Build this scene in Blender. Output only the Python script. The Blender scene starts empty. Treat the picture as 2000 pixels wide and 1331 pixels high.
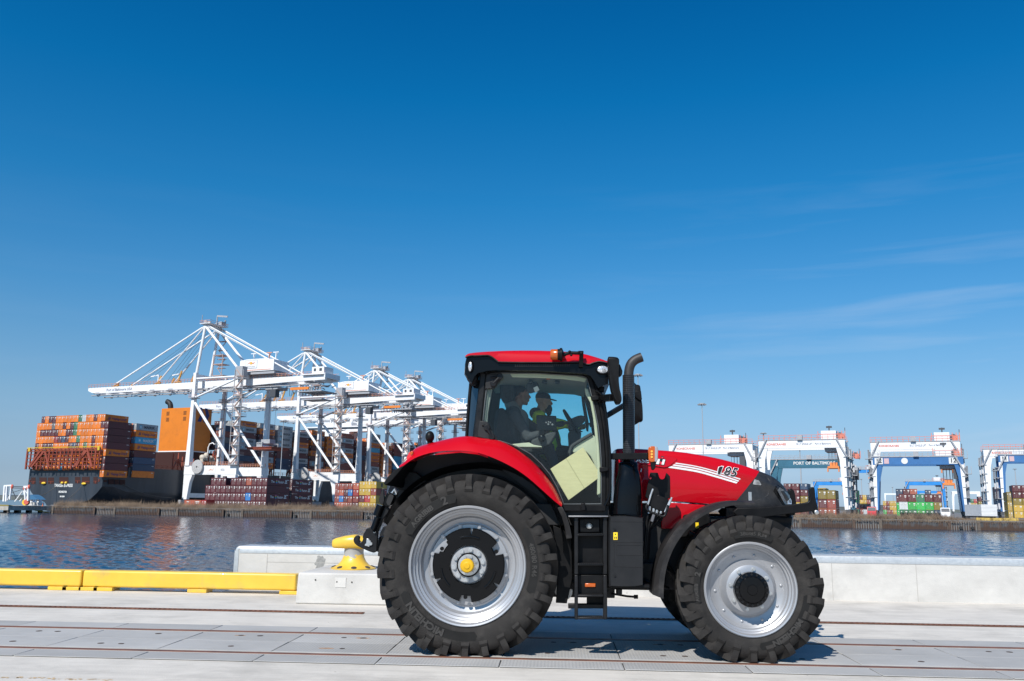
import bpy, bmesh, math, random
import numpy as np
from mathutils import Vector, Matrix
from math import sin, cos, pi, radians, atan2, sqrt, hypot
random.seed(7)
SC = bpy.context.scene
COL = SC.collection

# ------------------------------------------------------------------ camera
F_PX, CX, CY = 1720.0, 1000.0, 665.5
YAW, ROLL, CAM_H = 0.0525, 0.0138, 1.57
TILT = math.atan(322.0 / F_PX)
_f0 = Vector((-sin(YAW), cos(YAW), 0)); _r0 = Vector((cos(YAW), sin(YAW), 0)); _z = Vector((0, 0, 1))
CFW = _f0 * cos(TILT) + _z * sin(TILT)
_u0 = -_f0 * sin(TILT) + _z * cos(TILT)
CR = _r0 * cos(ROLL) + _u0 * sin(ROLL)
CU = -_r0 * sin(ROLL) + _u0 * cos(ROLL)
CAMP = Vector((0, 0, CAM_H))
cam_d = bpy.data.cameras.new('camera')
cam = bpy.data.objects.new('camera', cam_d); COL.objects.link(cam)
cam_d.sensor_width = 36.0
cam_d.lens = 36.0 * F_PX / 2000.0
cam_d.clip_start = 0.1; cam_d.clip_end = 20000
m3 = Matrix((CR, CU, -CFW)).transposed()
cam.matrix_world = Matrix.Translation(CAMP) @ m3.to_4x4()
SC.camera = cam

# ------------------------------------------------------------------ sun and sky
SUN_V = Vector((-0.42, -0.93, 1.0)).normalized()        # towards the sun
SUN_EL = math.asin(SUN_V.z); SUN_ROT = atan2(SUN_V.x, SUN_V.y)
sd = bpy.data.lights.new('sun', 'SUN'); sd.energy = 4.6; sd.angle = radians(0.53); sd.color = (1.0, 0.955, 0.89)
so = bpy.data.objects.new('sun', sd); COL.objects.link(so)
so.rotation_euler = SUN_V.to_track_quat('Z', 'Y').to_euler(); so.location = (0, 0, 60)

wd = bpy.data.worlds.new('World'); SC.world = wd; wd.use_nodes = True
nt = wd.node_tree; nt.nodes.clear()
def wn(t, **k):
    n = nt.nodes.new(t)
    for a, b in k.items(): setattr(n, a, b)
    return n
w_out = wn('ShaderNodeOutputWorld'); w_bg = wn('ShaderNodeBackground'); w_bg.inputs[1].default_value = 0.083
w_sky = wn('ShaderNodeTexSky', sky_type='NISHITA', sun_disc=False, sun_elevation=SUN_EL, sun_rotation=SUN_ROT,
           air_density=1.0, dust_density=0.5, ozone_density=1.6, altitude=0)
# grade of the clear sky by height above the horizon (deep polarised blue overhead, paler below)
w_tc = wn('ShaderNodeTexCoord'); w_sep = wn('ShaderNodeSeparateXYZ'); nt.links.new(w_tc.outputs['Generated'], w_sep.inputs[0])
w_ramp = wn('ShaderNodeValToRGB'); SKY_TINT = [(0.0099, (0.586, 0.822, 1.381)), (0.0297, (0.524, 0.708, 1.149)), (0.0667, (0.57, 0.74, 1.03)), (0.1068, (0.589, 0.81, 1.032)), (0.1643, (0.487, 0.847, 1.087)), (0.2213, (0.338, 0.855, 1.164)), (0.3318, (0.114, 0.822, 1.23)), (0.4344, (0.026, 0.761, 1.23)), (0.522, (0.009, 0.665, 1.165)), (0.75, (0.3, 0.72, 1.12)), (1.0, (0.45, 0.8, 1.12))]; TINT_K = 2.0
w_ramp.color_ramp.interpolation = 'LINEAR'
for i, (p_, c_) in enumerate(SKY_TINT):
    e = w_ramp.color_ramp.elements[i] if i < 2 else w_ramp.color_ramp.elements.new(p_)
    e.position = p_; e.color = (*[q / TINT_K for q in c_], 1)
nt.links.new(w_sep.outputs['Z'], w_ramp.inputs[0])
w_hs = wn('ShaderNodeVectorMath', operation='MULTIPLY'); w_sc = wn('ShaderNodeVectorMath', operation='SCALE'); w_sc.inputs['Scale'].default_value = TINT_K
nt.links.new(w_ramp.outputs[0], w_sc.inputs[0]); nt.links.new(w_sc.outputs[0], w_hs.inputs[0]); nt.links.new(w_sky.outputs[0], w_hs.inputs[1])
# thin cirrus streaks low in the right of the sky
w_map = wn('ShaderNodeMapping'); w_map.inputs['Rotation'].default_value = (0, radians(-13), 0); w_map.inputs['Scale'].default_value = (1.3, 1.3, 16)
w_n = wn('ShaderNodeTexNoise'); w_n.inputs['Scale'].default_value = 2.1; w_n.inputs['Detail'].default_value = 7; w_n.inputs['Roughness'].default_value = 0.55; w_n.inputs['Distortion'].default_value = 0.35
nt.links.new(w_tc.outputs['Generated'], w_map.inputs[0]); nt.links.new(w_map.outputs[0], w_n.inputs['Vector'])
w_r = wn('ShaderNodeMapRange'); w_r.inputs[1].default_value = 0.50; w_r.inputs[2].default_value = 0.80; w_r.inputs[4].default_value = 0.30
nt.links.new(w_n.outputs['Fac'], w_r.inputs[0])
w_z = wn('ShaderNodeMapRange'); w_z.inputs[1].default_value = 0.38; w_z.inputs[2].default_value = 0.16      # fades out overhead
nt.links.new(w_sep.outputs['Z'], w_z.inputs[0])
w_x = wn('ShaderNodeMapRange'); w_x.inputs[1].default_value = -0.02; w_x.inputs[2].default_value = 0.34; w_x.inputs[3].default_value = 0.12
nt.links.new(w_sep.outputs['X'], w_x.inputs[0])
w_m1 = wn('ShaderNodeMath', operation='MULTIPLY'); w_m2 = wn('ShaderNodeMath', operation='MULTIPLY')
nt.links.new(w_r.outputs[0], w_m1.inputs[0]); nt.links.new(w_z.outputs[0], w_m1.inputs[1])
nt.links.new(w_m1.outputs[0], w_m2.inputs[0]); nt.links.new(w_x.outputs[0], w_m2.inputs[1])
w_mix = wn('ShaderNodeMixRGB'); w_mix.inputs['Color2'].default_value = (6.6, 7.3, 8.4, 1)
nt.links.new(w_m2.outputs[0], w_mix.inputs['Fac']); nt.links.new(w_hs.outputs[0], w_mix.inputs['Color1'])
nt.links.new(w_mix.outputs[0], w_bg.inputs[0]); nt.links.new(w_bg.outputs[0], w_out.inputs[0])

SC.view_settings.view_transform = 'Standard'; SC.view_settings.look = 'None'
SC.view_settings.gamma = 1.0; SC.view_settings.exposure = 0.28
SC.render.film_transparent = False
try:
    SC.cycles.max_bounces = 8; SC.cycles.transparent_max_bounces = 24; SC.cycles.glossy_bounces = 4; SC.cycles.use_denoising = True
except Exception: pass

# ------------------------------------------------------------------ photograph pixel -> world helpers
def ray(x, y): return CFW + CR * ((x - CX) / F_PX) - CU * ((y - CY) / F_PX)
def W(x, y, Y):
    d = ray(x, y); return CAMP + d * (Y / d.y)
def G(x, y, Z=0.0):
    d = ray(x, y); return CAMP + d * ((Z - CAM_H) / d.z)
def onplane(x, y, O, n):
    d = ray(x, y); return CAMP + d * ((O - CAMP).dot(n) / d.dot(n))
def proj(P):
    d = P - CAMP; k = d.dot(CFW); return CX + F_PX * d.dot(CR) / k, CY - F_PX * d.dot(CU) / k
ZM = dict(A=(890, 660, 3.8025), B=(720, 840, 2.8925), C=(1080, 860, 3.696), D=(1240, 840, 5.0), E=(1240, 980, 3.7925),
          F=(920, 720, 4.7536), G=(640, 930, 6.656), H=(1180, 680, 4.158), P=(0, 0, 1.0))
def zp(k, x, y): a = ZM[k]; return a[0] + x / a[2], a[1] + y / a[2]
def tr(k, pts, Y):
    return [W(*zp(k, *p), Y) for p in pts]

# ------------------------------------------------------------------ materials (all procedural)
MATS = {}
def mat(name, col, rough=0.5, metal=0.0, var=0.0, vscale=4.0, bump=0.0, bscale=40.0, coat=0.0, spec=0.5, dirt=None, dscale=2.0, dth=(0.5, 0.7), coords='Object', stretch=(1, 1, 1), detail=4.0, rvar=0.0):
    if name in MATS: return MATS[name]
    m = bpy.data.materials.new(name); m.use_nodes = True
    t = m.node_tree; b = t.nodes['Principled BSDF']
    b.inputs['Base Color'].default_value = (*col, 1); b.inputs['Roughness'].default_value = rough; b.inputs['Metallic'].default_value = metal
    b.inputs['Specular IOR Level'].default_value = spec
    if coat: b.inputs['Coat Weight'].default_value = coat; b.inputs['Coat Roughness'].default_value = 0.04
    tc = t.nodes.new('ShaderNodeTexCoord'); mp = t.nodes.new('ShaderNodeMapping'); mp.inputs['Scale'].default_value = stretch
    t.links.new(tc.outputs[coords], mp.inputs[0])
    last = None
    if var:
        n = t.nodes.new('ShaderNodeTexNoise'); n.inputs['Scale'].default_value = vscale; n.inputs['Detail'].default_value = detail; n.inputs['Roughness'].default_value = 0.6
        t.links.new(mp.outputs[0], n.inputs['Vector'])
        r = t.nodes.new('ShaderNodeMapRange'); r.inputs[1].default_value = 0.28; r.inputs[2].default_value = 0.72; r.inputs[3].default_value = 1 - var; r.inputs[4].default_value = 1 + var
        t.links.new(n.outputs['Fac'], r.inputs[0])
        mx = t.nodes.new('ShaderNodeMixRGB'); mx.blend_type = 'MULTIPLY'; mx.inputs['Fac'].default_value = 1; mx.inputs['Color1'].default_value = (*col, 1)
        t.links.new(r.outputs[0], mx.inputs['Color2']); last = mx.outputs[0]
        if rvar:
            r2 = t.nodes.new('ShaderNodeMapRange'); r2.inputs[1].default_value = 0.3; r2.inputs[2].default_value = 0.7; r2.inputs[3].default_value = max(rough - rvar, 0.02); r2.inputs[4].default_value = min(rough + rvar, 1)
            t.links.new(n.outputs['Fac'], r2.inputs[0]); t.links.new(r2.outputs[0], b.inputs['Roughness'])
    if dirt:
        n = t.nodes.new('ShaderNodeTexNoise'); n.inputs['Scale'].default_value = dscale; n.inputs['Detail'].default_value = 8; n.inputs['Roughness'].default_value = 0.65
        t.links.new(mp.outputs[0], n.inputs['Vector'])
        r = t.nodes.new('ShaderNodeMapRange'); r.inputs[1].default_value = dth[0]; r.inputs[2].default_value = dth[1]
        t.links.new(n.outputs['Fac'], r.inputs[0])
        mx = t.nodes.new('ShaderNodeMixRGB'); mx.inputs['Color2'].default_value = (*dirt[:3], 1)
        if last: t.links.new(last, mx.inputs['Color1'])
        else: mx.inputs['Color1'].default_value = (*col, 1)
        mu = t.nodes.new('ShaderNodeMath'); mu.operation = 'MULTIPLY'; mu.inputs[1].default_value = dirt[3] if len(dirt) > 3 else 1
        t.links.new(r.outputs[0], mu.inputs[0]); t.links.new(mu.outputs[0], mx.inputs['Fac']); last = mx.outputs[0]
    if last: t.links.new(last, b.inputs['Base Color'])
    if bump:
        n = t.nodes.new('ShaderNodeTexNoise'); n.inputs['Scale'].default_value = bscale; n.inputs['Detail'].default_value = 5
        t.links.new(mp.outputs[0], n.inputs['Vector'])
        bp = t.nodes.new('ShaderNodeBump'); bp.inputs['Strength'].default_value = bump; bp.inputs['Distance'].default_value = 0.02
        t.links.new(n.outputs['Fac'], bp.inputs['Height']); t.links.new(bp.outputs[0], b.inputs['Normal'])
    MATS[name] = m
    return m

def glass_mat(name, tint, refl=1.45, haze=0.0):
    m = bpy.data.materials.new(name); m.use_nodes = True
    t = m.node_tree; t.nodes.clear()
    o = t.nodes.new('ShaderNodeOutputMaterial'); tr_ = t.nodes.new('ShaderNodeBsdfTransparent'); gl = t.nodes.new('ShaderNodeBsdfGlossy')
    gl.inputs['Roughness'].default_value = 0.015; tr_.inputs['Color'].default_value = (*tint, 1)
    lw = t.nodes.new('ShaderNodeLayerWeight'); pw = t.nodes.new('ShaderNodeMath'); pw.operation = 'POWER'; pw.inputs[1].default_value = 4.5; t.links.new(lw.outputs['Facing'], pw.inputs[0])
    f0 = ((refl - 1) / (refl + 1)) ** 2; fr = t.nodes.new('ShaderNodeMath'); fr.operation = 'MULTIPLY_ADD'; fr.inputs[1].default_value = 1 - f0; fr.inputs[2].default_value = f0; t.links.new(pw.outputs[0], fr.inputs[0])
    mx = t.nodes.new('ShaderNodeMixShader')
    t.links.new(fr.outputs[0], mx.inputs[0]); t.links.new(tr_.outputs[0], mx.inputs[1]); t.links.new(gl.outputs[0], mx.inputs[2])
    last = mx.outputs[0]
    if haze:      # dust film on the pane
        df = t.nodes.new('ShaderNodeBsdfDiffuse'); df.inputs['Color'].default_value = (0.55, 0.56, 0.55, 1)
        tc = t.nodes.new('ShaderNodeTexCoord'); n = t.nodes.new('ShaderNodeTexNoise'); n.inputs['Scale'].default_value = 2.2; n.inputs['Detail'].default_value = 6
        t.links.new(tc.outputs['Object'], n.inputs['Vector'])
        r = t.nodes.new('ShaderNodeMapRange'); r.inputs[1].default_value = 0.35; r.inputs[2].default_value = 0.75; r.inputs[4].default_value = haze
        t.links.new(n.outputs['Fac'], r.inputs[0])
        m2 = t.nodes.new('ShaderNodeMixShader'); t.links.new(r.outputs[0], m2.inputs[0]); t.links.new(last, m2.inputs[1]); t.links.new(df.outputs[0], m2.inputs[2]); last = m2.outputs[0]
    t.links.new(last, o.inputs[0]); MATS[name] = m
    return m

# ------------------------------------------------------------------ mesh builder
ORG = {}
class MB:
    def __init__(s): s.v = []; s.f = []
    def add(s, vs, fs):
        o = len(s.v); s.v += [Vector(v) for v in vs]; s.f += [tuple(i + o for i in f) for f in fs]; return s
    def box(s, a, b, M=None):
        x0, y0, z0 = a; x1, y1, z1 = b
        vs = [Vector(p) for p in ((x0, y0, z0), (x1, y0, z0), (x1, y1, z0), (x0, y1, z0), (x0, y0, z1), (x1, y0, z1), (x1, y1, z1), (x0, y1, z1))]
        if M: vs = [M @ v for v in vs]
        return s.add(vs, [(0, 3, 2, 1), (4, 5, 6, 7), (0, 1, 5, 4), (1, 2, 6, 5), (2, 3, 7, 6), (3, 0, 4, 7)])
    def cbox(s, c, d, M=None):
        c = Vector(c); d = Vector(d) / 2; return s.box(c - d, c + d, M)
    def bar(s, a, b, w, h, up=(0, 0, 1), w2=None, h2=None):        # rectangular beam, w across, h along 'up'
        a = Vector(a); b = Vector(b); t = (b - a).normalized(); u = Vector(up)
        sd_ = t.cross(u)
        if sd_.length < 1e-4: sd_ = t.cross(Vector((1, 0, 0)))
        sd_.normalize(); u = sd_.cross(t).normalized()
        vs = []
        for p, ww, hh in ((a, w, h), (b, w2 or w, h2 or h)):
            for i, j in ((-1, -1), (1, -1), (1, 1), (-1, 1)): vs.append(p + sd_ * (i * ww / 2) + u * (j * hh / 2))
        return s.add(vs, [(0, 3, 2, 1), (4, 5, 6, 7), (0, 1, 5, 4), (1, 2, 6, 5), (2, 3, 7, 6), (3, 0, 4, 7)])
    def prism(s, poly, off, cap=True):      # poly: 3D points; off: vector to the other face
        n = len(poly); off = Vector(off)
        vs = [Vector(p) for p in poly] + [Vector(p) + off for p in poly]
        fs = [(i, (i + 1) % n, n + (i + 1) % n, n + i) for i in range(n)]
        if cap: fs += [tuple(range(n - 1, -1, -1)), tuple(range(n, 2 * n))]
        return s.add(vs, fs)
    def loft(s, secs, closed=True, caps=True):
        n = len(secs[0]); vs = [p for q in secs for p in q]; fs = []
        for k in range(len(secs) - 1):
            for i in range(n if closed else n - 1):
                j = (i + 1) % n; fs.append((k * n + i, k * n + j, (k + 1) * n + j, (k + 1) * n + i))
        if caps and closed: fs += [tuple(range(n - 1, -1, -1)), tuple((len(secs) - 1) * n + i for i in range(n))]
        return s.add(vs, fs)
    def tube(s, pts, r, n=10, caps=True):
        pts = [Vector(p) for p in pts]; rs = r if isinstance(r, (list, tuple)) else [r] * len(pts); secs = []; u = None
        for i, p in enumerate(pts):
            t = (pts[min(i + 1, len(pts) - 1)] - pts[max(i - 1, 0)]).normalized()
            if u is None: u = t.orthogonal().normalized()
            else:
                u = u - t * u.dot(t); u.normalize()
            w = t.cross(u); secs.append([p + (u * cos(2 * pi * k / n) + w * sin(2 * pi * k / n)) * rs[i] for k in range(n)])
        return s.loft(secs, True, caps)
    def lathe(s, prof, c, ax='y', n=48, a0=0.0, a1=2 * pi):        # prof: (radius, offset along axis)
        c = Vector(c); full = abs(a1 - a0 - 2 * pi) < 1e-6; m = n if full else n + 1; secs = []
        for k in range(m):
            a = a0 + (a1 - a0) * k / n; ca, sa = cos(a), sin(a)
            q = []
            for r, o in prof:
                if ax == 'y': q.append(c + Vector((r * sa, o, r * ca)))
                elif ax == 'z': q.append(c + Vector((r * ca, r * sa, o)))
                else: q.append(c + Vector((o, r * ca, r * sa)))
            secs.append(q)
        L = len(prof); vs = [p for q in secs for p in q]; fs = []
        for k in range(m if full else m - 1):
            k2 = (k + 1) % m
            for i in range(L - 1): fs.append((k * L + i, k * L + i + 1, k2 * L + i + 1, k2 * L + i))
        return s.add(vs, fs)
    def disc(s, c, r, off, n=16, ax='y'):
        return s.lathe([(0.0001, 0), (r, 0), (r, off), (0.0001, off)], c, ax, n)
    def ell(s, c, r, n=12, m=8, M=None):
        c = Vector(c); vs = []; fs = []
        for i in range(m + 1):
            a = pi * i / m
            for k in range(n):
                b = 2 * pi * k / n; p = Vector((r[0] * sin(a) * cos(b), r[1] * sin(a) * sin(b), r[2] * cos(a)))
                vs.append(c + (M @ p if M else p))
        for i in range(m):
            for k in range(n):
                j = (k + 1) % n; fs.append((i * n + k, (i + 1) * n + k, (i + 1) * n + j, i * n + j))
        return s.add(vs, fs)
    def xf(s, M): s.v = [M @ v for v in s.v]; return s
    def build(s, name, m, parent=None, smooth=None, bevel=0.0, seg=2, weld=True, loc=None):
        o0 = Vector((0, 0, 0))
        if parent is not None: o0 = ORG.get(parent.name, o0)
        elif loc is not None: o0 = Vector(loc)
        me = bpy.data.meshes.new(name)
        me.from_pydata([v - o0 for v in s.v], [], s.f); me.update()
        bm = bmesh.new(); bm.from_mesh(me)
        if weld: bmesh.ops.remove_doubles(bm, verts=bm.verts, dist=1e-5)
        bmesh.ops.recalc_face_normals(bm, faces=bm.faces)
        bm.to_mesh(me); bm.free()
        if m is not None:
            for q in (m if isinstance(m, (list, tuple)) else [m]): me.materials.append(q)
        o = bpy.data.objects.new(name, me); COL.objects.link(o)
        if smooth is not None or bevel:
            for p in me.polygons: p.use_smooth = True
            me.set_sharp_from_angle(angle=radians(smooth if smooth is not None else 35))
        if bevel:
            md = o.modifiers.new('bevel', 'BEVEL'); md.width = bevel; md.segments = seg; md.limit_method = 'ANGLE'; md.angle_limit = radians(38)
        if parent is not None: o.parent = parent
        else: o.location = o0
        ORG[o.name] = o0
        return o

def tag(o, label=None, cat=None, group=None, kind=None):
    if label: o['label'] = label
    if cat: o['category'] = cat
    if group: o['group'] = group
    if kind: o['kind'] = kind
    return o
def thing(name, loc, label, cat, group=None):
    o = bpy.data.objects.new(name, None); COL.objects.link(o); o.location = loc; o.empty_display_size = 0.3
    ORG[o.name] = Vector(loc); return tag(o, label, cat, group)
def copy_tree(o, kids, parent=None):
    c = o.copy(); COL.objects.link(c)
    if parent is not None: c.parent = parent
    for k in kids.get(o.name, []): copy_tree(k, kids, c)
    return c
def kids_map():
    d = {}
    for o in bpy.data.objects:
        if o.parent: d.setdefault(o.parent.name, []).append(o)
    return d

def text_mesh(body, size=1.0, extrude=0.0, bold=0.0, shear=0.0, sx=1.0, align='CENTER', spacing=1.0, offset=0.0, res=3):
    cu = bpy.data.curves.new('lettering', 'FONT'); cu.body = body; cu.size = size; cu.extrude = extrude; cu.align_x = align; cu.align_y = 'CENTER'
    cu.shear = shear; cu.offset = bold; cu.space_character = spacing; cu.resolution_u = res
    o = bpy.data.objects.new('lettering', cu); COL.objects.link(o)
    dg = bpy.context.evaluated_depsgraph_get(); dg.update()
    me = bpy.data.meshes.new_from_object(o.evaluated_get(dg))
    vs = [Vector((v.co.x * sx, v.co.y, v.co.z)) for v in me.vertices]; fs = [tuple(p.vertices) for p in me.polygons]
    bpy.data.objects.remove(o); bpy.data.curves.remove(cu); bpy.data.meshes.remove(me)
    return vs, fs
def lay_text(mb, body, O, ex, ey, size, **k):       # flat lettering in the plane spanned by ex, ey at O
    vs, fs = text_mesh(body, size, **k); ex = Vector(ex).normalized(); ey = Vector(ey).normalized(); ez = ex.cross(ey)
    mb.add([Vector(O) + ex * v.x + ey * v.y + ez * v.z for v in vs], fs); return mb
# ================================================================== the quay in front
def concrete(name, col, jb=0.25):
    m = mat(name, col, 0.85, var=0.10, vscale=1.6, bump=jb, bscale=60, detail=9)
    t = m.node_tree; b = t.nodes['Principled BSDF']; src = b.inputs['Base Color'].links[0].from_socket
    tc = t.nodes.new('ShaderNodeTexCoord')
    # trowel and rain marks: noise drawn out along the quay, and dark pits
    mp = t.nodes.new('ShaderNodeMapping'); mp.inputs['Scale'].default_value = (0.5, 5, 1)
    n = t.nodes.new('ShaderNodeTexNoise'); n.inputs['Scale'].default_value = 1.7; n.inputs['Detail'].default_value = 8; n.inputs['Roughness'].default_value = 0.7
    t.links.new(tc.outputs['Object'], mp.inputs[0]); t.links.new(mp.outputs[0], n.inputs['Vector'])
    r = t.nodes.new('ShaderNodeMapRange'); r.inputs[1].default_value = 0.3; r.inputs[2].default_value = 0.7; r.inputs[3].default_value = 0.85; r.inputs[4].default_value = 1.08
    t.links.new(n.outputs['Fac'], r.inputs[0])
    mx = t.nodes.new('ShaderNodeMixRGB'); mx.blend_type = 'MULTIPLY'; mx.inputs[0].default_value = 1
    t.links.new(src, mx.inputs[1]); t.links.new(r.outputs[0], mx.inputs[2])
    v = t.nodes.new('ShaderNodeTexVoronoi'); v.inputs['Scale'].default_value = 2.6; t.links.new(tc.outputs['Object'], v.inputs['Vector'])
    pr = t.nodes.new('ShaderNodeMapRange'); pr.inputs[1].default_value = 0.02; pr.inputs[2].default_value = 0.035; pr.inputs[3].default_value = 0.45; pr.inputs[4].default_value = 1
    t.links.new(v.outputs['Distance'], pr.inputs[0])
    n3 = t.nodes.new('ShaderNodeTexNoise'); n3.inputs['Scale'].default_value = .55; n3.inputs['Detail'].default_value = 10; n3.inputs['Roughness'].default_value = .72; t.links.new(tc.outputs['Object'], n3.inputs['Vector'])
    r3 = t.nodes.new('ShaderNodeMapRange'); r3.inputs[1].default_value = .36; r3.inputs[2].default_value = .5; r3.inputs[3].default_value = .80; r3.inputs[4].default_value = 1.0; t.links.new(n3.outputs['Fac'], r3.inputs[0])
    m3 = t.nodes.new('ShaderNodeMixRGB'); m3.blend_type = 'MULTIPLY'; m3.inputs[0].default_value = 1; t.links.new(mx.outputs[0], m3.inputs[1]); t.links.new(r3.outputs[0], m3.inputs[2]); mx = m3
    m2 = t.nodes.new('ShaderNodeMixRGB'); m2.blend_type = 'MULTIPLY'; m2.inputs[0].default_value = 1
    t.links.new(mx.outputs[0], m2.inputs[1]); t.links.new(pr.outputs[0], m2.inputs[2]); t.links.new(m2.outputs[0], b.inputs['Base Color'])
    return m
M_deck = concrete('concrete_deck', (0.575, 0.54, 0.485))
M_wall = concrete('concrete_wall', (0.545, 0.53, 0.50), 0.15)
M_panel = mat('panel_concrete', (0.355, 0.35, 0.34), 0.8, var=0.12, vscale=1.3, detail=8)
def add_grid(m, sc):     # pressed anti-slip pattern
    t = m.node_tree; b = t.nodes['Principled BSDF']; tc = t.nodes.new('ShaderNodeTexCoord')
    ws = []
    for ax in ('X', 'Y'):
        w = t.nodes.new('ShaderNodeTexWave'); w.bands_direction = ax; w.inputs['Scale'].default_value = sc; w.inputs['Distortion'].default_value = 0
        t.links.new(tc.outputs['Object'], w.inputs['Vector']); ws.append(w)
    mu = t.nodes.new('ShaderNodeMath'); mu.operation = 'MULTIPLY'
    t.links.new(ws[0].outputs['Fac'], mu.inputs[0]); t.links.new(ws[1].outputs['Fac'], mu.inputs[1])
    bp = t.nodes.new('ShaderNodeBump'); bp.inputs['Strength'].default_value = 0.7; bp.inputs['Distance'].default_value = 0.006
    t.links.new(mu.outputs[0], bp.inputs['Height']); t.links.new(bp.outputs[0], b.inputs['Normal'])
add_grid(M_panel, 9.0)
t = M_panel.node_tree; b = t.nodes['Principled BSDF']; src = b.inputs['Base Color'].links[0].from_socket      # each cast panel has its own tone
gn = t.nodes.new('ShaderNodeNewGeometry'); r = t.nodes.new('ShaderNodeMapRange'); r.inputs[3].default_value = .90; r.inputs[4].default_value = 1.08; t.links.new(gn.outputs['Random Per Island'], r.inputs[0])
mx = t.nodes.new('ShaderNodeMixRGB'); mx.blend_type = 'MULTIPLY'; mx.inputs[0].default_value = 1; t.links.new(src, mx.inputs[1]); t.links.new(r.outputs[0], mx.inputs[2]); t.links.new(mx.outputs[0], b.inputs['Base Color'])
M_rust = mat('rusty_steel', (0.20, 0.085, 0.05), 0.6, metal=0.3, var=0.35, vscale=6, bump=0.3, dirt=(0.06, 0.035, 0.025), dscale=3)
M_dark = mat('dark_gap', (0.03, 0.03, 0.03), 0.9)
M_yel = mat('yellow_paint', (0.73, 0.465, 0.05), 0.38, var=0.06, vscale=3, rvar=0.08, coat=0.1, dirt=(0.42, 0.31, 0.12, 0.55), dscale=3.5, dth=(0.54, 0.70))
M_galv = mat('galvanised_steel', (0.47, 0.50, 0.52), 0.5, metal=0.4, var=0.09, vscale=26, stretch=(1, 1, 1), rvar=0.12)

# deck slab with the quay edge stepping round the end of the parapet wall
WALL_Y0, WALL_Y1, WALL_X0 = 16.38, 16.98, W(457, 1110, 16.38).x
mb = MB(); d = [(-45, -30), (60, -30), (60, 17.0), (WALL_X0, 17.0), (WALL_X0, 15.86), (-45, 15.86)]
mb.prism([(x, y, 0) for x, y in d], (0, 0, -4.0))
tag(mb.build('quay_deck', M_deck), kind='structure')

# track crossing: panels between and beside two flush rails
RF, RB = 9.545, 11.055
PF, PB = G(0, 1282).y, G(0, 1214).y
X0J = G(23, 1283).x
mb = MB(); mb.box((-40, PF + .03, 0.002), (50, PB - .03, 0.004)); tag(mb.build('track_bed', mat('track_bed_grey', (.07, .065, .06), .9)), kind='structure')
mb = MB(); ps = 1.232; g = 0.0055
for k in range(-24, 36):
    xa, xb = X0J + k * ps + g, X0J + (k + 1) * ps - g
    for ya, yb in ((PF, RF - 0.075), (RF + 0.13, 10.33), (10.336, RB - 0.13), (RB + 0.075, PB)):
        mb.box((xa, ya, 0.0045), (xb, yb, 0.013))
tag(mb.build('track_panels', M_panel, bevel=0.004, seg=1), kind='structure')
mb = MB()
for yc in (RF, RB):
    s = 1 if yc == RF else -1
    mb.box((-40, min(yc - s * 0.073, yc - s * 0.05), 0.0045), (50, max(yc - s * 0.073, yc - s * 0.05), 0.0125))
    a, b = yc + s * 0.072, yc + s * 0.127; mb.box((-40, min(a, b), 0.0045), (50, max(a, b), 0.0118))
tag(mb.build('track_edge_strip', mat('rail_grout', (0.42, 0.405, 0.375), 0.9, var=0.15, vscale=5)), kind='structure')
for yc, lb in ((RF, 'rusty flush steel rail nearer the front of the quay, running under the tractor wheels'), (RB, 'rusty flush steel rail behind, farther of the two between grey panels')):
    s = 1 if yc == RF else -1
    mb = MB(); mb.box((-40, yc - 0.046, 0.0046), (50, yc + 0.046, 0.0155))
    tag(mb.build('steel_rail', M_rust, bevel=0.004), lb, 'rail')
# lifting holes in the panels
mb = MB(); rng = random.Random(3)
for k in range(-8, 9):
    xc = X0J + (k + 0.5) * ps
    for yc, sh in ((9.93, -0.03), (10.72, 0.03)):
        for dx in (-0.115, 0.115):
            if rng.random() < 0.14: continue
            mb.disc((xc + dx + sh, yc, 0.0132), 0.030 + rng.random() * 0.008, 0.0022, 10, 'z')
tag(mb.build('panel_holes', mat('hole_rust', (0.055, 0.035, 0.025), 0.9, var=0.5, vscale=7)), kind='structure')
mb = MB(); rng = random.Random(14)     # rust runs beside some of the holes
for k in range(1, 9):
    for yc in (9.93, 10.72):
        if rng.random() < .35: continue
        xc = X0J + (k + .5) * ps + rng.choice((-.115, .115)); r_ = .05 + rng.random() * .03; n = 14
        mb.add([Vector((xc + .02 + cos(2 * pi * i / n) * r_ * 1.25 * rng.uniform(.8, 1.2), yc + sin(2 * pi * i / n) * r_ * .55 * rng.uniform(.8, 1.2), .01335)) for i in range(n)], [tuple(range(n))])
tag(mb.build('rust_stain', mat('rust_stain', (.36, .20, .10), .85, var=.35, vscale=18)), kind='structure')
# slot with toothed steel edge in the deck
SY = (G(0, 1185).y + G(2000, 1225).y) / 2
for xa, xb in ((-40, G(716, 1196).x), (G(1062, 1206).x, 50)):
    mb = MB(); mb.box((xa, SY - 0.055, 0.002), (xb, SY + 0.055, 0.006)); tag(mb.build('deck_slot', M_dark), kind='structure')
    mb = MB(); x = max(xa, -9)
    while x < min(xb, 9):
        mb.box((x, SY - 0.05, 0.0065), (x + 0.035, SY + 0.05, 0.014)); x += 0.075
    mb.box((xa, SY - 0.065, 0.0065), (xb, SY - 0.052, 0.016)); mb.box((xa, SY + 0.052, 0.0065), (xb, SY + 0.065, 0.016))
    tag(mb.build('deck_slot_edge', M_rust), kind='structure')
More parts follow.
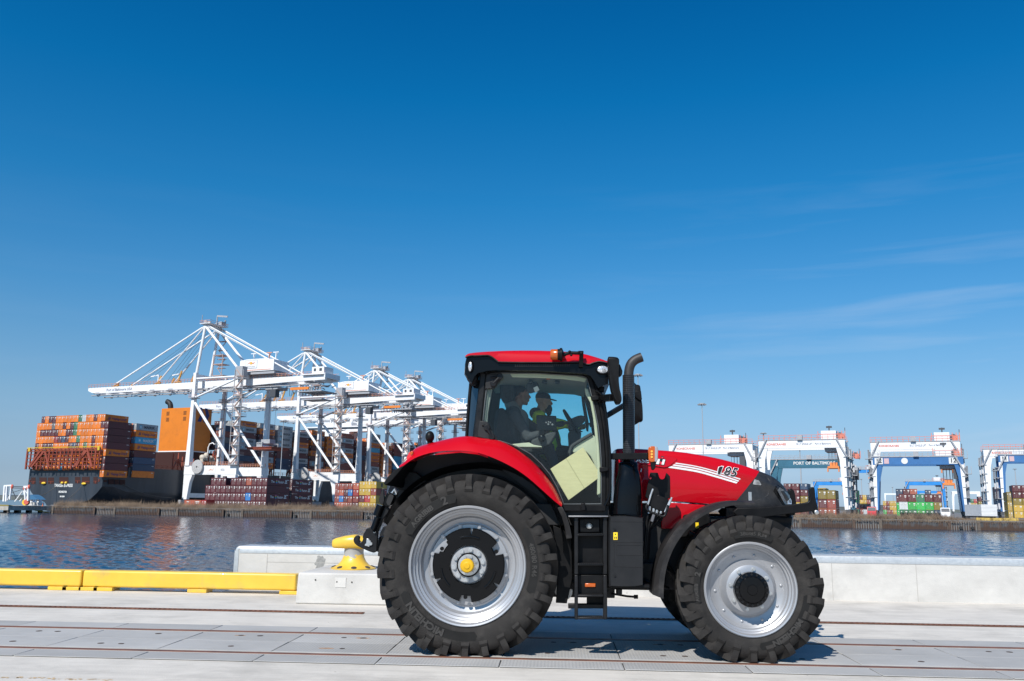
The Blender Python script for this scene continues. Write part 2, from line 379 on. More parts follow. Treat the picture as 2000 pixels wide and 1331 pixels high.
# faint painted mark, low left in the foreground
mb = MB(); rng = random.Random(5); c = G(100, 1326)
for i in range(60):
    p = Vector((c.x + rng.uniform(-.45, .55), c.y + rng.gauss(0, .018), 0.003)); r = rng.uniform(.006, .02)
    mb.add([p + Vector((cos(a) * r * rng.uniform(.6, 1.6), sin(a) * r * 0.6, 0)) for a in (0, 1.2, 2.4, 3.7, 5.0)], [(0, 1, 2, 3, 4)])
tag(mb.build('worn_paint', mat('worn_orange_paint', (0.62, 0.42, 0.20), 0.8)), kind='structure')

# yellow steel edge bars on feet
def edge_bar(xa, xb, feet, label):
    t = thing('edge_bar', ((xa + xb) / 2, 15.7, 0), label, 'edge barrier', 'yellow steel bars along the quay edge')
    mb = MB(); mb.box((xa, 15.585, 0.062), (xb, 15.845, 0.345)); mb.build('beam', M_yel, t, bevel=0.035, seg=4)
    for f in feet:
        mb = MB(); mb.box((f - 0.17, 15.56, 0.001), (f + 0.17, 15.86, 0.061)); mb.build('foot', M_yel, t, bevel=0.006)
xg = W(158.5, 1140, 15.58).x
fx = lambda px: W(px, 1155, 15.58).x
edge_bar(-24.0, xg - 0.012, [fx(112), fx(140), fx(112) - 2.9, fx(112) - 5.8], 'long yellow steel edge bar at the far left of the quay')
edge_bar(xg + 0.012, W(578, 1145, 15.58).x - 0.004, [fx(172), fx(201), fx(385), fx(565)], 'yellow steel edge bar ending against the concrete bollard block')

# parapet wall with a galvanised cap
t = thing('parapet_wall', ((WALL_X0 + 30) / 2, 16.7, 0), 'low white concrete wall with galvanised steel cap running along the quay edge', 'wall')
HT = W(1700, 1087, WALL_Y0).z
R_ = 0.085
prof = []      # outline of the front face with rounded upper left corner
def wall_out(ins, top): 
    x0 = WALL_X0 + ins; r = R_ - ins * 0.3
    pts = [(x0, -0.02)] + [(x0 + r - r * cos(a), top - r + r * sin(a)) for a in np.linspace(0, pi / 2, 7)] + [(32, top), (32, -0.02)]
    return pts
mb = MB(); mb.prism([(x, WALL_Y0 + 0.006, z) for x, z in wall_out(0.006, HT - 0.006)], (0, WALL_Y1 - WALL_Y0 - 0.012, 0)); mb.build('wall_body', M_wall, t)
mb = MB()
sec = []
cap = [(0.0, -0.125), (-0.004, -0.03), (0.012, -0.004), (0.045, 0.006), (0.30, 0.006), (0.55, 0.006), (0.588, -0.004), (0.604, -0.03), (0.604, -0.125)]
mb = MB(); mb.loft([[Vector((x, WALL_Y0 + a, HT + b)) for a, b in cap] for x in (WALL_X0 + R_, -1.0, 5, 14, 32)], closed=False)
arc = []
for a in np.linspace(pi / 2, 0, 7):
    cx, cz = WALL_X0 + R_, HT - R_
    arc.append([Vector((cx - cos(a) * (R_ + b), WALL_Y0 + aa, cz + sin(a) * (R_ + b))) if True else None for aa, b in [(q[0], max(q[1], -0.06)) for q in cap]])
mb.loft(arc, closed=False)
mb.box((WALL_X0 - 0.008, WALL_Y0 - 0.002, -0.02), (WALL_X0 + 0.07, WALL_Y1 + 0.002, HT - R_))
mb.build('wall_cap', M_galv, t, smooth=40)
mb = MB(); c = W(625, 1100, WALL_Y0 - 0.001); rng = random.Random(11)     # grey repair patch and joint lines
pts = []
for k in range(26):
    a = 2 * pi * k / 26; r = 0.115 * (1 + rng.uniform(-.25, .25)); pts.append((c.x + cos(a) * r * 0.8, WALL_Y0 + 0.0045, c.z + sin(a) * r * 1.15))
mb.prism(pts, (0, 0.003, 0)); mb.build('repair_patch', mat('repair_mortar', (0.27, 0.27, 0.26), 0.9, var=0.2, vscale=20), t)
mb = MB()
for px in (520, 1625, 1790): 
    x = W(px, 1120, WALL_Y0).x; mb.box((x - .006, WALL_Y0 + .0035, 0), (x + .006, WALL_Y0 + .0075, HT - .13))
xa, xb = W(521, 1098, WALL_Y0).x, W(720, 1098, WALL_Y0).x; zz = W(521, 1098, WALL_Y0).z
mb.box((xa, WALL_Y0 + .0035, zz - .004), (xb, WALL_Y0 + .0075, zz + .004))
mb.build('joint_line', mat('joint_grey', (0.40, 0.385, 0.36), 0.9), t)

# bollard on its concrete block
BX0, BY0 = G(578, 1180).x, G(600, 1180).y
bz = W(600, 1119, BY0).z
t = thing('bollard_block', (BX0 + 1, BY0 + 1, 0), 'square pale concrete block under the yellow bollard beside the tractor', 'block')
bw = 1.98
mb = MB(); mb.loft([[(BX0 - .02, BY0 - .012, 0), (BX0 + bw + .02, BY0 - .012, 0), (BX0 + bw + .02, 16.36, 0), (BX0 - .02, 16.36, 0)], [(BX0, BY0, bz), (BX0 + bw, BY0, bz), (BX0 + bw, 16.36, bz), (BX0, 16.36, bz)]])
mb.v = [Vector(v) for v in mb.v]; mb.build('block_body', M_wall, t, bevel=0.025, seg=3)
mb = MB(); p0 = W(655, 1136, BY0 - .004)
mb.box((p0.x, BY0 - .012, p0.z - .09), (p0.x + .17, BY0 - .003, p0.z + .06)); mb.build('patch', mat('pale_patch', (0.575, 0.56, 0.53), 0.9, var=.05), t)
for px, py in ((658, 1137), (687, 1137.5), (616, 1133)): 
    mb = MB(); p = W(px, py, BY0 - .013); mb.disc(p, 0.012, 0.004, 8, 'y'); mb.build('tie_hole', M_dark, t)
bc = Vector((W(690, 1110, 15.25).x, 15.25, bz))
t = thing('mooring_bollard', bc, 'large yellow mooring bollard with worn paint on the concrete block', 'bollard')
k = 1.0
prof = [(0.0001, 0.0), (0.375, 0.0), (0.38, 0.018), (0.345, 0.03), (0.27, 0.065), (0.215, 0.12), (0.180, 0.19), (0.165, 0.27), (0.165, 0.35), (0.175, 0.40), (0.0001, 0.40)]
M_bol = mat('bollard_paint', (0.73, 0.465, 0.05), 0.4, var=0.08, vscale=4, coat=0.2)
mm = M_bol.node_tree; b = mm.nodes['Principled BSDF']; src = b.inputs['Base Color'].links[0].from_socket        # paint worn off round the neck by mooring lines
tc = mm.nodes.new('ShaderNodeTexCoord'); sp = mm.nodes.new('ShaderNodeSeparateXYZ'); mm.links.new(tc.outputs['Object'], sp.inputs[0])
nz = mm.nodes.new('ShaderNodeTexNoise'); nz.inputs['Scale'].default_value = 7; nz.inputs['Detail'].default_value = 6; mm.links.new(tc.outputs['Object'], nz.inputs['Vector'])
ad = mm.nodes.new('ShaderNodeMath'); ad.operation = 'MULTIPLY_ADD'; ad.inputs[1].default_value = 0.30; mm.links.new(nz.outputs['Fac'], ad.inputs[0]); mm.links.new(sp.outputs['Z'], ad.inputs[2])
su = mm.nodes.new('ShaderNodeMath'); su.operation = 'SUBTRACT'; su.inputs[1].default_value = 0.455; mm.links.new(ad.outputs[0], su.inputs[0])
ab = mm.nodes.new('ShaderNodeMath'); ab.operation = 'ABSOLUTE'; mm.links.new(su.outputs[0], ab.inputs[0])
lt = mm.nodes.new('ShaderNodeMapRange'); lt.inputs[1].default_value = 0.095; lt.inputs[2].default_value = 0.085; mm.links.new(ab.outputs[0], lt.inputs[0])
mxx = mm.nodes.new('ShaderNodeMixRGB'); mxx.inputs[2].default_value = (0.33, 0.32, 0.30, 1); mm.links.new(lt.outputs[0], mxx.inputs[0]); mm.links.new(src, mxx.inputs[1]); mm.links.new(mxx.outputs[0], b.inputs['Base Color'])
mb = MB(); mb.lathe(prof, bc, 'z', 40); mb.build('base', M_bol, t, smooth=50)
mb = MB()      # lobed head, longer towards the water side end seen at left
secs = []
for x, hw, z0, z1 in ((-0.40, 0.06, 0.43, 0.50), (-0.385, 0.11, 0.40, 0.535), (-0.33, 0.15, 0.385, 0.562), (-0.18, 0.20, 0.385, 0.60), (0.0, 0.23, 0.385, 0.625), (0.18, 0.20, 0.385, 0.60), (0.33, 0.15, 0.385, 0.562), (0.385, 0.11, 0.40, 0.535), (0.40, 0.06, 0.43, 0.50)):
    q = []
    for j in range(16):
        a = 2 * pi * j / 16; c_, s_ = cos(a), sin(a)
        q.append(bc + Vector((0, 0, -.055)) + Vector((x * .93, hw * math.copysign(abs(c_) ** .6, c_), (z0 + z1) / 2 + (z1 - z0) / 2 * math.copysign(abs(s_) ** .6, s_))))
    secs.append(q)
mb.loft(secs); mb.build('head', M_yel, t, smooth=60)
for i in range(8):
    a = 2 * pi * i / 8 + 0.25
    mb = MB(); mb.ell(bc + Vector((cos(a) * .325, sin(a) * .325, 0.034)), (0.052, 0.052, 0.02), 10, 6, Matrix.Rotation(a, 3, 'Z') @ Matrix.Rotation(0.35, 3, 'Y')); mb.build('anchor_pocket', mat('pocket_dark', (0.05, 0.04, 0.035), .8, var=.4, vscale=30), t, smooth=60)

# ================================================================== water and the far bank
WZ = -3.0
M_water = bpy.data.materials.new('harbour_water'); M_water.use_nodes = True
t = M_water.node_tree; b = t.nodes['Principled BSDF']
b.inputs['Base Color'].default_value = (0.010, 0.030, 0.060, 1); b.inputs['Roughness'].default_value = 0.12; b.inputs['IOR'].default_value = 1.33
tc = t.nodes.new('ShaderNodeTexCoord')
hs = []
for sc, st, w_ in ((0.9, (1, 1.35, 1), 0.55), (0.22, (1, 1.6, 1), 0.9), (3.2, (1, 1.2, 1), 0.16)):
    mp = t.nodes.new('ShaderNodeMapping'); mp.inputs['Scale'].default_value = st; mp.inputs['Rotation'].default_value = (0, 0, 0.35)
    n = t.nodes.new('ShaderNodeTexNoise'); n.inputs['Scale'].default_value = sc; n.inputs['Detail'].default_value = 4; n.inputs['Roughness'].default_value = 0.55; n.inputs['Distortion'].default_value = 0.6
    t.links.new(tc.outputs['Object'], mp.inputs[0]); t.links.new(mp.outputs[0], n.inputs['Vector'])
    mu = t.nodes.new('ShaderNodeMath'); mu.operation = 'MULTIPLY'; mu.inputs[1].default_value = w_; t.links.new(n.outputs['Fac'], mu.inputs[0]); hs.append(mu)
a1 = t.nodes.new('ShaderNodeMath'); t.links.new(hs[0].outputs[0], a1.inputs[0]); t.links.new(hs[1].outputs[0], a1.inputs[1])
a2 = t.nodes.new('ShaderNodeMath'); t.links.new(a1.outputs[0], a2.inputs[0]); t.links.new(hs[2].outputs[0], a2.inputs[1])
bp = t.nodes.new('ShaderNodeBump'); bp.inputs['Strength'].default_value = .5; bp.inputs['Distance'].default_value = 0.12
t.links.new(a2.outputs[0], bp.inputs['Height']); t.links.new(bp.outputs[0], b.inputs['Normal'])
# wind waves: a fan of rows that widen with distance, displaced by trains of waves
rs_ = np.random.RandomState(12); NR, NC = 640, 760
rr = 14 * (430 / 14.0) ** np.linspace(0, 1, NR); aa = np.radians(np.linspace(-39, 37, NC))
Rg, Ag = np.meshgrid(rr, aa, indexing='ij'); X = Rg * np.sin(Ag); Y = Rg * np.cos(Ag); Zw = np.zeros_like(X)
for k in range(34):
    lam = 0.40 * (3.2 / 0.40) ** rs_.rand(); th = radians(28) + rs_.randn() * .55; kx, ky = cos(th) * 2 * pi / lam, sin(th) * 2 * pi / lam; am = lam * .0070 * (0.6 + .8 * rs_.rand())
    fade = np.clip(1.25 - Rg * .0052 / lam, 0, 1)
    ph = kx * X + ky * Y + rs_.rand() * 7 + .8 * np.sin(X * .11 * rs_.rand() + Y * .13 * rs_.rand() + k)
    Zw += am * fade * (np.sin(ph) + .25 * np.sin(2 * ph + .5))
gust = .75 + .35 * np.sin(X * .045 + 1.2 * np.sin(Y * .03)) * np.sin(Y * .06 + .7 * np.sin(X * .02 + 1)); Zw *= gust
co = np.stack([X, Y, WZ + Zw], -1).reshape(-1, 3); ii = np.arange(NR * NC).reshape(NR, NC)
fc = np.stack([ii[:-1, :-1], ii[:-1, 1:], ii[1:, 1:], ii[1:, :-1]], -1).reshape(-1, 4)
n0 = len(co); co = np.vstack([co, [(-7000, 5, WZ - .4), (7000, 5, WZ - .4), (7000, 9000, WZ - .4), (-7000, 9000, WZ - .4)]]); fc = np.vstack([fc[:, ::-1], [(n0, n0 + 1, n0 + 2, n0 + 3)]])
me = bpy.data.meshes.new('water'); me.vertices.add(len(co)); me.vertices.foreach_set('co', co.ravel()); me.loops.add(fc.size); me.loops.foreach_set('vertex_index', fc.ravel().astype(np.int32))
me.polygons.add(len(fc)); me.polygons.foreach_set('loop_start', np.arange(0, fc.size, 4, dtype=np.int32)); me.polygons.foreach_set('loop_total', np.full(len(fc), 4, np.int32)); me.polygons.foreach_set('use_smooth', np.ones(len(fc), bool)); me.update(); me.validate()
me.materials.append(M_water); o = bpy.data.objects.new('water', me); COL.objects.link(o); tag(o, kind='structure')

PD = Vector((0.931, -0.365, 0)); SD = Vector((0.365, 0.931, 0)); B0 = Vector((-188.6, 362, 0))
def ps_(p, s, z=0.0): return B0 + PD * p + SD * s + Vector((0, 0, z))
LZ = -0.6
K0 = G(100, 1002.5, WZ); K1 = G(2000, 1037.5, WZ); KD = (K1 - K0).normalized(); KN = Vector((-KD.y, KD.x, 0))
KE = K0 + KD * 520
def bank_at(px, py=1015):      # point on the bank line under a photo column
    d = ray(px, py); nrm = Vector((KN.x, KN.y, 0)); return CAMP + d * ((K0 - CAMP).dot(nrm) / d.dot(nrm))
def bank_s(px): return (bank_at(px) - K0).dot(KD)
mb = MB()
q0 = ps_(1.8, -25); q1 = ps_(1.8, 900)
outl = [K0 + KN * 0.6, KE + KN * 0.6, KE + Vector((600, 3000, 0)), q1 + Vector((0, 2000, 0)), q1, q0]
mb.prism([(v.x, v.y, LZ) for v in outl], (0, 0, -3.5)); tag(mb.build('terminal_ground', mat('yard_asphalt', (0.16, 0.155, 0.15), 0.9, var=.2, vscale=.05)), kind='structure')

# sheet pile bulkhead in bays
M_pile = mat('sheet_pile_steel', (0.085, 0.085, 0.088), 0.75, var=0.4, vscale=1.2, stretch=(1, 1, 0.15), dirt=(0.10, 0.055, 0.035, 0.8), dscale=0.8, dth=(0.5, 0.62))
t = M_pile.node_tree; b = t.nodes['Principled BSDF']; src = b.inputs['Base Color'].links[0].from_socket      # brown tide stain low on the piles
tc = t.nodes.new('ShaderNodeTexCoord'); sp = t.nodes.new('ShaderNodeSeparateXYZ'); t.links.new(tc.outputs['Object'], sp.inputs[0]); nz = t.nodes.new('ShaderNodeTexNoise'); nz.inputs['Scale'].default_value = .7; nz.inputs['Detail'].default_value = 6; t.links.new(tc.outputs['Object'], nz.inputs['Vector'])
ad = t.nodes.new('ShaderNodeMath'); ad.operation = 'MULTIPLY_ADD'; ad.inputs[1].default_value = 2.2; t.links.new(nz.outputs['Fac'], ad.inputs[0]); t.links.new(sp.outputs['Z'], ad.inputs[2])
rg_ = t.nodes.new('ShaderNodeMapRange'); rg_.inputs[1].default_value = 2.3; rg_.inputs[2].default_value = 1.8; t.links.new(ad.outputs[0], rg_.inputs[0])
mx = t.nodes.new('ShaderNodeMixRGB'); mx.inputs[2].default_value = (.075, .045, .032, 1); t.links.new(rg_.outputs[0], mx.inputs[0]); t.links.new(src, mx.inputs[1]); t.links.new(mx.outputs[0], b.inputs['Base Color'])
t_ = thing('bulkhead_wall', (K0 + KE) / 2, 'rusty grey sheet pile bulkhead along the far bank above the water', 'wall')
edges = [100, 181, 221, 307, 344, 433, 471, 566, 605, 705, 742, 840, 878, 975, 1015, 1110, 1150, 1240, 1280, 1375, 1415, 1510, 1560, 1665, 1717, 1851, 1908, 2040, 2090, 2200]
M_waler = mat('waler_rust', (0.12, 0.095, 0.075), .85, var=.4, vscale=1.5)
for i in range(len(edges) - 1):
    s0, s1 = bank_s(edges[i]), bank_s(edges[i + 1]); off = 0.0 if i % 2 == 0 else 0.45
    top = -0.75 - (0.12 if i % 2 else 0) - i * 0.004
    n = max(4, int((s1 - s0) / 0.6)); mb = MB(); ps0 = []
    for k in range(n + 1):
        for dd, o in ((0, 0), (0.25, 0), (0.5, 0.22), (0.75, 0.22)):
            s = s0 + (s1 - s0) * (k + dd) / (n + 1); ps0.append(K0 + KD * s + KN * (off + o))
    mb.loft([[Vector((v.x, v.y, WZ - 0.6)) for v in ps0], [Vector((v.x, v.y, top)) for v in ps0]], closed=False)
    mb.build('pile_section', M_pile, t_)
    mb = MB(); mb.bar(K0 + KD * s0 + KN * off + Vector((0, 0, WZ + .12)) - KN * .05, K0 + KD * s1 + KN * off + Vector((0, 0, WZ + .12)) - KN * .05, .3, .22); mb.build('waler', M_waler, t_)
    mb = MB(); q = K0 + KD * (s0 + .3); mb.bar((q.x, q.y, WZ), (q.x, q.y, top + .05), .5, .7, (KD.x, KD.y, 0)); mb.build('corner_pile', mat('corner_rust', (.085, .055, .04), .85, var=.5, vscale=2) if i % 2 else M_waler, t_)
mb = MB()
for px in (444, 576, 718, 1876, 1899):
    q = K0 + KD * bank_s(px) - KN * .12; mb.tube([Vector((q.x, q.y, WZ + .5)), Vector((q.x, q.y, WZ + .5)) + KN * .8], .38, 12)
mb.build('drain_outlet', M_dark, t_)

# concrete pier at the far left
c0 = G(15, 1002, WZ); L = 19.0
t_ = thing('concrete_pier', c0, 'low concrete pier end at the far left of the water, dark along its side', 'pier')
mb = MB(); a = c0; bq = c0 + SD * L; cq = bq - PD * 60; dq = c0 - PD * 60
mb.prism([(v.x, v.y, -0.75) for v in (a, bq, cq, dq)], (0, 0, -1.45)); mb.build('pier_deck', mat('old_concrete', (0.42, 0.39, 0.34), .9, var=.3, vscale=.7, dirt=(.12, .11, .1, .7)), t_)
for s in range(0, 20, 4):
    for p in (0.8, 7, 13, 19):
        q = c0 + SD * (s + .8) - PD * p; mb = MB(); mb.tube([(q.x, q.y, WZ - 1), (q.x, q.y, -2.2)], .45, 8); mb.build('pier_pile', M_waler, t_)
mb = MB(); q = c0 - PD * .2; mb.bar((q.x, q.y, -.6), (q + SD * L).to_3d() * 1 + Vector((0, 0, -.6)), .35, .28); mb.bar(Vector((q.x, q.y, -.6)), Vector((q.x, q.y, -.6)) - PD * 40, .3, .28); mb.build('edge_kerb', mat('dull_yellow', (.35, .27, .05), .7, var=.3, vscale=1), t_)

# brush on the bank: dry stalks nobody could count
M_brush = bpy.data.materials.new('dry_brush'); M_brush.use_nodes = True
t = M_brush.node_tree; b = t.nodes['Principled BSDF']; b.inputs['Roughness'].default_value = .9
tc = t.nodes.new('ShaderNodeTexCoord'); n = t.nodes.new('ShaderNodeTexNoise'); n.inputs['Scale'].default_value = .35; n.inputs['Detail'].default_value = 8
r = t.nodes.new('ShaderNodeValToRGB'); r.color_ramp.elements[0].position = .3; r.color_ramp.elements[0].color = (.075, .052, .040, 1); r.color_ramp.elements[1].position = .72; r.color_ramp.elements[1].color = (.27, .195, .13, 1)
t.links.new(tc.outputs['Object'], n.inputs['Vector']); t.links.new(n.outputs['Fac'], r.inputs[0]); t.links.new(r.outputs[0], b.inputs['Base Color'])
rs = np.random.RandomState(4); V = []; Fc = []
smax = bank_s(2060); N = 52000
ss = rs.rand(N) * smax
noise = lambda x: (np.sin(x * .31) + np.sin(x * .83 + 1.3) + np.sin(x * 1.93 + .4) + .8 * np.sin(x * 4.1 + 2)) / 3.8
low = np.interp(ss, [0, bank_s(1830), bank_s(1890), smax], [1, 1, .45, .45])
hh = (1.6 + .95 * noise(ss) + rs.rand(N) ** 3 * 1.7) * low
oo = .5 + rs.rand(N) * 5.0
for i in range(N):
    q = K0 + KD * float(ss[i]) + KN * float(oo[i]); h = float(hh[i]) * (0.35 + 0.65 * rs.rand()); ln = rs.randn() * .28; lw = rs.randn() * .28
    z0 = -.75 + rs.rand() * .5 * h
    if i % 7 == 0: q = q - KN * (float(oo[i]) + .12 * rs.rand()); z0 = -1.35 + rs.rand() * .5; h *= .75
    w = .045 + .05 * rs.rand(); e = KD * (w / 2)
    tip = Vector((q.x + KD.x * ln * h + lw * .3, q.y + KD.y * ln * h + lw * .3, z0 + h * .62)); base = Vector((q.x, q.y, z0)); j = len(V)
    V += [base - e, base + e, tip]; Fc.append((j, j + 1, j + 2))
mb = MB(); mb.v = V; mb.f = Fc
tag(mb.build('dry_brush', M_brush, weld=False), kind='stuff')

# far shore
rs = np.random.RandomState(9); V = []; n = 400
up = []; dn = []
for i in range(n + 1):
    x = -3600 + 7200 * i / n; y = 3300 + 250 * sin(i * .05)
    h = 9 + 5 * sin(i * .21) + 4 * sin(i * .57 + 1) + 5 * rs.rand(); up.append(Vector((x, y + 20, WZ + h))); dn.append(Vector((x, y, WZ - 2)))
bk = [v + Vector((0, 400, 6)) for v in up]
mb = MB(); mb.loft([dn, up, bk], closed=False); tag(mb.build('far_shore', mat('far_trees', (.075, .085, .08), .95, var=.4, vscale=.02)), kind='structure')
# ================================================================== the tractor
YC = 10.75; YT = 9.60
M_red = mat('red_paint', (0.45, 0.002, 0.009), 0.42, var=0.04, vscale=3, coat=0.5, spec=0.08)
M_blk = mat('black_plastic', (0.007, 0.007, 0.0075), 0.45, var=0.25, vscale=9, rvar=0.1, spec=0.16)
M_gls = mat('gloss_black', (0.004, 0.0042, 0.005), 0.18, var=0.1, vscale=5, coat=0.10, spec=0.16)
M_sat = mat('satin_black_steel', (0.011, 0.011, 0.012), 0.38, var=0.25, vscale=12, rvar=0.12, spec=0.25)
M_fen = mat('dull_fender_black', (0.018, 0.017, 0.0175), 0.55, spec=0.25, var=0.3, vscale=6, dirt=(.06, .055, .052, .6), dscale=5)
M_silver = mat('rim_silver', (0.365, 0.37, 0.385), 0.36, metal=0.45, var=0.05, vscale=6, coat=0.15)
M_steel = mat('zinc_steel', (0.55, 0.55, 0.54), 0.35, metal=0.8, var=0.15, vscale=20)
M_rub = mat('tyre_rubber', (0.023, 0.0212, 0.020), 0.75, spec=0.2, var=0.28, vscale=7, bump=0.25, bscale=90, dirt=(0.052, 0.048, 0.044, 0.75), dscale=4.5, dth=(0.48, 0.75), rvar=0.12)
M_rub2 = mat('tyre_plate', (0.013, 0.0125, 0.012), 0.6, spec=0.2, var=0.2, vscale=9)
M_rub3 = mat('tyre_letter', (0.047, 0.0445, 0.042), 0.6, spec=0.2, var=0.2, vscale=9)
M_cream = mat('cab_cream', (0.50, 0.50, 0.36), 0.7, var=0.06)
M_dint = mat('cab_dark_trim', (0.035, 0.037, 0.04), 0.75, var=0.2)
M_amber = mat('amber_lens', (0.46, 0.085, 0.004), 0.22, coat=0.4, var=.1, vscale=30)
M_redl = mat('red_lens', (0.65, 0.02, 0.02), 0.15, coat=0.8)
M_lens = mat('clear_lens', (0.72, 0.75, 0.78), 0.12, metal=0.5, coat=0.8, var=0.35, vscale=40)
M_white = mat('decal_white', (0.80, 0.80, 0.80), 0.35, coat=.4)
M_ink = mat('decal_black', (0.01, 0.01, 0.012), 0.35, coat=.4)
M_lamp_h = M_blk
M_glass = glass_mat('tinted_cab_glass', (0.87, 0.94, 0.91), 1.5, 0.012)
M_glass2 = glass_mat('rear_cab_glass', (0.36, 0.80, 0.88), 1.5)

TC = Vector((W(1170, 1280, YC).x, YC, 0.013))
TR = thing('tractor', TC, 'red farm tractor with black cab and silver wheel rims parked side on across the quay', 'tractor')

# ---- wheels (built round their own centre: axle along y, outer face towards -y)
def tyre_mesh(R, wid, rim_r, nl, lug, squash):
    mb = MB(); h = wid / 2
    prof = []
    rc = R - lug
    pts = [(rim_r - .012, -h * .70), (rim_r + .012, -h * .80), (rim_r + .05, -h * .90), (rim_r + (rc - rim_r) * .42, -h * 1.0), (rim_r + (rc - rim_r) * .72, -h * .985), (rc - .035, -h * .93), (rc - .012, -h * .84), (rc - .004, -h * .6), (rc, -h * .2)]
    prof = pts + [(r, -y) for r, y in reversed(pts)]
    mb.lathe(prof, (0, 0, 0), 'y', 120)
    step = 2 * pi / nl
    def P(r, th, y): return Vector((r * sin(th), y, r * cos(th)))
    for side in (-1, 1):
        for k in range(nl):
            th0 = k * step + (0 if side < 0 else step / 2)
            # stations: lateral position, top radius, bottom radius, angle offset, half width top/bottom (metres along the tread)
            st = [(1.01, R - lug - .075, R - lug - .13, 0.0, .036, .054), (1.075, R - lug - .035, R - lug - .10, 0.0, .036, .050), (1.065, R - .040, R - lug - .09, 0.0, .034, .046), (1.0, R - .008, R - lug - .06, .004, .032, .047), (.90, R, R - lug - .02, .018, .031, .048), (.62, R + .002, R - lug - .008, .085, .031, .052), (.36, R + .003, R - lug - .005, .165, .030, .050), (.05, R + .002, R - lug - .004, .275, .028, .046)]
            sec = []
            for f, rt, rb, dt, wt, wb in st:
                dt *= 0.96 / R; y = side * h * f
                sec.append([P(rb, th0 + dt - wb / R, y), P(rt, th0 + dt - wt / R, y), P(rt, th0 + dt + wt / R, y), P(rb, th0 + dt + wb / R, y)])
            mb.loft(sec, closed=True)
    for v in mb.v:      # the loaded tyre is flat where it stands
        if v.z < -squash: v.z = -squash + (v.z + squash) * 0.02
    return mb

def arc_text(mb, body, size, r, a_mid, y, sx=1.0, bold=0.0, flip=False, spacing=1.0, ez=0.003, shear=0.0):      # a: clockwise from top; text reads outward
    vs, fs = text_mesh(body, size, sx=sx, bold=bold, spacing=spacing, shear=shear); out = []
    for v in vs:
        if not flip: a = a_mid + v.x / r; rr = r + v.y
        else: a = a_mid - v.x / r; rr = r - v.y
        out.append(Vector((rr * sin(a), y, rr * cos(a))))
    n = len(out); mb.add(out + [o - Vector((0, ez, 0)) for o in out], fs + [tuple(i + n for i in f) for f in fs])
def arc_plate(mb, r0, r1, a0, a1, y, point=.03):
    n = 24; rm = (r0 + r1) / 2; lo = []; hi = []
    for i in range(n + 1):
        a = a0 + (a1 - a0) * i / n; lo.append((r0, a)); hi.append((r1, a))
    poly = [(rm, a0 - point)] + hi + [(rm, a1 + point)] + lo[::-1]
    mb.prism([Vector((r * sin(a), y, r * cos(a))) for r, a in poly], (0, -.0025, 0))

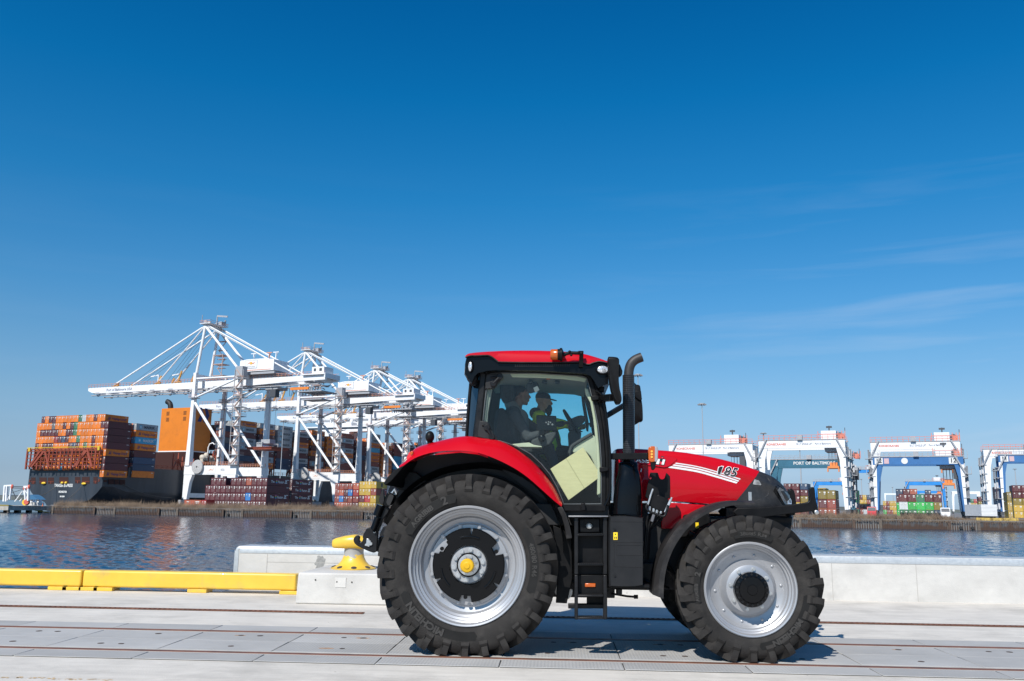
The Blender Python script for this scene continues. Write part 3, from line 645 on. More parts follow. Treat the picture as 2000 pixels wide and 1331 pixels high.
KD_ = {}
def wheel(kind, centre, spec):
    R, wid, rim_r, nl, lug, sq = spec
    h = wid / 2
    rear = kind == 'rear_wheel'
    if rear:
        prof = [(.632, -h * .80), (.632, -h * .84), (.622, -h * .88), (.606, -h * .86), (.597, -h * .76), (.592, -h * .66), (.574, -h * .62), (.570, -h * .50), (.546, -h * .46), (.542, -h * .34), (.520, -h * .28), (.514, -h * .02), (.500, h * .06), (.455, h * .12), (.440, h * .10), (.425, h * .02), (.36, h * .0), (.20, h * .0), (.0001, h * .0)]
    else:
        prof = [(.486, -h * .80), (.486, -h * .85), (.476, -h * .89), (.462, -h * .87), (.455, -h * .75), (.450, -h * .66), (.436, -h * .62), (.432, -h * .48), (.415, -h * .44), (.405, -h * .28), (.385, -h * .22), (.372, -h * .16), (.325, -h * .10), (.300, -h * .06), (.288, -h * .12), (.270, -h * .42), (.245, -h * .62), (.20, -h * .70), (.0001, -h * .70)]
    mb = MB(); mb.lathe(prof, (0, 0, 0), 'y', 96)
    rimback = [(prof[0][0], prof[0][1]), (prof[0][0], h * .8), (prof[0][0] - .03, h * .8), (prof[9][0] + .01, h * .3), (prof[9][0] + .01, -h * .1)]
    mb.lathe(rimback, (0, 0, 0), 'y', 64)
    w = mb.build(kind, M_silver, None, smooth=32); ORG[w.name] = Vector((0, 0, 0))
    w.parent = TR; w.location = Vector(centre) - TC
    tyre_mesh(*spec).build('tyre', M_rub, w, smooth=28)
    fy = -h * 1.0 - .004
    rc = (rim_r + R - lug) / 2
    if rear: pls = [(.675, .765, -62, -12), (.675, .765, 58, 110), (.675, .765, 172, 246)]; wds = [('AGRIBIB', .078, .718, -44, 1.05, .003), ('2', .12, .722, -21, 1.1, .004), ('480/80 R46', .072, .718, 84, 1.05, .0015), ('MICHELIN', .098, .722, 218, 1.12, .005)]
    else: pls = [(.535, .605, -16, 24), (.535, .605, -104, -70), (.535, .605, 96, 172)]; wds = [('380/85 R34', .055, .57, 4, 1.1, .001), ('AGRIBIB', .05, .57, -94, 1.0, .002), ('2', .08, .57, -75, 1.1, .003), ('MICHELIN', .078, .57, 140, 1.12, .004)]
    for r0_, r1_, a0_, a1_ in pls: mb = MB(); arc_plate(mb, r0_, r1_, radians(a0_), radians(a1_), -h * .992); mb.build('sidewall_plate', M_rub2, w)
    for tx_, sz_, r_, a_, sx_, bo_ in wds: mt = MB(); arc_text(mt, tx_, sz_, r_, radians(a_), fy, sx=sx_, bold=bo_); mt.build('sidewall_lettering', M_rub3, w)
    if rear:
        # notched black wheel weight
        n = 240; out = []
        for i in range(n):
            a = 2 * pi * i / n; d = math.degrees(a) % 360; r = .392
            for c_, hw, dp in ((4, 1.6, .07), (124, 1.6, .06), (244, 1.6, .06)):
                if abs((d - c_ + 180) % 360 - 180) < hw: r = .392 - dp
            for c_, hw, rr in ((62, 9, .31), (184, 9, .325), (304, 9, .31)):
                if abs((d - c_ + 180) % 360 - 180) < hw: r = rr
            for c_, hw, rr in ((55, 3, .375), (303, 14, .345)):
                if abs((d - c_ + 180) % 360 - 180) < hw: r = min(r, rr)
            out.append((r, a))
        mb = MB(); ring = []
        f0, f1 = -h * .30, -h * .02
        sec = []
        for q, y, di in ((0, f1, 0), (0, f0 + .012, 0), (0, f0, .012)): sec.append([Vector(((r - di) * sin(a), y, (r - di) * cos(a))) for r, a in out])
        for r_, y in ((.212, f0), (.204, f0 + .012), (.204, f1)): sec.append([Vector((r_ * sin(a), y, r_ * cos(a))) for r, a in out])
        mb.loft(sec, caps=False); ww = mb.build('wheel_weight', M_gls, w, smooth=35)
        mb = MB()
        for c_ in (2, 122, 242):
            sec = []
            for rr, yy in ((.285, f0 - .001), (.288, f0 - .012), (.298, f0 - .016), (.308, f0 - .012), (.311, f0 - .001)): sec.append([Vector((rr * sin(radians(c_ + t)), yy, rr * cos(radians(c_ + t)))) for t in np.linspace(-20, 20, 13)])
            mb.loft(sec, closed=False)
        mb.build('cast_rib', M_gls, ww, smooth=50)
        mb = MB(); mt2 = MB()
        for c_ in (300, 64, 184):
            mb.disc((.335 * sin(radians(c_)), f0 - .002, .335 * cos(radians(c_))), .022, -.02, 14, 'y')
        mb.build('lifting_pin', M_gls, ww, smooth=30)
        for a_, tx in ((-24, 'HI'), (40, '11B'), (100, '227'), (150, 'Y4'), (206, '31'), (268, '72')): arc_text(mt2, tx, .035, .335 if tx in ('HI', '11B') else .26, radians(a_), f0 - .002)
        for i in range(12):
            a = 2 * pi * (i + .5) / 12; mb = MB(); c = Vector((.412 * sin(a), -h * .02, .412 * cos(a))); mb.disc(c, .016, -.022, 8, 'y'); mb.disc(c, .024, -.008, 12, 'y'); mb.build('rim_bolt', M_silver, w)
        mb = MB(); mb.lathe([(.0001, -h * .20), (.188, -h * .20), (.196, -h * .17), (.198, h * .02)], (0, 0, 0), 'y', 48); hb = mb.build('hub', mat('hub_grey', (.36, .365, .375), .45, metal=.3, var=.08, vscale=9), w, smooth=35)
        for i in range(10):
            a = 2 * pi * (i + .2) / 10; mb = MB(); c = Vector((.158 * sin(a), -h * .20, .158 * cos(a))); mb.disc(c, .021, -.026, 6, 'y'); mb.disc(c, .028, -.006, 14, 'y'); mb.build('wheel_nut', M_steel, w)
        mb = MB(); mb.lathe([(.0001, -h * .30), (.112, -h * .30), (.118, -h * .27), (.122, -h * .19)], (0, 0, 0), 'y', 40); mb.build('hub_plate', M_steel, w, smooth=35)
        mb = MB(); mb.lathe([(.118, -h * .31), (.128, -h * .31), (.128, -h * .19), (.118, -h * .19)], (0, 0, 0), 'y', 40); mb.build('hub_seal', M_blk, w)
        for i in range(8):
            a = 2 * pi * (i + .4) / 8; mb = MB(); mb.disc(Vector((.088 * sin(a), -h * .30, .088 * cos(a))), .016, -.018, 8, 'y'); mb.build('hub_bolt', M_steel, w)
        mb = MB(); mb.lathe([(.034, -h * .30), (.034, -h * .98)], (0, 0, 0), 'y', 20); mb.build('axle_shaft', M_steel, w, smooth=40)
        mb = MB(); mb.lathe([(.0001, -h * 1.02), (.028, -h * 1.02), (.032, -h * 1.0), (.036, -h * .99), (.062, -h * .985), (.073, -h * .94), (.074, -h * .72), (.066, -h * .68), (.034, -h * .68)], (0, 0, 0), 'y', 32)
        mb.build('hub_cap', mat('cap_yellow', (.62, .36, .012), .45, var=.08, spec=.3), w, smooth=40)
    else:
        for i in range(10):
            a = 2 * pi * (i + .35) / 10; mb = MB(); c = Vector((.348 * sin(a), -h * .13, .348 * cos(a))); mb.ell(c, (.017, .012, .017), 10, 6); mb.build('rim_bolt', M_silver, w, smooth=60)
        for i in range(8):
            a = 2 * pi * (i + .25) / 8; mb = MB(); c = Vector((.207 * sin(a), -h * .70, .207 * cos(a))); mb.disc(c, .015, -.022, 6, 'y'); mb.disc(c, .021, -.006, 12, 'y'); mb.build('wheel_nut', M_steel, w)
        mb = MB(); mb.lathe([(.0001, -h * 1.28), (.050, -h * 1.28), (.054, -h * 1.24), (.128, -h * 1.22), (.136, -h * 1.16), (.170, -h * 1.12), (.178, -h * 1.06), (.180, -h * .70)], (0, 0, 0), 'y', 48)
        hb = mb.build('hub', M_gls, w, smooth=32)
        for i in range(18):
            a = 2 * pi * i / 18; mb = MB(); mb.disc(Vector((.156 * sin(a), -h * 1.12, .156 * cos(a))), .012, -.014, 6, 'y'); mb.build('hub_bolt', M_sat, w)
    return w

RW = W(912.6, 1106, YT + .05); FW = W(1466, 1157.2, YT + .05)
rw_c = Vector((RW.x, YT + .25, .013 + .918)); fw_c = Vector((FW.x, YT + .20, .013 + .728))
wr = wheel('rear_wheel', rw_c, (.970, .49, .62, 26, .062, .918))
wf = wheel('front_wheel', fw_c, (.757, .395, .475, 22, .054, .728))
km = kids_map()
for w_, c in ((wr, rw_c), (wf, fw_c)):
    c2 = copy_tree(w_, km, TR); c2.location = Vector((c.x, 2 * YC - c.y, c.z)) - TC
    # same wheel turned about the upright axis so that its outer face looks away
    c2.rotation_euler = (0, 0, pi)

# ---- bodywork helpers
def seg(k, pts, Y): return tr(k, pts, Y)
def plate(name, k, pts, Y, th, m, parent=TR, bevel=0.006, smooth=30):
    mb = MB(); mb.prism(seg(k, pts, Y), (0, th, 0)); return mb.build(name, m, parent, smooth=smooth, bevel=bevel)
def smooth_pts(pts, n=4, closed=False):      # Catmull-Rom
    P = [Vector(p) if len(p) == 3 else Vector((p[0], p[1], 0)) for p in pts]; out = []; N = len(P)
    rng_ = range(N if closed else N - 1)
    for i in rng_:
        p0 = P[(i - 1) % N] if closed or i > 0 else P[i]; p1 = P[i]; p2 = P[(i + 1) % N]; p3 = P[(i + 2) % N] if closed or i + 2 < N else P[i + 1]
        for j in range(n):
            t = j / n; out.append(0.5 * ((2 * p1) + (p2 - p0) * t + (2 * p0 - 5 * p1 + 4 * p2 - p3) * t * t + (3 * p1 - p0 - 3 * p2 + p3) * t ** 3))
    if not closed: out.append(P[-1])
    return [(v.x, v.y) for v in out] if len(pts[0]) == 2 else out

# ---- hood
def hood_section(top, bot, hw, zc=None):
    Yn = YC - hw; T = W(top[0], top[1], Yn); Bt = W(bot[0], bot[1], Yn); sec = []
    half = [(-.975, 0), (-1.0, .12), (-1.01, .30), (-.995, .46), (-.965, .58), (-.972, .68), (-.985, .78), (-.955, .845), (-.885, .88), (-.87, .915), (-.835, .96), (-.74, .99), (-.4, 1.0), (0, 1.003)]
    for f, z in half + [(-a, b) for a, b in reversed(half[:-1])]:
        x = Bt.x + (T.x - Bt.x) * z; sec.append(Vector((x, YC + f * hw, Bt.z + (T.z - Bt.z) * z)))
    return sec
dz = lambda x, y: zp('D', x, y)
hood = [((1203, 879), (1203, 979), .46), ((1208, 874.5), (1207, 979), .475), ((1240, 874.5), (1236, 979), .48), ((1286, 877.2), (1276, 979), .475), ((1340, 882), (1322, 979.5), .465), ((1400, 892.6), (1368, 983), .445), ((1440, 903), (1402, 986), .42), ((1474, 914), (1426, 986), .395), ((1487, 919), (1432, 986), .385)]
secs = [hood_section(*h_) for h_ in hood]
def dens(secs, n=3):
    out = []
    N = len(secs)
    for i in range(N - 1):
        for j in range(n):
            t = j / n; a, b_ = secs[max(i - 1, 0)], secs[min(i + 2, N - 1)]
            q = []
            for p0, p1, p2, p3 in zip(a, secs[i], secs[i + 1], b_):
                q.append(0.5 * ((2 * p1) + (p2 - p0) * t + (2 * p0 - 5 * p1 + 4 * p2 - p3) * t * t + (3 * p1 - p0 - 3 * p2 + p3) * t ** 3))
            out.append(q)
    return out + [secs[-1]]
mbh = MB(); mbh.loft(dens(secs)); HOOD = mbh.build('hood', M_red, TR, smooth=40)
nose = [((1487, 919), (1432, 986), .385), ((1506, 926.5), (1462, 1008), .365), ((1520, 935), (1490, 1014), .33), ((1534, 949), (1516, 1018), .275), ((1543, 966), (1536, 1022), .20), ((1548.5, 988), (1546, 1026), .11), ((1550, 1005), (1549, 1026), .03)]
mbn = MB(); mbn.loft(dens([hood_section(*h_) for h_ in nose], 3)); NOSE = mbn.build('grille_nose', mat('nose_black', (.020, .020, .022), .35, var=.3, vscale=30, dirt=(.045, .042, .04, .5), dscale=9), TR, smooth=45)
from mathutils.bvhtree import BVHTree
def bvh_of(mb): return BVHTree.FromPolygons(mb.v, mb.f)
BH, BN = bvh_of(mbh), bvh_of(mbn)
def onto(bvh, px, py, off=.003):
    d = ray(px, py).normalized(); loc, nrm, i, dist = bvh.ray_cast(CAMP, d)
    if loc is None: return None
    if nrm.dot(d) > 0: nrm = -nrm
    return loc + nrm * off
def decal(mb, bvh, pts, faces, off=.003):
    vs = [onto(bvh, x, y, off) for x, y in pts]
    idx = {}; 
    for i, v in enumerate(vs):
        if v is not None: idx[i] = len(idx)
    mb.add([vs[i] for i in idx], [tuple(idx[i] for i in f) for f in faces if all(i in idx for i in f)])
def strip(mb, bvh, a, b_, n=24, off=.003):      # band between two pixel curves
    pa = smooth_pts(a, 8); pb = smooth_pts(b_, 8); n = min(len(pa), len(pb)); pts = pa[:n] + pb[:n]
    decal(mb, bvh, pts, [(i, i + 1, n + i + 1, n + i) for i in range(n - 1)], off)
mb = MB()
for up, lo in (([(402, 320), (600, 352), (800, 404), (1031, 476)], [(390, 330), (600, 362), (800, 415), (1026, 487)]),
               ([(382, 336), (600, 371), (800, 424), (1017, 494)], [(366, 349), (600, 386), (800, 440), (1008, 506)]),
               ([(356, 354), (600, 394), (800, 449), (1002, 511)], [(322, 369), (600, 413), (800, 468), (990, 524)])):
    strip(mb, BH, [dz(*p) for p in up], [dz(*p) for p in lo])
mb.build('hood_stripe', M_white, HOOD)
def finer(vs, fs, L):
    bm = bmesh.new(); bv = [bm.verts.new(v) for v in vs]
    for f in fs:
        try: bm.faces.new([bv[i] for i in f])
        except ValueError: pass
    bmesh.ops.triangulate(bm, faces=bm.faces)
    for _ in range(5):
        e = [e for e in bm.edges if e.calc_length() > L]
        if not e: break
        bmesh.ops.subdivide_edges(bm, edges=e, cuts=1); bmesh.ops.triangulate(bm, faces=bm.faces)
    bm.verts.index_update(); r = [v.co.copy() for v in bm.verts], [tuple(v.index for v in f.verts) for f in bm.faces]; bm.free(); return r
def px_text(mb, bvh, body, c, size, ang, off, bold=0.0, shear=0.0, sx=1.0, spacing=1.0):
    vs, fs = text_mesh(body, size, bold=bold, shear=shear, sx=sx, spacing=spacing, res=3); vs, fs = finer(vs, fs, size * .12)
    ca, sa = cos(ang), sin(ang); decal(mb, bvh, [(c[0] + v.x * ca + v.y * sa, c[1] + v.x * sa - v.y * ca) for v in vs], fs, off)
for bold, off, m_, gr in ((1.25, .006, M_white, 1.15), (.25, .010, M_ink, .2)):
    mb = MB(); ang_ = radians(10); ca, sa = cos(ang_), sin(ang_); c_ = dz(927, 412); px_text(mb, BH, '85', c_, 22, ang_, off, bold=bold, shear=.22, sx=1.12, spacing=1.08)
    one = [(-2, -8.4), (2.4, -8.4), (2.4, 8.4), (-.3, 8.4), (-1.2, 6.8), (-4.6, 5.6), (-4.6, 2.9), (-2, 3.4)] if m_ is M_ink else [(-3.5, -9.9), (3.9, -9.9), (3.9, 9.9), (-1.3, 9.9), (-2.2, 8.1), (-6.1, 6.7), (-6.1, 1.3), (-3.5, 1.7)]
    one = [((x + y * .22) * .95 - 19.5, y * .9) for x, y in one]
    vs1, fs1 = finer([Vector((x, y, 0)) for x, y in one], [tuple(range(8))], 3.0); decal(mb, BH, [(c_[0] + v.x * ca + v.y * sa, c_[1] + v.x * sa - v.y * ca) for v in vs1], fs1, off); mb.build('hood_number', m_, HOOD)
# raised badge panel with the maker's lettering
mb = MB(); bp = [dz(*p) for p in ((8, 262), (250, 258), (385, 272), (412, 282), (414, 294), (345, 352), (318, 366), (285, 372), (8, 330))]
vs = [onto(BH, x, y, .012) for x, y in bp]; vb = [onto(BH, x, y, -.01) for x, y in bp]; n = len(vs)
mb.add(vs + vb, [tuple(range(n))] + [(i, (i + 1) % n, n + (i + 1) % n, n + i) for i in range(n)]); BADGE = mb.build('badge_panel', M_red, HOOD, bevel=.008)
BB = bvh_of(mb)
for bold, off, m_ in ((.55, .0035, M_ink), (.15, .006, M_white)):
    mb = MB(); px_text(mb, BH, 'CASE', dz(42, 299), 11.8, radians(2.5), off + .012, bold=bold, shear=.12, sx=1.35); mb.build('badge_lettering', m_, BADGE)
def quad(mb, pts, off): decal(mb, BH, [dz(*p) for p in pts], [tuple(range(len(pts)))], off + .012)
mb = MB(); quad(mb, [(212, 284), (250, 286), (257, 266), (281, 268), (276, 289), (300, 292), (284, 345), (196, 336)], .003); mb.build('badge_emblem', M_ink, BADGE)
mb = MB(); quad(mb, [(218, 290), (243, 291), (232, 335), (204, 332)], .0055); quad(mb, [(271, 294), (294, 296), (280, 340), (258, 337)], .0055); quad(mb, [(228, 312), (240, 313), (236, 322), (226, 321)], .0055); quad(mb, [(262, 316), (272, 317), (270, 326), (260, 325)], .0055); mb.build('badge_emblem', M_white, BADGE)
mb = MB(); quad(mb, [(259, 270), (277, 272), (258, 338), (238, 335)], .006); mb.build('badge_emblem', M_redl, BADGE)
mb = MB(); px_text(mb, BH, '1', dz(58, 397), 9, 0.0, .006, bold=.4, shear=.2); mb.build('side_number', M_white, HOOD)
# black seam and lower side panel
plate('side_panel', 'P', smooth_pts([(1292, 981), (1330, 983.5), (1378, 987)], 4) + smooth_pts([(1376, 990), (1350, 1003), (1330, 1017), (1316, 1033)], 4) + [(1300, 1033), (1292, 1033)], YC - .462, .06, M_red, bevel=.008)
# headlight, upper work lamp, tape on the nose
def nose_poly(name, pts, m_, off=.006, depth=.012, parent=NOSE, k='D'):
    q = [zp(k, *p) for p in pts]; vs = [onto(BN, x, y, off) for x, y in q]; vb = [onto(BN, x, y, off - depth) for x, y in q]
    if any(v is None for v in vs + vb): 
        keep = [i for i in range(len(q)) if vs[i] is not None and vb[i] is not None]; vs = [vs[i] for i in keep]; vb = [vb[i] for i in keep]
    n = len(vs); mb = MB(); mb.add(vs + vb, [tuple(range(n))] + [(i, (i + 1) % n, n + (i + 1) % n, n + i) for i in range(n)]); return mb.build(name, m_, parent)
nose_poly('headlight_surround', [(1352, 598), (1372, 552), (1392, 538), (1440, 575), (1505, 632), (1528, 690), (1524, 735), (1470, 742), (1440, 733), (1400, 670)], M_gls, .004)
nose_poly('headlight', [(1390, 590), (1412, 563), (1450, 590), (1505, 640), (1524, 690), (1523, 728), (1462, 728), (1440, 690)], mat('headlight_glass', (.10, .12, .14), .08, metal=.3, coat=1.0, var=.8, vscale=22), .008)
nose_poly('headlight_reflector', [(1484, 700), (1512, 668), (1522, 694), (1521, 724), (1486, 724)], M_lens, .0105, .004)
nose_poly('work_lamp', [(1150, 490), (1170, 482), (1210, 494), (1232, 532), (1225, 540), (1152, 532)], mat('lamp_glass', (.35, .36, .37), .15, metal=.4, coat=.8, var=.5, vscale=25), .006)
nose_poly('tape_strip', [(1106, 606), (1138, 607), (1141, 690), (1110, 690)], M_steel, .004, .004)
nose_poly('grille_mesh', [(1190, 425), (1250, 440), (1300, 470), (1330, 520), (1300, 640), (1200, 690), (1010, 690), (985, 668), (1080, 560)], mat('grille_mesh', (.026, .026, .027), .6, var=.7, vscale=160, bump=.5, bscale=160), .003, .003)

# ---- chassis in dark steel
mb = MB(); Y0, Y1 = YC - .30, YC + .30
def bx(name, xa, xb, ya, yb, da, db, m_=M_sat, bevel=.012, par=TR):      # box from pixel x/y range at plane YC+da
    a = W(xa, yb, YC + da); b_ = W(xb, ya, YC + da); mb = MB(); mb.box((a.x, YC + da, a.z), (b_.x, YC + db, b_.z)); return mb.build(name, m_, par, bevel=bevel)
bx('engine_block', 1185, 1385, 985, 1150, -.34, .34, mat('chassis_dark', (.010, .010, .011), .6, var=.3, vscale=8))
bx('transmission', 1000, 1200, 1030, 1165, -.42, .42, MATS['chassis_dark'])
bx('rear_axle', 905, 925, 1080, 1132, -.75, .75, MATS['chassis_dark'])
bx('cab_floor', 945, 1190, 985, 1025, -.76, .76, MATS['chassis_dark'])
bx('front_axle', 1425, 1475, 1125, 1180, -.68, .68, MATS['chassis_dark'])
bx('front_support', 1330, 1540, 1012, 1095, -.26, .26, MATS['chassis_dark'])
mb = MB(); a = W(1500, 1010, YC - .34)
mb.loft([hood_section((1440, 990), (1440, 1060), .36), hood_section((1535, 1002), (1535, 1052), .34), hood_section((1549, 1006), (1545, 1036), .28)]); mb.build('front_weight_carrier', M_blk, TR, bevel=.012)
bx('side_rail', 1195, 1300, 1100, 1152, -.50, -.36, M_sat)
for px, py, r in ((1101, 1155, .10), (1328, 1100, .022), (1325, 1125, .03), (1290, 1112, .025)):
    mb = MB(); mb.disc(W(px, py, YC - .56), r, .05, 20, 'y'); mb.build('frame_fitting', M_steel if r > .09 else M_sat, TR, bevel=.004)
for i in range(9):      # pipes and brackets in the shade under the cab
    rng = random.Random(i); xa = 1110 + i * 24; mb = MB(); mb.tube([W(xa, 1085 + rng.random() * 60, YC - .52), W(xa + 30, 1110 + rng.random() * 40, YC - .56), W(xa + 52, 1140 + rng.random() * 20, YC - .5)], .014 + rng.random() * .02, 8); mb.build('hydraulic_pipe', M_sat, TR, smooth=40)
mb = MB(); mb.tube([W(1195, 1160, 10.3), W(1225, 1165, 10.2), W(1238, 1166, 10.2)], .012, 8); mb.tube([W(1238, 1166, 10.2), W(1246, 1166, 10.2)], .022, 8); mb.build('hanging_pipe', M_sat, TR, smooth=40)

# ---- rear fender
lo = smooth_pts([(170, 222), (200, 200), (260, 160), (340, 132), (420, 120), (520, 118), (620, 130), (720, 165), (820, 215), (900, 270), (980, 340), (1045, 398), (1090, 434)], 3)
up = smooth_pts([(186, 204), (205, 182), (238, 132), (275, 104), (360, 80), (440, 60), (540, 44), (640, 56), (740, 72), (850, 130), (950, 214), (1040, 322), (1094, 426)], 3)
n = min(len(lo), len(up)); lo, up = lo[:n], up[:n]
L = tr('B', lo, 9.66); U = []
for i, p in enumerate(up):
    t = i / (n - 1); U.append(tr('B', [p], 9.80)[0])
secs = []
for i in range(n):
    l, u = L[i], U[i]; mid = (l * .55 + u * .45) + Vector((0, -.018, .012))
    inn = Vector((u.x, 10.12, u.z + .03)); inn2 = Vector((l.x, 10.12, l.z - .0 if i < 3 else l.z + .02)); l2 = l + Vector((0, .03, .03))
    secs.append([l, mid, u, Vector((u.x, u.y + .09, u.z + .025)), inn, inn2, Vector((l.x, 9.74, l.z + .05)), l2])
mb = MB(); mb.loft(secs); FEN = mb.build('rear_fender', M_red, TR, smooth=38)
rf_far = MB(); rf_far.v = [Vector((v.x, 2 * YC - v.y, v.z)) for v in mb.v]; rf_far.f = [tuple(reversed(f)) for f in mb.f]; rf_far.build('rear_fender', M_red, TR, smooth=38)
# black rear tip and front extension
tp = smooth_pts([(188, 205), (150, 225), (105, 270), (84, 300), (88, 312), (120, 326), (180, 340), (250, 300), (300, 250), (262, 165), (200, 202)], 2)
mb = MB(); P_ = tr('B', [(190, 204), (150, 224), (108, 265), (84, 300)], 9.66); Q_ = tr('B', [(250, 168), (225, 215), (200, 262), (190, 330)], 9.74); Q2 = tr('B', [(205, 196), (170, 240), (125, 292), (92, 314)], 9.66)
mb.loft([[a, c, Vector((b_.x, 10.1, b_.z)), Vector((a.x + .02, 10.1, a.z + .01))] for a, b_, c in zip(P_, Q_, Q2)]); mb.build('fender_tip', M_blk, TR, bevel=.012)
mb = MB(); mb.prism(tr('B', [(100, 300), (180, 340), (250, 345), (330, 290), (270, 240), (190, 230)], 10.0), (0, .1, 0)); mb.build('fender_brace', M_blk, TR, bevel=.01)
fx1 = tr('B', [(1090, 432), (1112, 470), (1130, 520), (1142, 570), (1150, 612)], 9.66); fx2 = tr('B', [(1066, 440), (1090, 490), (1105, 540), (1112, 580), (1116, 618)], 9.70)
mb = MB(); mb.loft([[a, Vector((a.x + .01, 10.1, a.z)), Vector((b_.x, 10.1, b_.z)), b_] for a, b_ in zip(fx1, fx2)]); mb.build('fender_extension', M_fen, TR, bevel=.008)
# dark liner inside the arch and the wall behind the tyre
mb = MB(); arc = []
for i in range(30):
    a = radians(-68 + i * 152 / 29); r = 1.03 if i < 12 else 1.03 + .06 * sin((i - 12) / 17 * pi); arc.append(Vector((rw_c.x + r * sin(a), 0, rw_c.z + r * cos(a))))
mb.loft([[Vector((p.x, 9.80, p.z + .06)) for p in arc], [Vector((p.x, 10.14, p.z)) for p in arc]], closed=False); mb.build('arch_liner', M_blk, TR, smooth=50)
mb = MB(); mb.prism(tr('B', [(180, 230), (260, 175), (340, 145), (520, 128), (620, 140), (720, 175), (820, 225), (900, 280), (980, 350), (1060, 420), (1110, 500), (1140, 600), (1150, 900), (1080, 900), (900, 600), (300, 500), (160, 420)], 10.13), (0, .04, 0)); mb.build('inner_wall', MATS['chassis_dark'], TR)
mb = MB(); rr = .96 + .03
mb.tube([Vector((rw_c.x + 1.0 * sin(radians(a)), 10.08, rw_c.z + 1.0 * cos(radians(a)))) for a in range(5, 70, 5)], .012, 8); mb.build('liner_trim', M_sat, TR, smooth=50)
plate('side_tread_plate', 'C', [(0, 615), (60, 640), (135, 690), (140, 1000), (100, 1180), (20, 1175), (40, 900)], 9.98, .1, M_blk)
# lamps on the fender
mb = MB(); q = tr('P', [(794, 902), (794, 893), (799, 884), (806, 880), (808, 886), (806, 893), (803, 898)], 9.70); mb.prism(q, (0, .24, 0)); tl = mb.build('tail_lamp', M_redl, TR, bevel=.01)
mb = MB(); q = tr('P', [(800, 884.5), (805.5, 881), (807, 885), (803, 890)], 9.69); mb.prism(q, (0, .02, 0)); mb.build('indicator_lens', M_amber, tl, bevel=.003)
mb = MB(); c = W(839.5, 853.5, 9.95); mb.ell(c, (.052, .062, .066), 20, 12); wl = mb.build('work_light', M_blk, TR, smooth=60)
mb = MB(); mb.tube([c - Vector((0, 0, .05)), c - Vector((0, 0, .13))], .028, 12); mb.tube([c - Vector((0, 0, .05)), c + Vector((.07, 0, -.08)), c + Vector((.12, 0, -.12))], .01, 8); mb.build('lamp_stem', M_blk, wl, smooth=40)

# ---- cab
YD, YF = YC - .83, YC + .83
outer = [(213, 252), (230, 246), (300, 240), (600, 243), (900, 262), (965, 268), (1003, 280), (1022, 330), (1045, 420), (1072, 540), (1092, 660), (1104, 780), (1112, 900), (1116, 1100), (1114, 1290), (795, 1288), (782, 1240), (745, 1140), (690, 1040), (620, 955), (540, 888), (440, 832), (330, 795), (240, 772), (150, 758), (158, 690), (172, 560), (190, 420)]
inner = [(240, 268), (256, 262), (330, 258), (600, 260), (900, 279), (945, 283), (975, 296), (992, 340), (1014, 430), (1042, 545), (1064, 665), (1076, 785), (1084, 900), (1086, 1100), (1084, 1238), (806, 1240), (795, 1205), (758, 1115), (705, 1020), (637, 938), (552, 868), (450, 812), (338, 774), (262, 756), (190, 742), (194, 690), (203, 565), (218, 425)]
def ring(name, k, o, i, Y, th, m_, parent=TR, bevel=.006):
    O = tr(k, o, Y); I = tr(k, i, Y); n = len(O); d = Vector((0, th, 0)); mb = MB()
    vs = O + I + [p + d for p in O] + [p + d for p in I]; fs = []
    for a in range(n):
        b_ = (a + 1) % n
        fs += [(a, b_, n + b_, n + a), (2 * n + a, 2 * n + b_, 3 * n + b_, 3 * n + a), (a, b_, 2 * n + b_, 2 * n + a), (n + a, n + b_, 3 * n + b_, 3 * n + a)]
    mb.add(vs, fs); return mb.build(name, m_, parent, bevel=bevel), mb
door, mbd = ring('cab_door', 'A', outer, inner, YD, .055, M_blk)
far = MB(); far.v = [Vector((v.x, 2 * YC - v.y, v.z)) for v in mbd.v]; far.f = mbd.f; dfar = far.build('cab_door', M_blk, TR, bevel=.006)
mb = MB(); q = [p + Vector((0, .02, 0)) for p in tr('A', inner, YD)]; mb.add(q, [tuple(range(len(q)))]); mb.build('door_glass', M_glass, door)
gI = tr('A', inner, YD)
mb = MB(); mb.add([Vector((p.x, YF - .025, p.z)) for p in gI], [tuple(range(len(gI)))]); mb.build('door_glass', M_glass2, dfar)
# grey rubber line round the pane
mb = MB(); q = tr('A', [(p[0] + (4 if p[0] < 600 else -4), p[1] + (4 if p[1] < 600 else -4)) for p in inner], YD - .002); mb.tube(q + [q[0]], .006, 6); mb.build('door_seal', mat('seal_grey', (.09, .10, .105), .5), door, smooth=60)
# windscreen, rear window and pillars
fr = tr('A', [(1003, 280), (1045, 420), (1072, 540), (1092, 660), (1104, 780), (1112, 900), (1116, 1100), (1114, 1240)], YD)
mb = MB(); mb.loft([[Vector((p.x + (.10 if 0 < j < 4 else 0) * (1 - abs(j - 2) / 2.0 * .3) + .005, YD + .03 + (YF - YD - .06) * j / 4, p.z)) for p in fr] for j in range(5)], closed=False); mb.build('windscreen', M_glass2, TR, smooth=60)
for Yp, s in ((YD, 1), (YF, -1)):
    mb = MB(); q = [Vector((p.x + .02, Yp + s * .05, p.z)) for p in fr]; mb.tube(q, .035, 8); mb.build('front_pillar', M_blk, TR, smooth=50)
re_o = tr('A', [(118, 340), (108, 450), (98, 580), (88, 740)], YD + .30); re_i = tr('A', [(208, 258), (190, 420), (172, 560), (150, 758)], YD + .03)
mb = MB(); secs = []
for j in range(7):
    t = j / 6; secs.append([a.lerp(b_, 1 - (1 - t) ** 1.8) if True else a for a, b_ in zip(re_o, re_i)])
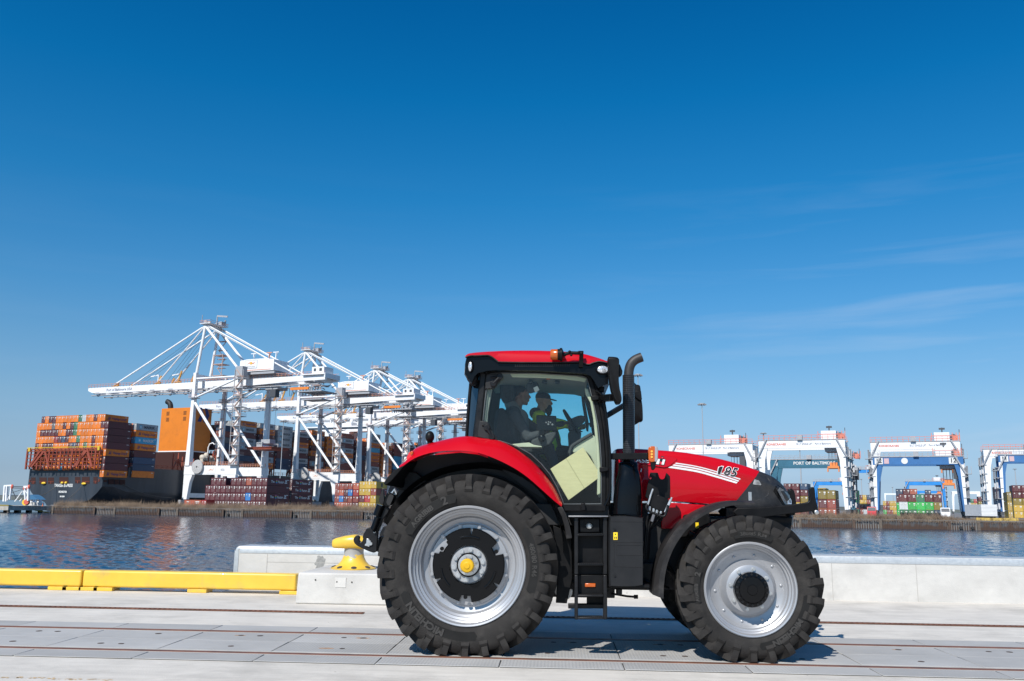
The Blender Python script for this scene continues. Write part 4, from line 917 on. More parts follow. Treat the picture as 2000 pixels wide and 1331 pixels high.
secs = [[Vector((a.x + (b_.x - a.x) * sin(t * pi / 2), a.y + (b_.y - a.y) * (1 - cos(t * pi / 2)), a.z + (b_.z - a.z) * t)) for a, b_ in zip(re_o, re_i)] for t in [j / 6 for j in range(7)]]
mb.loft(secs, closed=False); mb.build('quarter_glass', mat('dark_mirror_glass', (.035, .055, .075), .04, metal=.65, coat=1.0), TR, smooth=60)
mm_ = MB(); mm_.v = [Vector((v.x, 2 * YC - v.y, v.z)) for v in mb.v]; mm_.f = mb.f; mm_.build('quarter_glass', MATS['dark_mirror_glass'], TR, smooth=60)
mb = MB(); mb.tube([Vector((p.x - .012, p.y, p.z)) for p in re_o], .018, 8); mb.build('rear_pillar', M_blk, TR, smooth=50)
mb = MB(); mb.tube([Vector((p.x - .012, 2 * YC - p.y, p.z)) for p in re_o], .018, 8); mb.build('rear_pillar', M_blk, TR, smooth=50)
mb = MB(); mb.loft([[Vector((p.x - .01, YD + .3, p.z)) for p in re_o], [Vector((p.x - .05, YC, p.z)) for p in re_o], [Vector((p.x - .01, YF - .3, p.z)) for p in re_o]], closed=False); mb.build('rear_window', M_glass2, TR, smooth=60)
mb = MB(); q = tr('A', [(196, 262), (182, 400), (166, 560), (146, 755)], YD - .01); mb.loft([[Vector((p.x + d_, p.y + e, p.z)) for d_, e in ((-.02, 0), (.045, 0), (.045, .06), (-.02, .06))] for p in q]); mb.build('door_post', M_sat, TR, bevel=.008)
# hinges, latches and grab rail
for pts, arm, bl in (([(232, 268), (330, 266), (347, 280), (344, 300), (282, 378), (218, 380), (222, 300)], [(262, 296), (310, 290), (336, 286)], [(330, 288), (278, 342)]),
                 ([(178, 615), (232, 624), (252, 650), (272, 700), (308, 748), (304, 768), (160, 738), (166, 680)], [(196, 648), (226, 652), (234, 668)], [(232, 668), (268, 736)])):
    hp = plate('door_hinge', 'A', pts, YD - .035, .03, mat('hinge_black', (.022, .022, .023), .5, var=.2, vscale=12, spec=.25), parent=door, bevel=.008)
    mb = MB(); mb.tube(tr('A', [bl[0], bl[1]], YD - .045), .02, 8); mb.tube(tr('A', arm, YD - .04), .012, 8); mb.build('hinge_arm', M_sat, door, smooth=50)
    for b_ in bl:
        mb = MB(); mb.disc(W(*zp('A', *b_), YD - .04), .035, -.02, 18, 'y'); mb.build('hinge_bolt', M_sat, door, bevel=.005)
for pts in ([(1002, 432), (1052, 426), (1066, 434), (1064, 460), (1010, 468)], [(1068, 962), (1100, 958), (1136, 966), (1136, 990), (1098, 996), (1070, 1000)], [(932, 1228), (962, 1228), (966, 1284), (928, 1284)]):
    plate('door_latch', 'A', pts, YD - .05, .05, M_blk, parent=door, bevel=.008)
mb = MB(); mb.tube([Vector(p) for p in smooth_pts([tuple(v) for v in tr('A', [(1038, 392), (1062, 402), (1090, 440), (1112, 540), (1132, 720), (1146, 880), (1148, 1060), (1138, 1180), (1108, 1248)], YD - .07)], 4)], .016, 10); mb.build('grab_rail', M_gls, TR, smooth=60)
# roof: black housing, red cap
black_b = [(60, 268), (84, 308), (112, 338), (130, 290), (160, 262), (230, 246), (300, 240), (600, 243), (900, 262), (965, 268), (1010, 284), (1040, 330), (1064, 372), (1140, 344), (1146, 250), (1134, 200)]
top_line = [(66, 160), (75, 140), (250, 128), (600, 176), (900, 180), (1130, 186)]
hous = [(64, 190), (75, 140), (110, 122), (200, 112), (600, 112), (950, 130), (1080, 158), (1132, 184), (1144, 240), (1142, 344), (1064, 374), (1040, 330), (1008, 284), (965, 268), (900, 262), (600, 243), (300, 240), (230, 246), (160, 262), (132, 290), (112, 338), (84, 308), (60, 268)]
Yh = YD - .13
mb = MB(); pr = tr('A', hous, Yh); secs = []
cx_ = sum(p.x for p in pr) / len(pr); cz_ = sum(p.z for p in pr) / len(pr)
for t, s in ((0, .985), (.03, 1.0), (.5, 1.0), (1 - .03, 1.0), (1.0, .985)):
    y = Yh + (2 * (YC - Yh)) * t; secs.append([Vector((cx_ + (p.x - cx_) * s, y, cz_ + (p.z - cz_) * s)) for p in pr])
mb.loft(secs); ROOF = mb.build('roof_housing', M_gls, TR, smooth=35)
capb = smooth_pts([(72, 143), (110, 132), (160, 131), (235, 128), (262, 136), (290, 155), (312, 172), (340, 178), (600, 181), (880, 180), (930, 182), (985, 196), (1020, 184), (1070, 174), (1132, 186)], 3)
capt = smooth_pts([(74, 138), (84, 122), (120, 112), (200, 104), (280, 99), (380, 95), (500, 93), (620, 94), (720, 97), (800, 101), (880, 108), (960, 120), (1020, 136), (1080, 156), (1133, 181)], 3)
n = min(len(capb), len(capt)); b3 = tr('A', capb[:n], Yh - .03); t3 = tr('A', capt[:n], Yh + .02); secs = []
for b_, t_ in zip(b3, t3):
    q = [b_, b_.lerp(t_, .5) + Vector((0, -.022, .006)), t_.lerp(b_, .12) + Vector((0, -.006, .002)), t_ + Vector((0, .05, .006)), t_ + Vector((0, .3, .03))]; secs.append(q + [Vector((v.x, 2 * YC - v.y, v.z)) for v in reversed(q)])
mb = MB(); mb.loft(secs); mb.build('roof_cap', M_red, TR, smooth=40)
mb = MB(); q = tr('A', [(x, y + 3) for x, y in capb[:n]], Yh - .03); mb.tube(q, .008, 6); mb.build('roof_trim', M_fen, ROOF, smooth=60)
mb = MB()
for i in range(26): 
    x = 440 + i * 16; mb.prism(tr('A', [(x, 196), (x + 9, 196), (x + 9, 214), (x, 214)], Yh - .006), (0, .01, 0))
mb.build('roof_vent', MATS['chassis_dark'], ROOF)
def lamp(name, k, c, rx, rz, Y, ang, par, m_=M_lens, dpt=.03):
    p = W(*zp(k, *c), Y); mb = MB(); mb.lathe([(.0001, -.012), (.5, -.010), (.85, -.004), (1.0, .004), (1.0, dpt)], (0, 0, 0), 'y', 28)
    Mx = Matrix.Translation(p) @ Matrix.Rotation(ang, 4, 'Z') @ Matrix.Diagonal((rx, 1, rz, 1)); mb.xf(Mx); o = mb.build(name, m_, par, smooth=40); 
    mb = MB(); mb.lathe([(1.0, -.006), (1.16, -.006), (1.2, .01), (1.2, dpt)], (0, 0, 0), 'y', 28); mb.xf(Mx); mb.build('lamp_bezel', M_blk, o if par is TR else par, smooth=40); return o
M_led = mat('led_lens', (.62, .64, .66), .2, metal=.5, coat=.8, var=.7, vscale=75)
lamp('roof_lamp', 'A', (1092, 236), .064, .045, Yh - .03, radians(6), ROOF, M_led, .08)
lamp('roof_lamp', 'A', (107, 214), .028, .06, Yh - .012, radians(-30), ROOF, M_led, .06)
for pts, y0, th in (([(78, 286), (150, 268), (160, 310), (130, 340), (104, 338), (84, 312)], Yh + .06, .25), ([(1040, 300), (1140, 300), (1142, 350), (1100, 356), (1062, 376), (1046, 340)], Yh + .05, .3), ([(1068, 360), (1106, 356), (1104, 400), (1082, 408), (1066, 392)], Yh + .1, .12)):
    plate('lamp_housing', 'A', pts, y0, th, M_blk, parent=ROOF, bevel=.012)
# amber beacon lying on its bracket
bq = W(*zp('A', 760, 125), Yh - .12); sc_ = 1.0 / (F_PX / bq.y * 3.8025)
mb = MB(); mb.lathe([(.0001, -58 * sc_), (34 * sc_, -57 * sc_), (40 * sc_, -50 * sc_), (41 * sc_, 0)], bq, 'x', 24); bea = mb.build('beacon', M_amber, TR, smooth=45)
mb = MB(); mb.lathe([(42 * sc_, -4 * sc_), (42 * sc_, 12 * sc_), (50 * sc_, 14 * sc_), (50 * sc_, 30 * sc_), (36 * sc_, 36 * sc_), (18 * sc_, 44 * sc_), (12 * sc_, 60 * sc_), (0.0001, 60 * sc_)], bq, 'x', 24); mb.build('beacon_base', M_blk, bea, smooth=40)
mb = MB(); q = tr('A', [(812, 122), (850, 112), (940, 116)], Yh - .12); mb.tube(q, .02, 10); mb.bar(W(*zp('A', 934, 100), Yh - .11), W(*zp('A', 930, 215), Yh - .03), .045, .03); mb.build('beacon_bracket', M_blk, bea, smooth=40)
for c_ in ((846, 104), (858, 128), (915, 108)):
    mb = MB(); mb.ell(W(*zp('A', *c_), Yh - .135), (.016, .016, .016), 10, 6); mb.build('bracket_bolt', M_blk, bea, smooth=60)

# ---- mirrors
def mirror(k, pts, Y, th, par=TR):
    q = tr(k, smooth_pts(pts, 3, True), Y); cxm = sum(p.x for p in q) / len(q); czm = sum(p.z for p in q) / len(q); secs = []
    for t, s in ((0, .90), (.12, 1.0), (.8, 1.0), (1.0, .94)): secs.append([Vector((cxm + (p.x - cxm) * s, Y + th * t, czm + (p.z - czm) * s)) for p in q])
    mb = MB(); mb.loft(secs); return mb.build('mirror', M_blk, par, smooth=45)
m1 = mirror('H', [(32, 76), (50, 68), (100, 72), (118, 84), (124, 110), (120, 240), (128, 330), (144, 400), (138, 440), (118, 448), (98, 444), (74, 390), (52, 310), (40, 220), (34, 140)], 9.42, .20)
mb = MB(); mb.prism(tr('H', [(98, 122), (128, 130), (150, 186), (148, 214), (126, 230), (104, 226)], 9.46), (0, .12, 0)); mb.build('mirror_back', M_blk, m1, bevel=.012)
mb = MB(); mb.bar(W(*zp('H', -10, 410), YD - .02), W(*zp('H', 78, 402), 9.55), .10, .075); mb.bar(W(*zp('H', -10, 410), YD - .02), W(*zp('H', -40, 410), YD + .04), .1, .09); mb.build('mirror_arm', M_gls, m1, bevel=.008)
m2 = mirror('H', [(236, 300), (262, 296), (290, 304), (298, 340), (302, 400), (312, 470), (316, 560), (312, 592), (290, 598), (240, 598)], 12.0, .15)
mb = MB(); mb.prism(tr('H', [(250, 345), (300, 348), (308, 420), (290, 430), (250, 400)], 11.97), (0, .1, 0)); mb.build('mirror_back', M_blk, m2, bevel=.01)
mb = MB(); mb.bar(Vector((fr[1].x, YF, fr[1].z - .2)), W(*zp('H', 240, 420), 12.05), .07, .06); mb.build('mirror_arm', M_blk, m2, bevel=.006)

# ---- exhaust
YE = 9.98
def ellsec(k, y, xl, xr, Y, ky=.8, n=28, p=1.0):
    a = W(*zp(k, xl, y), Y); b_ = W(*zp(k, xr, y), Y); c = (a + b_) / 2; r = (b_.x - a.x) / 2; out = []
    for i in range(n):
        t = 2 * pi * i / n; cs, sn = cos(t), sin(t); out.append(Vector((c.x + r * math.copysign(abs(cs) ** p, cs), c.y + r * ky * math.copysign(abs(sn) ** p, sn), c.z)))
    return out
mb = MB(); mb.loft([ellsec('C', y, a, b_, YE, .85, p=.8) for y, a, b_ in ((556, 430, 648), (548, 432, 647), (440, 434, 645), (340, 444, 642), (280, 456, 637), (240, 467, 628), (222, 472, 622), (205, 474, 617), (166, 474, 614), (160, 482, 606))])
EX = mb.build('exhaust_cover', M_gls, TR, smooth=50)
mb = MB(); mb.loft([ellsec('H', y, a, b_, YE, 1.0) for y, a, b_ in ((940, 140, 258), (928, 143, 256), (895, 152, 248), (862, 158, 243), (850, 160, 242))]); mb.build('exhaust_neck', M_gls, EX, smooth=50)
M_shield = mat('perforated_shield', (.014, .014, .016), .3, metal=.3)
t = M_shield.node_tree; b = t.nodes['Principled BSDF']; tc = t.nodes.new('ShaderNodeTexCoord'); sx_ = t.nodes.new('ShaderNodeSeparateXYZ'); t.links.new(tc.outputs['Object'], sx_.inputs[0])
def mnode(op, a, b_=None, c=None):
    n = t.nodes.new('ShaderNodeMath'); n.operation = op
    for i, q in enumerate((a, b_, c)):
        if q is None: continue
        if isinstance(q, (int, float)): n.inputs[i].default_value = q
        else: t.links.new(q, n.inputs[i])
    return n.outputs[0]
ec = W(*zp('H', 198, 540), YE)
ang = mnode('ARCTAN2', mnode('SUBTRACT', sx_.outputs['Y'], ec.y - TC.y), mnode('SUBTRACT', sx_.outputs['X'], ec.x - TC.x))
u_ = mnode('SINE', mnode('ADD', mnode('MULTIPLY', ang, 17.0), mnode('MULTIPLY', sx_.outputs['Z'], 150.0))); v_ = mnode('SINE', mnode('SUBTRACT', mnode('MULTIPLY', ang, 17.0), mnode('MULTIPLY', sx_.outputs['Z'], 150.0)))
pr_ = mnode('MULTIPLY', u_, v_); hole = t.nodes.new('ShaderNodeMapRange'); hole.inputs[1].default_value = .05; hole.inputs[2].default_value = .35; t.links.new(pr_, hole.inputs[0])
mx = t.nodes.new('ShaderNodeMixRGB'); mx.inputs[1].default_value = (.045, .046, .05, 1); mx.inputs[2].default_value = (.002, .002, .002, 1); t.links.new(hole.outputs[0], mx.inputs[0]); t.links.new(mx.outputs[0], b.inputs['Base Color'])
bpn = t.nodes.new('ShaderNodeBump'); bpn.invert = True; bpn.inputs['Strength'].default_value = .9; bpn.inputs['Distance'].default_value = .01; t.links.new(hole.outputs[0], bpn.inputs['Height']); t.links.new(bpn.outputs[0], b.inputs['Normal'])
mb = MB(); mb.loft([ellsec('H', y, a, b_, YE, 1.0) for y, a, b_ in ((858, 152, 250), (600, 151, 248), (400, 150, 246), (222, 149, 245))]); mb.build('heat_shield', M_shield, EX, smooth=60)
M_pipe = mat('exhaust_pipe', (.035, .033, .033), .55, metal=.3, var=.2, vscale=14)
pc = [(199, 260), (199, 222), (201, 190), (208, 155), (222, 125), (244, 103), (270, 88), (306, 74)]
q = [Vector(p) for p in smooth_pts([tuple(v) for v in tr('H', pc, YE)], 3)]; rp = (W(*zp('H', 238, 222), YE).x - W(*zp('H', 160, 222), YE).x) / 2
mb = MB(); mb.tube(q, rp, 24, caps=False); mb.tube(q[-1:-8:-1], [rp * .9] * 7, 24, caps=False)
e1 = q[-1]; mb.build('exhaust_pipe', M_pipe, EX, smooth=60)

# ---- front turn signal on its arm
YS = 9.62
mb = MB(); mb.prism(tr('C', smooth_pts([(692, 52), (730, 44), (738, 60), (738, 145), (728, 157), (694, 153), (690, 100)], 2, True), YS), (0, .07, 0)); sg = mb.build('turn_signal', M_amber, TR, bevel=.006)
mb = MB(); mb.prism(tr('C', [(736, 45), (752, 46), (760, 62), (758, 140), (748, 158), (734, 156)], YS - .004), (0, .08, 0)); mb.build('signal_back', mat('signal_grey', (.30, .29, .31), .3), sg, bevel=.008)
mb = MB(); mb.prism(tr('C', [(704, 156), (745, 156), (740, 200), (728, 218), (712, 212)], YS + .01), (0, .05, 0)); mb.build('signal_mount', M_blk, sg, bevel=.008)
mb = MB(); mb.bar(W(*zp('C', 690, 116), YS + .04), W(*zp('C', 425, 118), YD + .02), .05, .07); mb.build('signal_arm', M_blk, sg, bevel=.006)
for i in range(3):
    mb = MB(); mb.disc(W(*zp('C', 713, 82 + i * 20), YS - .003), .012, -.004, 10, 'y'); mb.build('signal_led', mat('amber_led', (.9, .42, .05), .2, coat=.6), sg)

# ---- steps
YL = 9.66
def rect(name, k, x0, y0, x1, y1, Y, th, m_, par, bevel=.004): return plate(name, k, [(x0, y0), (x1, y0), (x1, y1), (x0, y1)], Y, th, m_, parent=par, bevel=bevel)
ST = rect('access_steps', 'C', 180, 560, 362, 970, YL + .14, .05, M_blk, TR)
for x0, x1 in ((154, 183), (362, 394)):
    rect('stringer', 'C', x0, 556, x1, 972, YL + .02, .12, M_sat, ST, .008); rect('stringer', 'C', x0 + 2, 974, x1 - 2, 1296, YL, .10, M_sat, ST, .008)
for y in (678, 893, 1118, 1280):
    rung = rect('rung', 'C', 178, y, 366, y + 13, YL - .01 if y > 1000 else YL + .01, .17, M_sat, ST, .004)
    mb = MB()
    for i in range(12):
        p = W(*zp('C', 190 + i * 14.5, y - 1), YL); mb.box((p.x - .008, p.y, p.z - .004), (p.x + .008, p.y + .12, p.z + .006))
    mb.build('rung_teeth', M_sat, rung)
rect('kick_plate', 'C', 182, 975, 362, 1110, YL + .10, .04, M_blk, ST)
rect('reflector', 'C', 231, 1034, 308, 1062, YL + .085, .02, M_amber, ST, .006)
rect('lower_bracket', 'C', 110, 1186, 364, 1216, YL + .16, .12, M_sat, ST)
rect('lower_box', 'C', 245, 1130, 362, 1186, YL + .22, .1, M_blk, ST)
rect('step_platform', 'C', 112, 546, 400, 556, YL - .02, .55, mat('platform_edge', (.22, .22, .23), .4, metal=.5), TR, .004)
HRN = rect('horn_box', 'C', 190, 566, 338, 668, YL + .09, .06, M_blk, ST, .01)
for i in range(8):
    x = (196 + i * 6) if i < 4 else (300 + (i - 4) * 9); rect('box_fin', 'C', x, 580, x + 3, 655, YL + .083, .01, M_sat, HRN, 0)
mb = MB(); c = W(*zp('C', 262, 620), YL + .088); mb.lathe([(.0001, -.012), (.016, -.012), (.022, 0), (.03, -.012), (.034, 0)], c, 'y', 20); mb.build('horn', M_steel, HRN, smooth=40)

# ---- black side box (tank cover)
YB = 9.56
body = smooth_pts([(408, 560), (420, 548), (520, 545), (640, 560), (655, 580), (656, 800), (655, 1030), (645, 1052), (560, 1062), (420, 1058), (408, 1040), (404, 800)], 3, True)
q = tr('C', body, YB); cxb = sum(p.x for p in q) / len(q); czb = sum(p.z for p in q) / len(q); secs = []
for t, s in ((0, .93), (.015, .965), (.05, .99), (.10, 1.0), (.62, 1.0)): secs.append([Vector((cxb + (p.x - cxb) * s, YB + t, czb + (p.z - czb) * (s * .4 + .6 if s < 1 else 1))) for p in q])
mb = MB(); mb.loft(secs); SB = mb.build('side_box', mat('side_box_black', (.014, .0145, .016), .5, spec=.25, var=.15, vscale=6, rvar=.08), TR, smooth=45)
mb = MB(); mb.loft([tr('C', [(400, 560), (420, 536), (520, 536), (648, 562)], YB + .06), tr('C', [(432, 548), (470, 530), (560, 528), (652, 545)], YB + .34)], closed=False); mb.build('box_lid', M_gls, SB, smooth=50)
for y in (644, 979):
    r_ = rect('latch_recess', 'C', 434, y - 13, 474, y + 13, YB + .008, .01, M_gls, SB, .006); mb = MB(); mb.disc(W(*zp('C', 446, y), YB), .012, -.012, 10, 'y'); mb.build('latch_knob', M_sat, SB)
for pts in ([(438, 738), (654, 738)], [(440, 735), (440, 905)], [(440, 912), (654, 918)], [(462, 758), (652, 758)], [(458, 765), (458, 826)], [(464, 832), (652, 830)], [(420, 588), (652, 590)], [(416, 590), (412, 1040)]):
    mb = MB(); mb.tube(tr('C', pts, YB + .002), .005, 6); mb.build('panel_bead', MATS['side_box_black'], SB, smooth=50)
stk = rect('warning_sticker', 'C', 436, 666, 467, 720, YB - .003, .006, mat('sticker_yellow', (.85, .60, .02), .4), SB, .001)
mb = MB(); mb.prism(tr('C', [(443, 698), (450, 698), (449, 712), (443, 712)], YB - .005), (0, .002, 0)); mb.prism(tr('C', [(455, 694), (461, 700), (460, 712), (454, 712)], YB - .005), (0, .002, 0)); mb.prism(tr('C', [(451, 673), (457, 684), (445, 684)], YB - .005), (0, .002, 0)); mb.build('sticker_symbol', M_ink, stk)
rect('box_base', 'C', 412, 1042, 700, 1070, YB + .05, .5, M_blk, SB, .01)
rect('hydraulic_valve', 'C', 460, 1072, 500, 1118, YB + .3, .15, M_sat, TR, .01)
# ---- hydraulic coupler bracket and hoses
YK = 9.92
plate('coupler_bracket', 'C', smooth_pts([(668, 410), (700, 250), (712, 234), (758, 236)], 2) + smooth_pts([(764, 256), (772, 276), (788, 283), (806, 276), (814, 256)], 3) + [(820, 235), (846, 262), (848, 350), (846, 420), (790, 432), (700, 420), (684, 425)], YK, .05, M_blk)
CP = plate('coupler_block', 'C', smooth_pts([(704, 392), (742, 388), (752, 398), (768, 392), (776, 402), (792, 408), (830, 424), (836, 440), (818, 500), (804, 518), (740, 500), (694, 470), (690, 440)], 2, True), YK - .12, .12, M_blk, bevel=.01)
for a, b_, r in (((722, 352), (700, 410), .011), ((714, 372), (684, 470), .011), ((858, 414), (812, 535), .012), ((846, 430), (806, 520), .009)):
    mb = MB(); mb.tube(tr('C', [a, b_], YK - .14), r, 10); mb.build('coupler_pin', M_steel, CP, smooth=50)
mb = MB(); mb.tube([Vector(p) for p in smooth_pts([tuple(v) for v in tr('C', [(682, 462), (672, 485), (690, 512), (740, 532), (780, 548), (804, 548), (816, 525), (832, 470)], YK - .15)], 3)], .013, 8); mb.build('coupler_guard', M_sat, CP, smooth=50)
for x in (700, 730, 756, 786):
    mb = MB(); mb.tube(tr('C', [(x, 478), (x - 8, 530)], YK - .1), .016, 10); mb.build('hose_fitting', M_steel, CP, smooth=50)
mb = MB(); mb.bar(W(*zp('C', 730, 530), YK - .13), W(*zp('C', 712, 590), YK - .13), .045, .03); mb.build('hose_bracket', mat('dull_bracket', (.12, .12, .13), .5), CP, bevel=.006)
for j, (x0, x1) in enumerate(((690, 672), (712, 684), (740, 690), (768, 694), (790, 700))):
    mb = MB(); mb.tube([Vector(p) for p in smooth_pts([tuple(v) for v in tr('C', [(x0 + 6, 520), (x0 - 12, 580), (x1 + 4, 640), (x1 - 4, 700), (x1 - 14, 860)], YK - .08 + j * .02)], 4)], .014, 8); mb.build('hydraulic_hose', M_blk, CP, smooth=60)
mb = MB(); mb.ell(W(*zp('C', 703, 275), YK - .01), (.014, .01, .014), 10, 6); mb.build('coupler_marker', M_redl, CP, smooth=60)

# ---- front fender
fo = smooth_pts([(1276, 1163), (1278, 1140), (1282, 1115), (1290, 1088), (1304, 1060), (1324, 1032), (1350, 1009), (1380, 992), (1410, 981.5), (1440, 977.5), (1474, 979)], 4)
fi = smooth_pts([(1296, 1170), (1296.5, 1145), (1300, 1118), (1307, 1092), (1320, 1064), (1340, 1036), (1364, 1014), (1392, 999), (1418, 990), (1444, 986.5), (1474, 987)], 4)
def ffender(mirror_):
    O_, I_ = tr('P', fo, 9.62), tr('P', fi, 9.62); secs = []
    for o_, i_ in zip(O_, I_):
        m_ = o_.lerp(i_, .45); secs.append([Vector((o_.x, 10.05, o_.z)), Vector((o_.x, 9.68, o_.z)), m_ + Vector((0, .015, 0)), m_ + Vector((0, 0, 0)), i_, i_ + Vector((0, .03, .004)), Vector((m_.x, 9.72, m_.z)), Vector((m_.x, 10.05, m_.z))])
    mb = MB(); mb.loft(secs)
    if mirror_: mb.v = [Vector((v.x, 2 * YC - v.y, v.z)) for v in mb.v]
    mb.build('front_fender', M_fen, TR, smooth=35)
ffender(False); ffender(True)
mb = MB(); mb.tube(tr('P', [(1345, 1040), (1380, 1060), (1420, 1080)], 10.0), .03, 8); mb.build('fender_stay', M_sat, TR, smooth=50)
mb = MB(); mb.prism(tr('D', [(592, 905), (622, 905), (625, 960), (594, 962)], 10.2), (0, .01, 0)); mb.build('yellow_tag', MATS['sticker_yellow'], TR)
mb = MB(); mb.prism(tr('D', [(480, 830), (700, 800), (745, 860), (720, 1000), (620, 1040), (430, 1060)], 10.22), (0, .2, 0)); mb.build('engine_side_cover', M_blk, TR, bevel=.02)

# ---- front linkage
YL2 = 10.28
for off, shade in ((0, M_blk), (.94, M_blk)):
    pts = smooth_pts([(1705, 585), (1712, 566), (1735, 558), (1754, 566), (1760, 590)], 3) + [(1766, 660), (1780, 735)] + smooth_pts([(1792, 790), (1788, 815), (1770, 826), (1750, 818), (1738, 794)], 3) + [(1540, 816), (1280, 852), (1150, 866), (1000, 850), (960, 800), (1000, 764), (1250, 757), (1500, 735), (1690, 706), (1706, 690), (1712, 640)]
    q = tr('D', pts, YL2); mb = MB(); mb.prism([Vector((p.x, YL2 + off, p.z)) for p in q], (0, .05, 0)); ln = mb.build('front_linkage_arm', M_blk, TR, bevel=.008)
    if off == 0:
        mb = MB(); mb.lathe([(.0001, -.03), (.016, -.03), (.024, -.026), (.024, .02)], W(*zp('D', 1770, 805), YL2), 'y', 20); mb.build('linkage_pin', M_steel, ln, smooth=40)
q = tr('D', smooth_pts([(1512, 610), (1515, 588), (1530, 582), (1552, 590), (1564, 620)], 3) + [(1578, 715), (1576, 740), (1540, 742), (1522, 735)], YL2 + .60); mb = MB(); mb.prism(q, (0, .05, 0)); mb.build('linkage_plate', M_blk, TR, bevel=.008)
mb = MB(); a = W(*zp('D', 1550, 790), YL2); mb.box((a.x - .05, YL2 + .05, a.z - .05), (a.x + .03, YL2 + .94, a.z + .03)); mb.build('linkage_crossbar', M_blk, TR, bevel=.01)

# ---- rear hitch
YR = 10.22
hook = smooth_pts([(465, 752), (485, 722), (500, 690), (540, 672), (572, 656)], 2) + [(600, 580), (640, 500), (690, 385), (740, 380), (800, 420), (790, 480), (720, 560), (692, 640), (650, 740), (642, 860), (638, 980)] + smooth_pts([(600, 1000), (560, 990), (480, 958), (400, 918), (350, 878), (332, 830), (346, 796), (376, 772), (402, 780), (412, 800), (408, 832), (424, 858), (444, 852), (458, 820), (452, 795)], 2)
for off in (0, 1.0):
    q = tr('G', hook, YR); mb = MB(); mb.prism([Vector((p.x, YR + off, p.z)) for p in q], (0, .06, 0)); hk = mb.build('lower_link', M_sat, TR, bevel=.008)
    if off == 0: HK = hk
plate('latch_plate', 'G', [(505, 812), (540, 820), (545, 838), (560, 842), (562, 860), (580, 868), (582, 890), (566, 905), (545, 905), (540, 925), (505, 912), (480, 908), (484, 885), (500, 880)], YR - .02, .02, M_steel, parent=HK, bevel=.004)
mb = MB(); mb.tube(tr('G', [(650, 540), (600, 690), (585, 700)], YR - .02), .04, 10); mb.tube(tr('G', [(690, 380), (640, 520)], YR - .01), .05, 10); mb.build('lift_rod', M_gls, HK, smooth=50)
for c_ in ((652, 617), (610, 727)):
    mb = MB(); mb.disc(W(*zp('G', *c_), YR - .01), .014, -.01, 12, 'y'); mb.build('link_bolt', M_steel, HK)
mb = MB(); mb.prism(tr('G', [(700, 370), (775, 212), (800, 208), (866, 240), (868, 275), (820, 380), (770, 410)], YR - .04), (0, .12, 0)); lk = mb.build('lift_arm', M_gls, TR, bevel=.012)
mb = MB(); mb.prism(tr('G', smooth_pts([(762, 340), (790, 262), (812, 238), (850, 252), (852, 280), (812, 372), (790, 384)], 2, True), YR - .043), (0, .004, 0)); mb.build('lift_arm_slot', MATS['chassis_dark'], lk)
mb = MB(); mb.prism(tr('G', [(860, 260), (900, 210), (960, 180), (1060, 210), (1100, 260), (1000, 420), (900, 430), (840, 420)], YR + .05), (0, .4, 0)); mb.build('hitch_frame', M_sat, TR, bevel=.015)
for pts in ([(840, 230), (870, 175), (900, 240)], [(905, 235), (930, 180), (940, 250)], [(960, 190), (1010, 230), (1050, 250)]):
    mb = MB(); mb.tube(tr('G', pts, YR + .02), .02, 8); mb.build('hitch_link', M_steel if pts[0][0] == 840 else M_sat, TR, smooth=50)
mb = MB(); mb.prism(tr('G', smooth_pts([(712, 172), (722, 180), (726, 240), (735, 300), (722, 360), (694, 372), (668, 330), (668, 290), (690, 230)], 2, True), YR - .05), (0, .07, 0)); mb.build('link_grip', M_fen, TR, bevel=.012)
mb = MB(); mb.prism(tr('G', [(660, 800), (690, 780), (700, 830), (680, 990), (640, 990)], YR + .08), (0, .2, 0)); mb.build('drawbar_frame', M_sat, TR, bevel=.01)
# ================================================================== inside the cab
def ap(x, y, Y): return W(*zp('A', x, y), Y)
M_seat = mat('seat_cloth', (.030, .031, .034), .9, var=.3, vscale=30)
M_lin = mat('headliner', (.16, .165, .15), .9, var=.1)
# headliner and cream linings
q = [ap(236, 272, YD), ap(300, 262, YD), ap(600, 262, YD), ap(900, 281, YD), ap(978, 300, YD)]
mb = MB(); mb.loft([[Vector((p.x, YD + .05, p.z + .004)) for p in q], [Vector((p.x, YD + .30, p.z - .05)) for p in q], [Vector((p.x, YF - .30, p.z - .05)) for p in q], [Vector((p.x, YF - .05, p.z + .004)) for p in q]], closed=False); mb.build('headliner', M_lin, TR, smooth=50)
mb = MB(); mb.prism([ap(*p, YD + .07) for p in ((400, 262), (600, 262), (940, 286), (975, 300), (960, 330), (930, 322), (800, 306), (600, 296), (420, 292))], (0, .04, 0)); mb.build('roof_lining', M_cream, TR, bevel=.008)
mb = MB(); mb.prism([ap(*p, YD + .09) for p in ((958, 372), (984, 380), (1018, 470), (1050, 640), (1066, 800), (1076, 960), (1078, 1160), (1050, 1170), (1054, 980), (1044, 800), (1022, 600), (1000, 480), (966, 420))], (0, .05, 0)); mb.build('pillar_lining', M_cream, TR, bevel=.01)
mb = MB(); mb.prism([ap(*p, YF - .12) for p in ((958, 372), (984, 380), (1018, 470), (1050, 640), (1066, 800), (1076, 960), (1050, 970), (1044, 800), (1022, 600), (1000, 480), (966, 420))], (0, .05, 0)); mb.build('pillar_lining', M_cream, TR, bevel=.01)
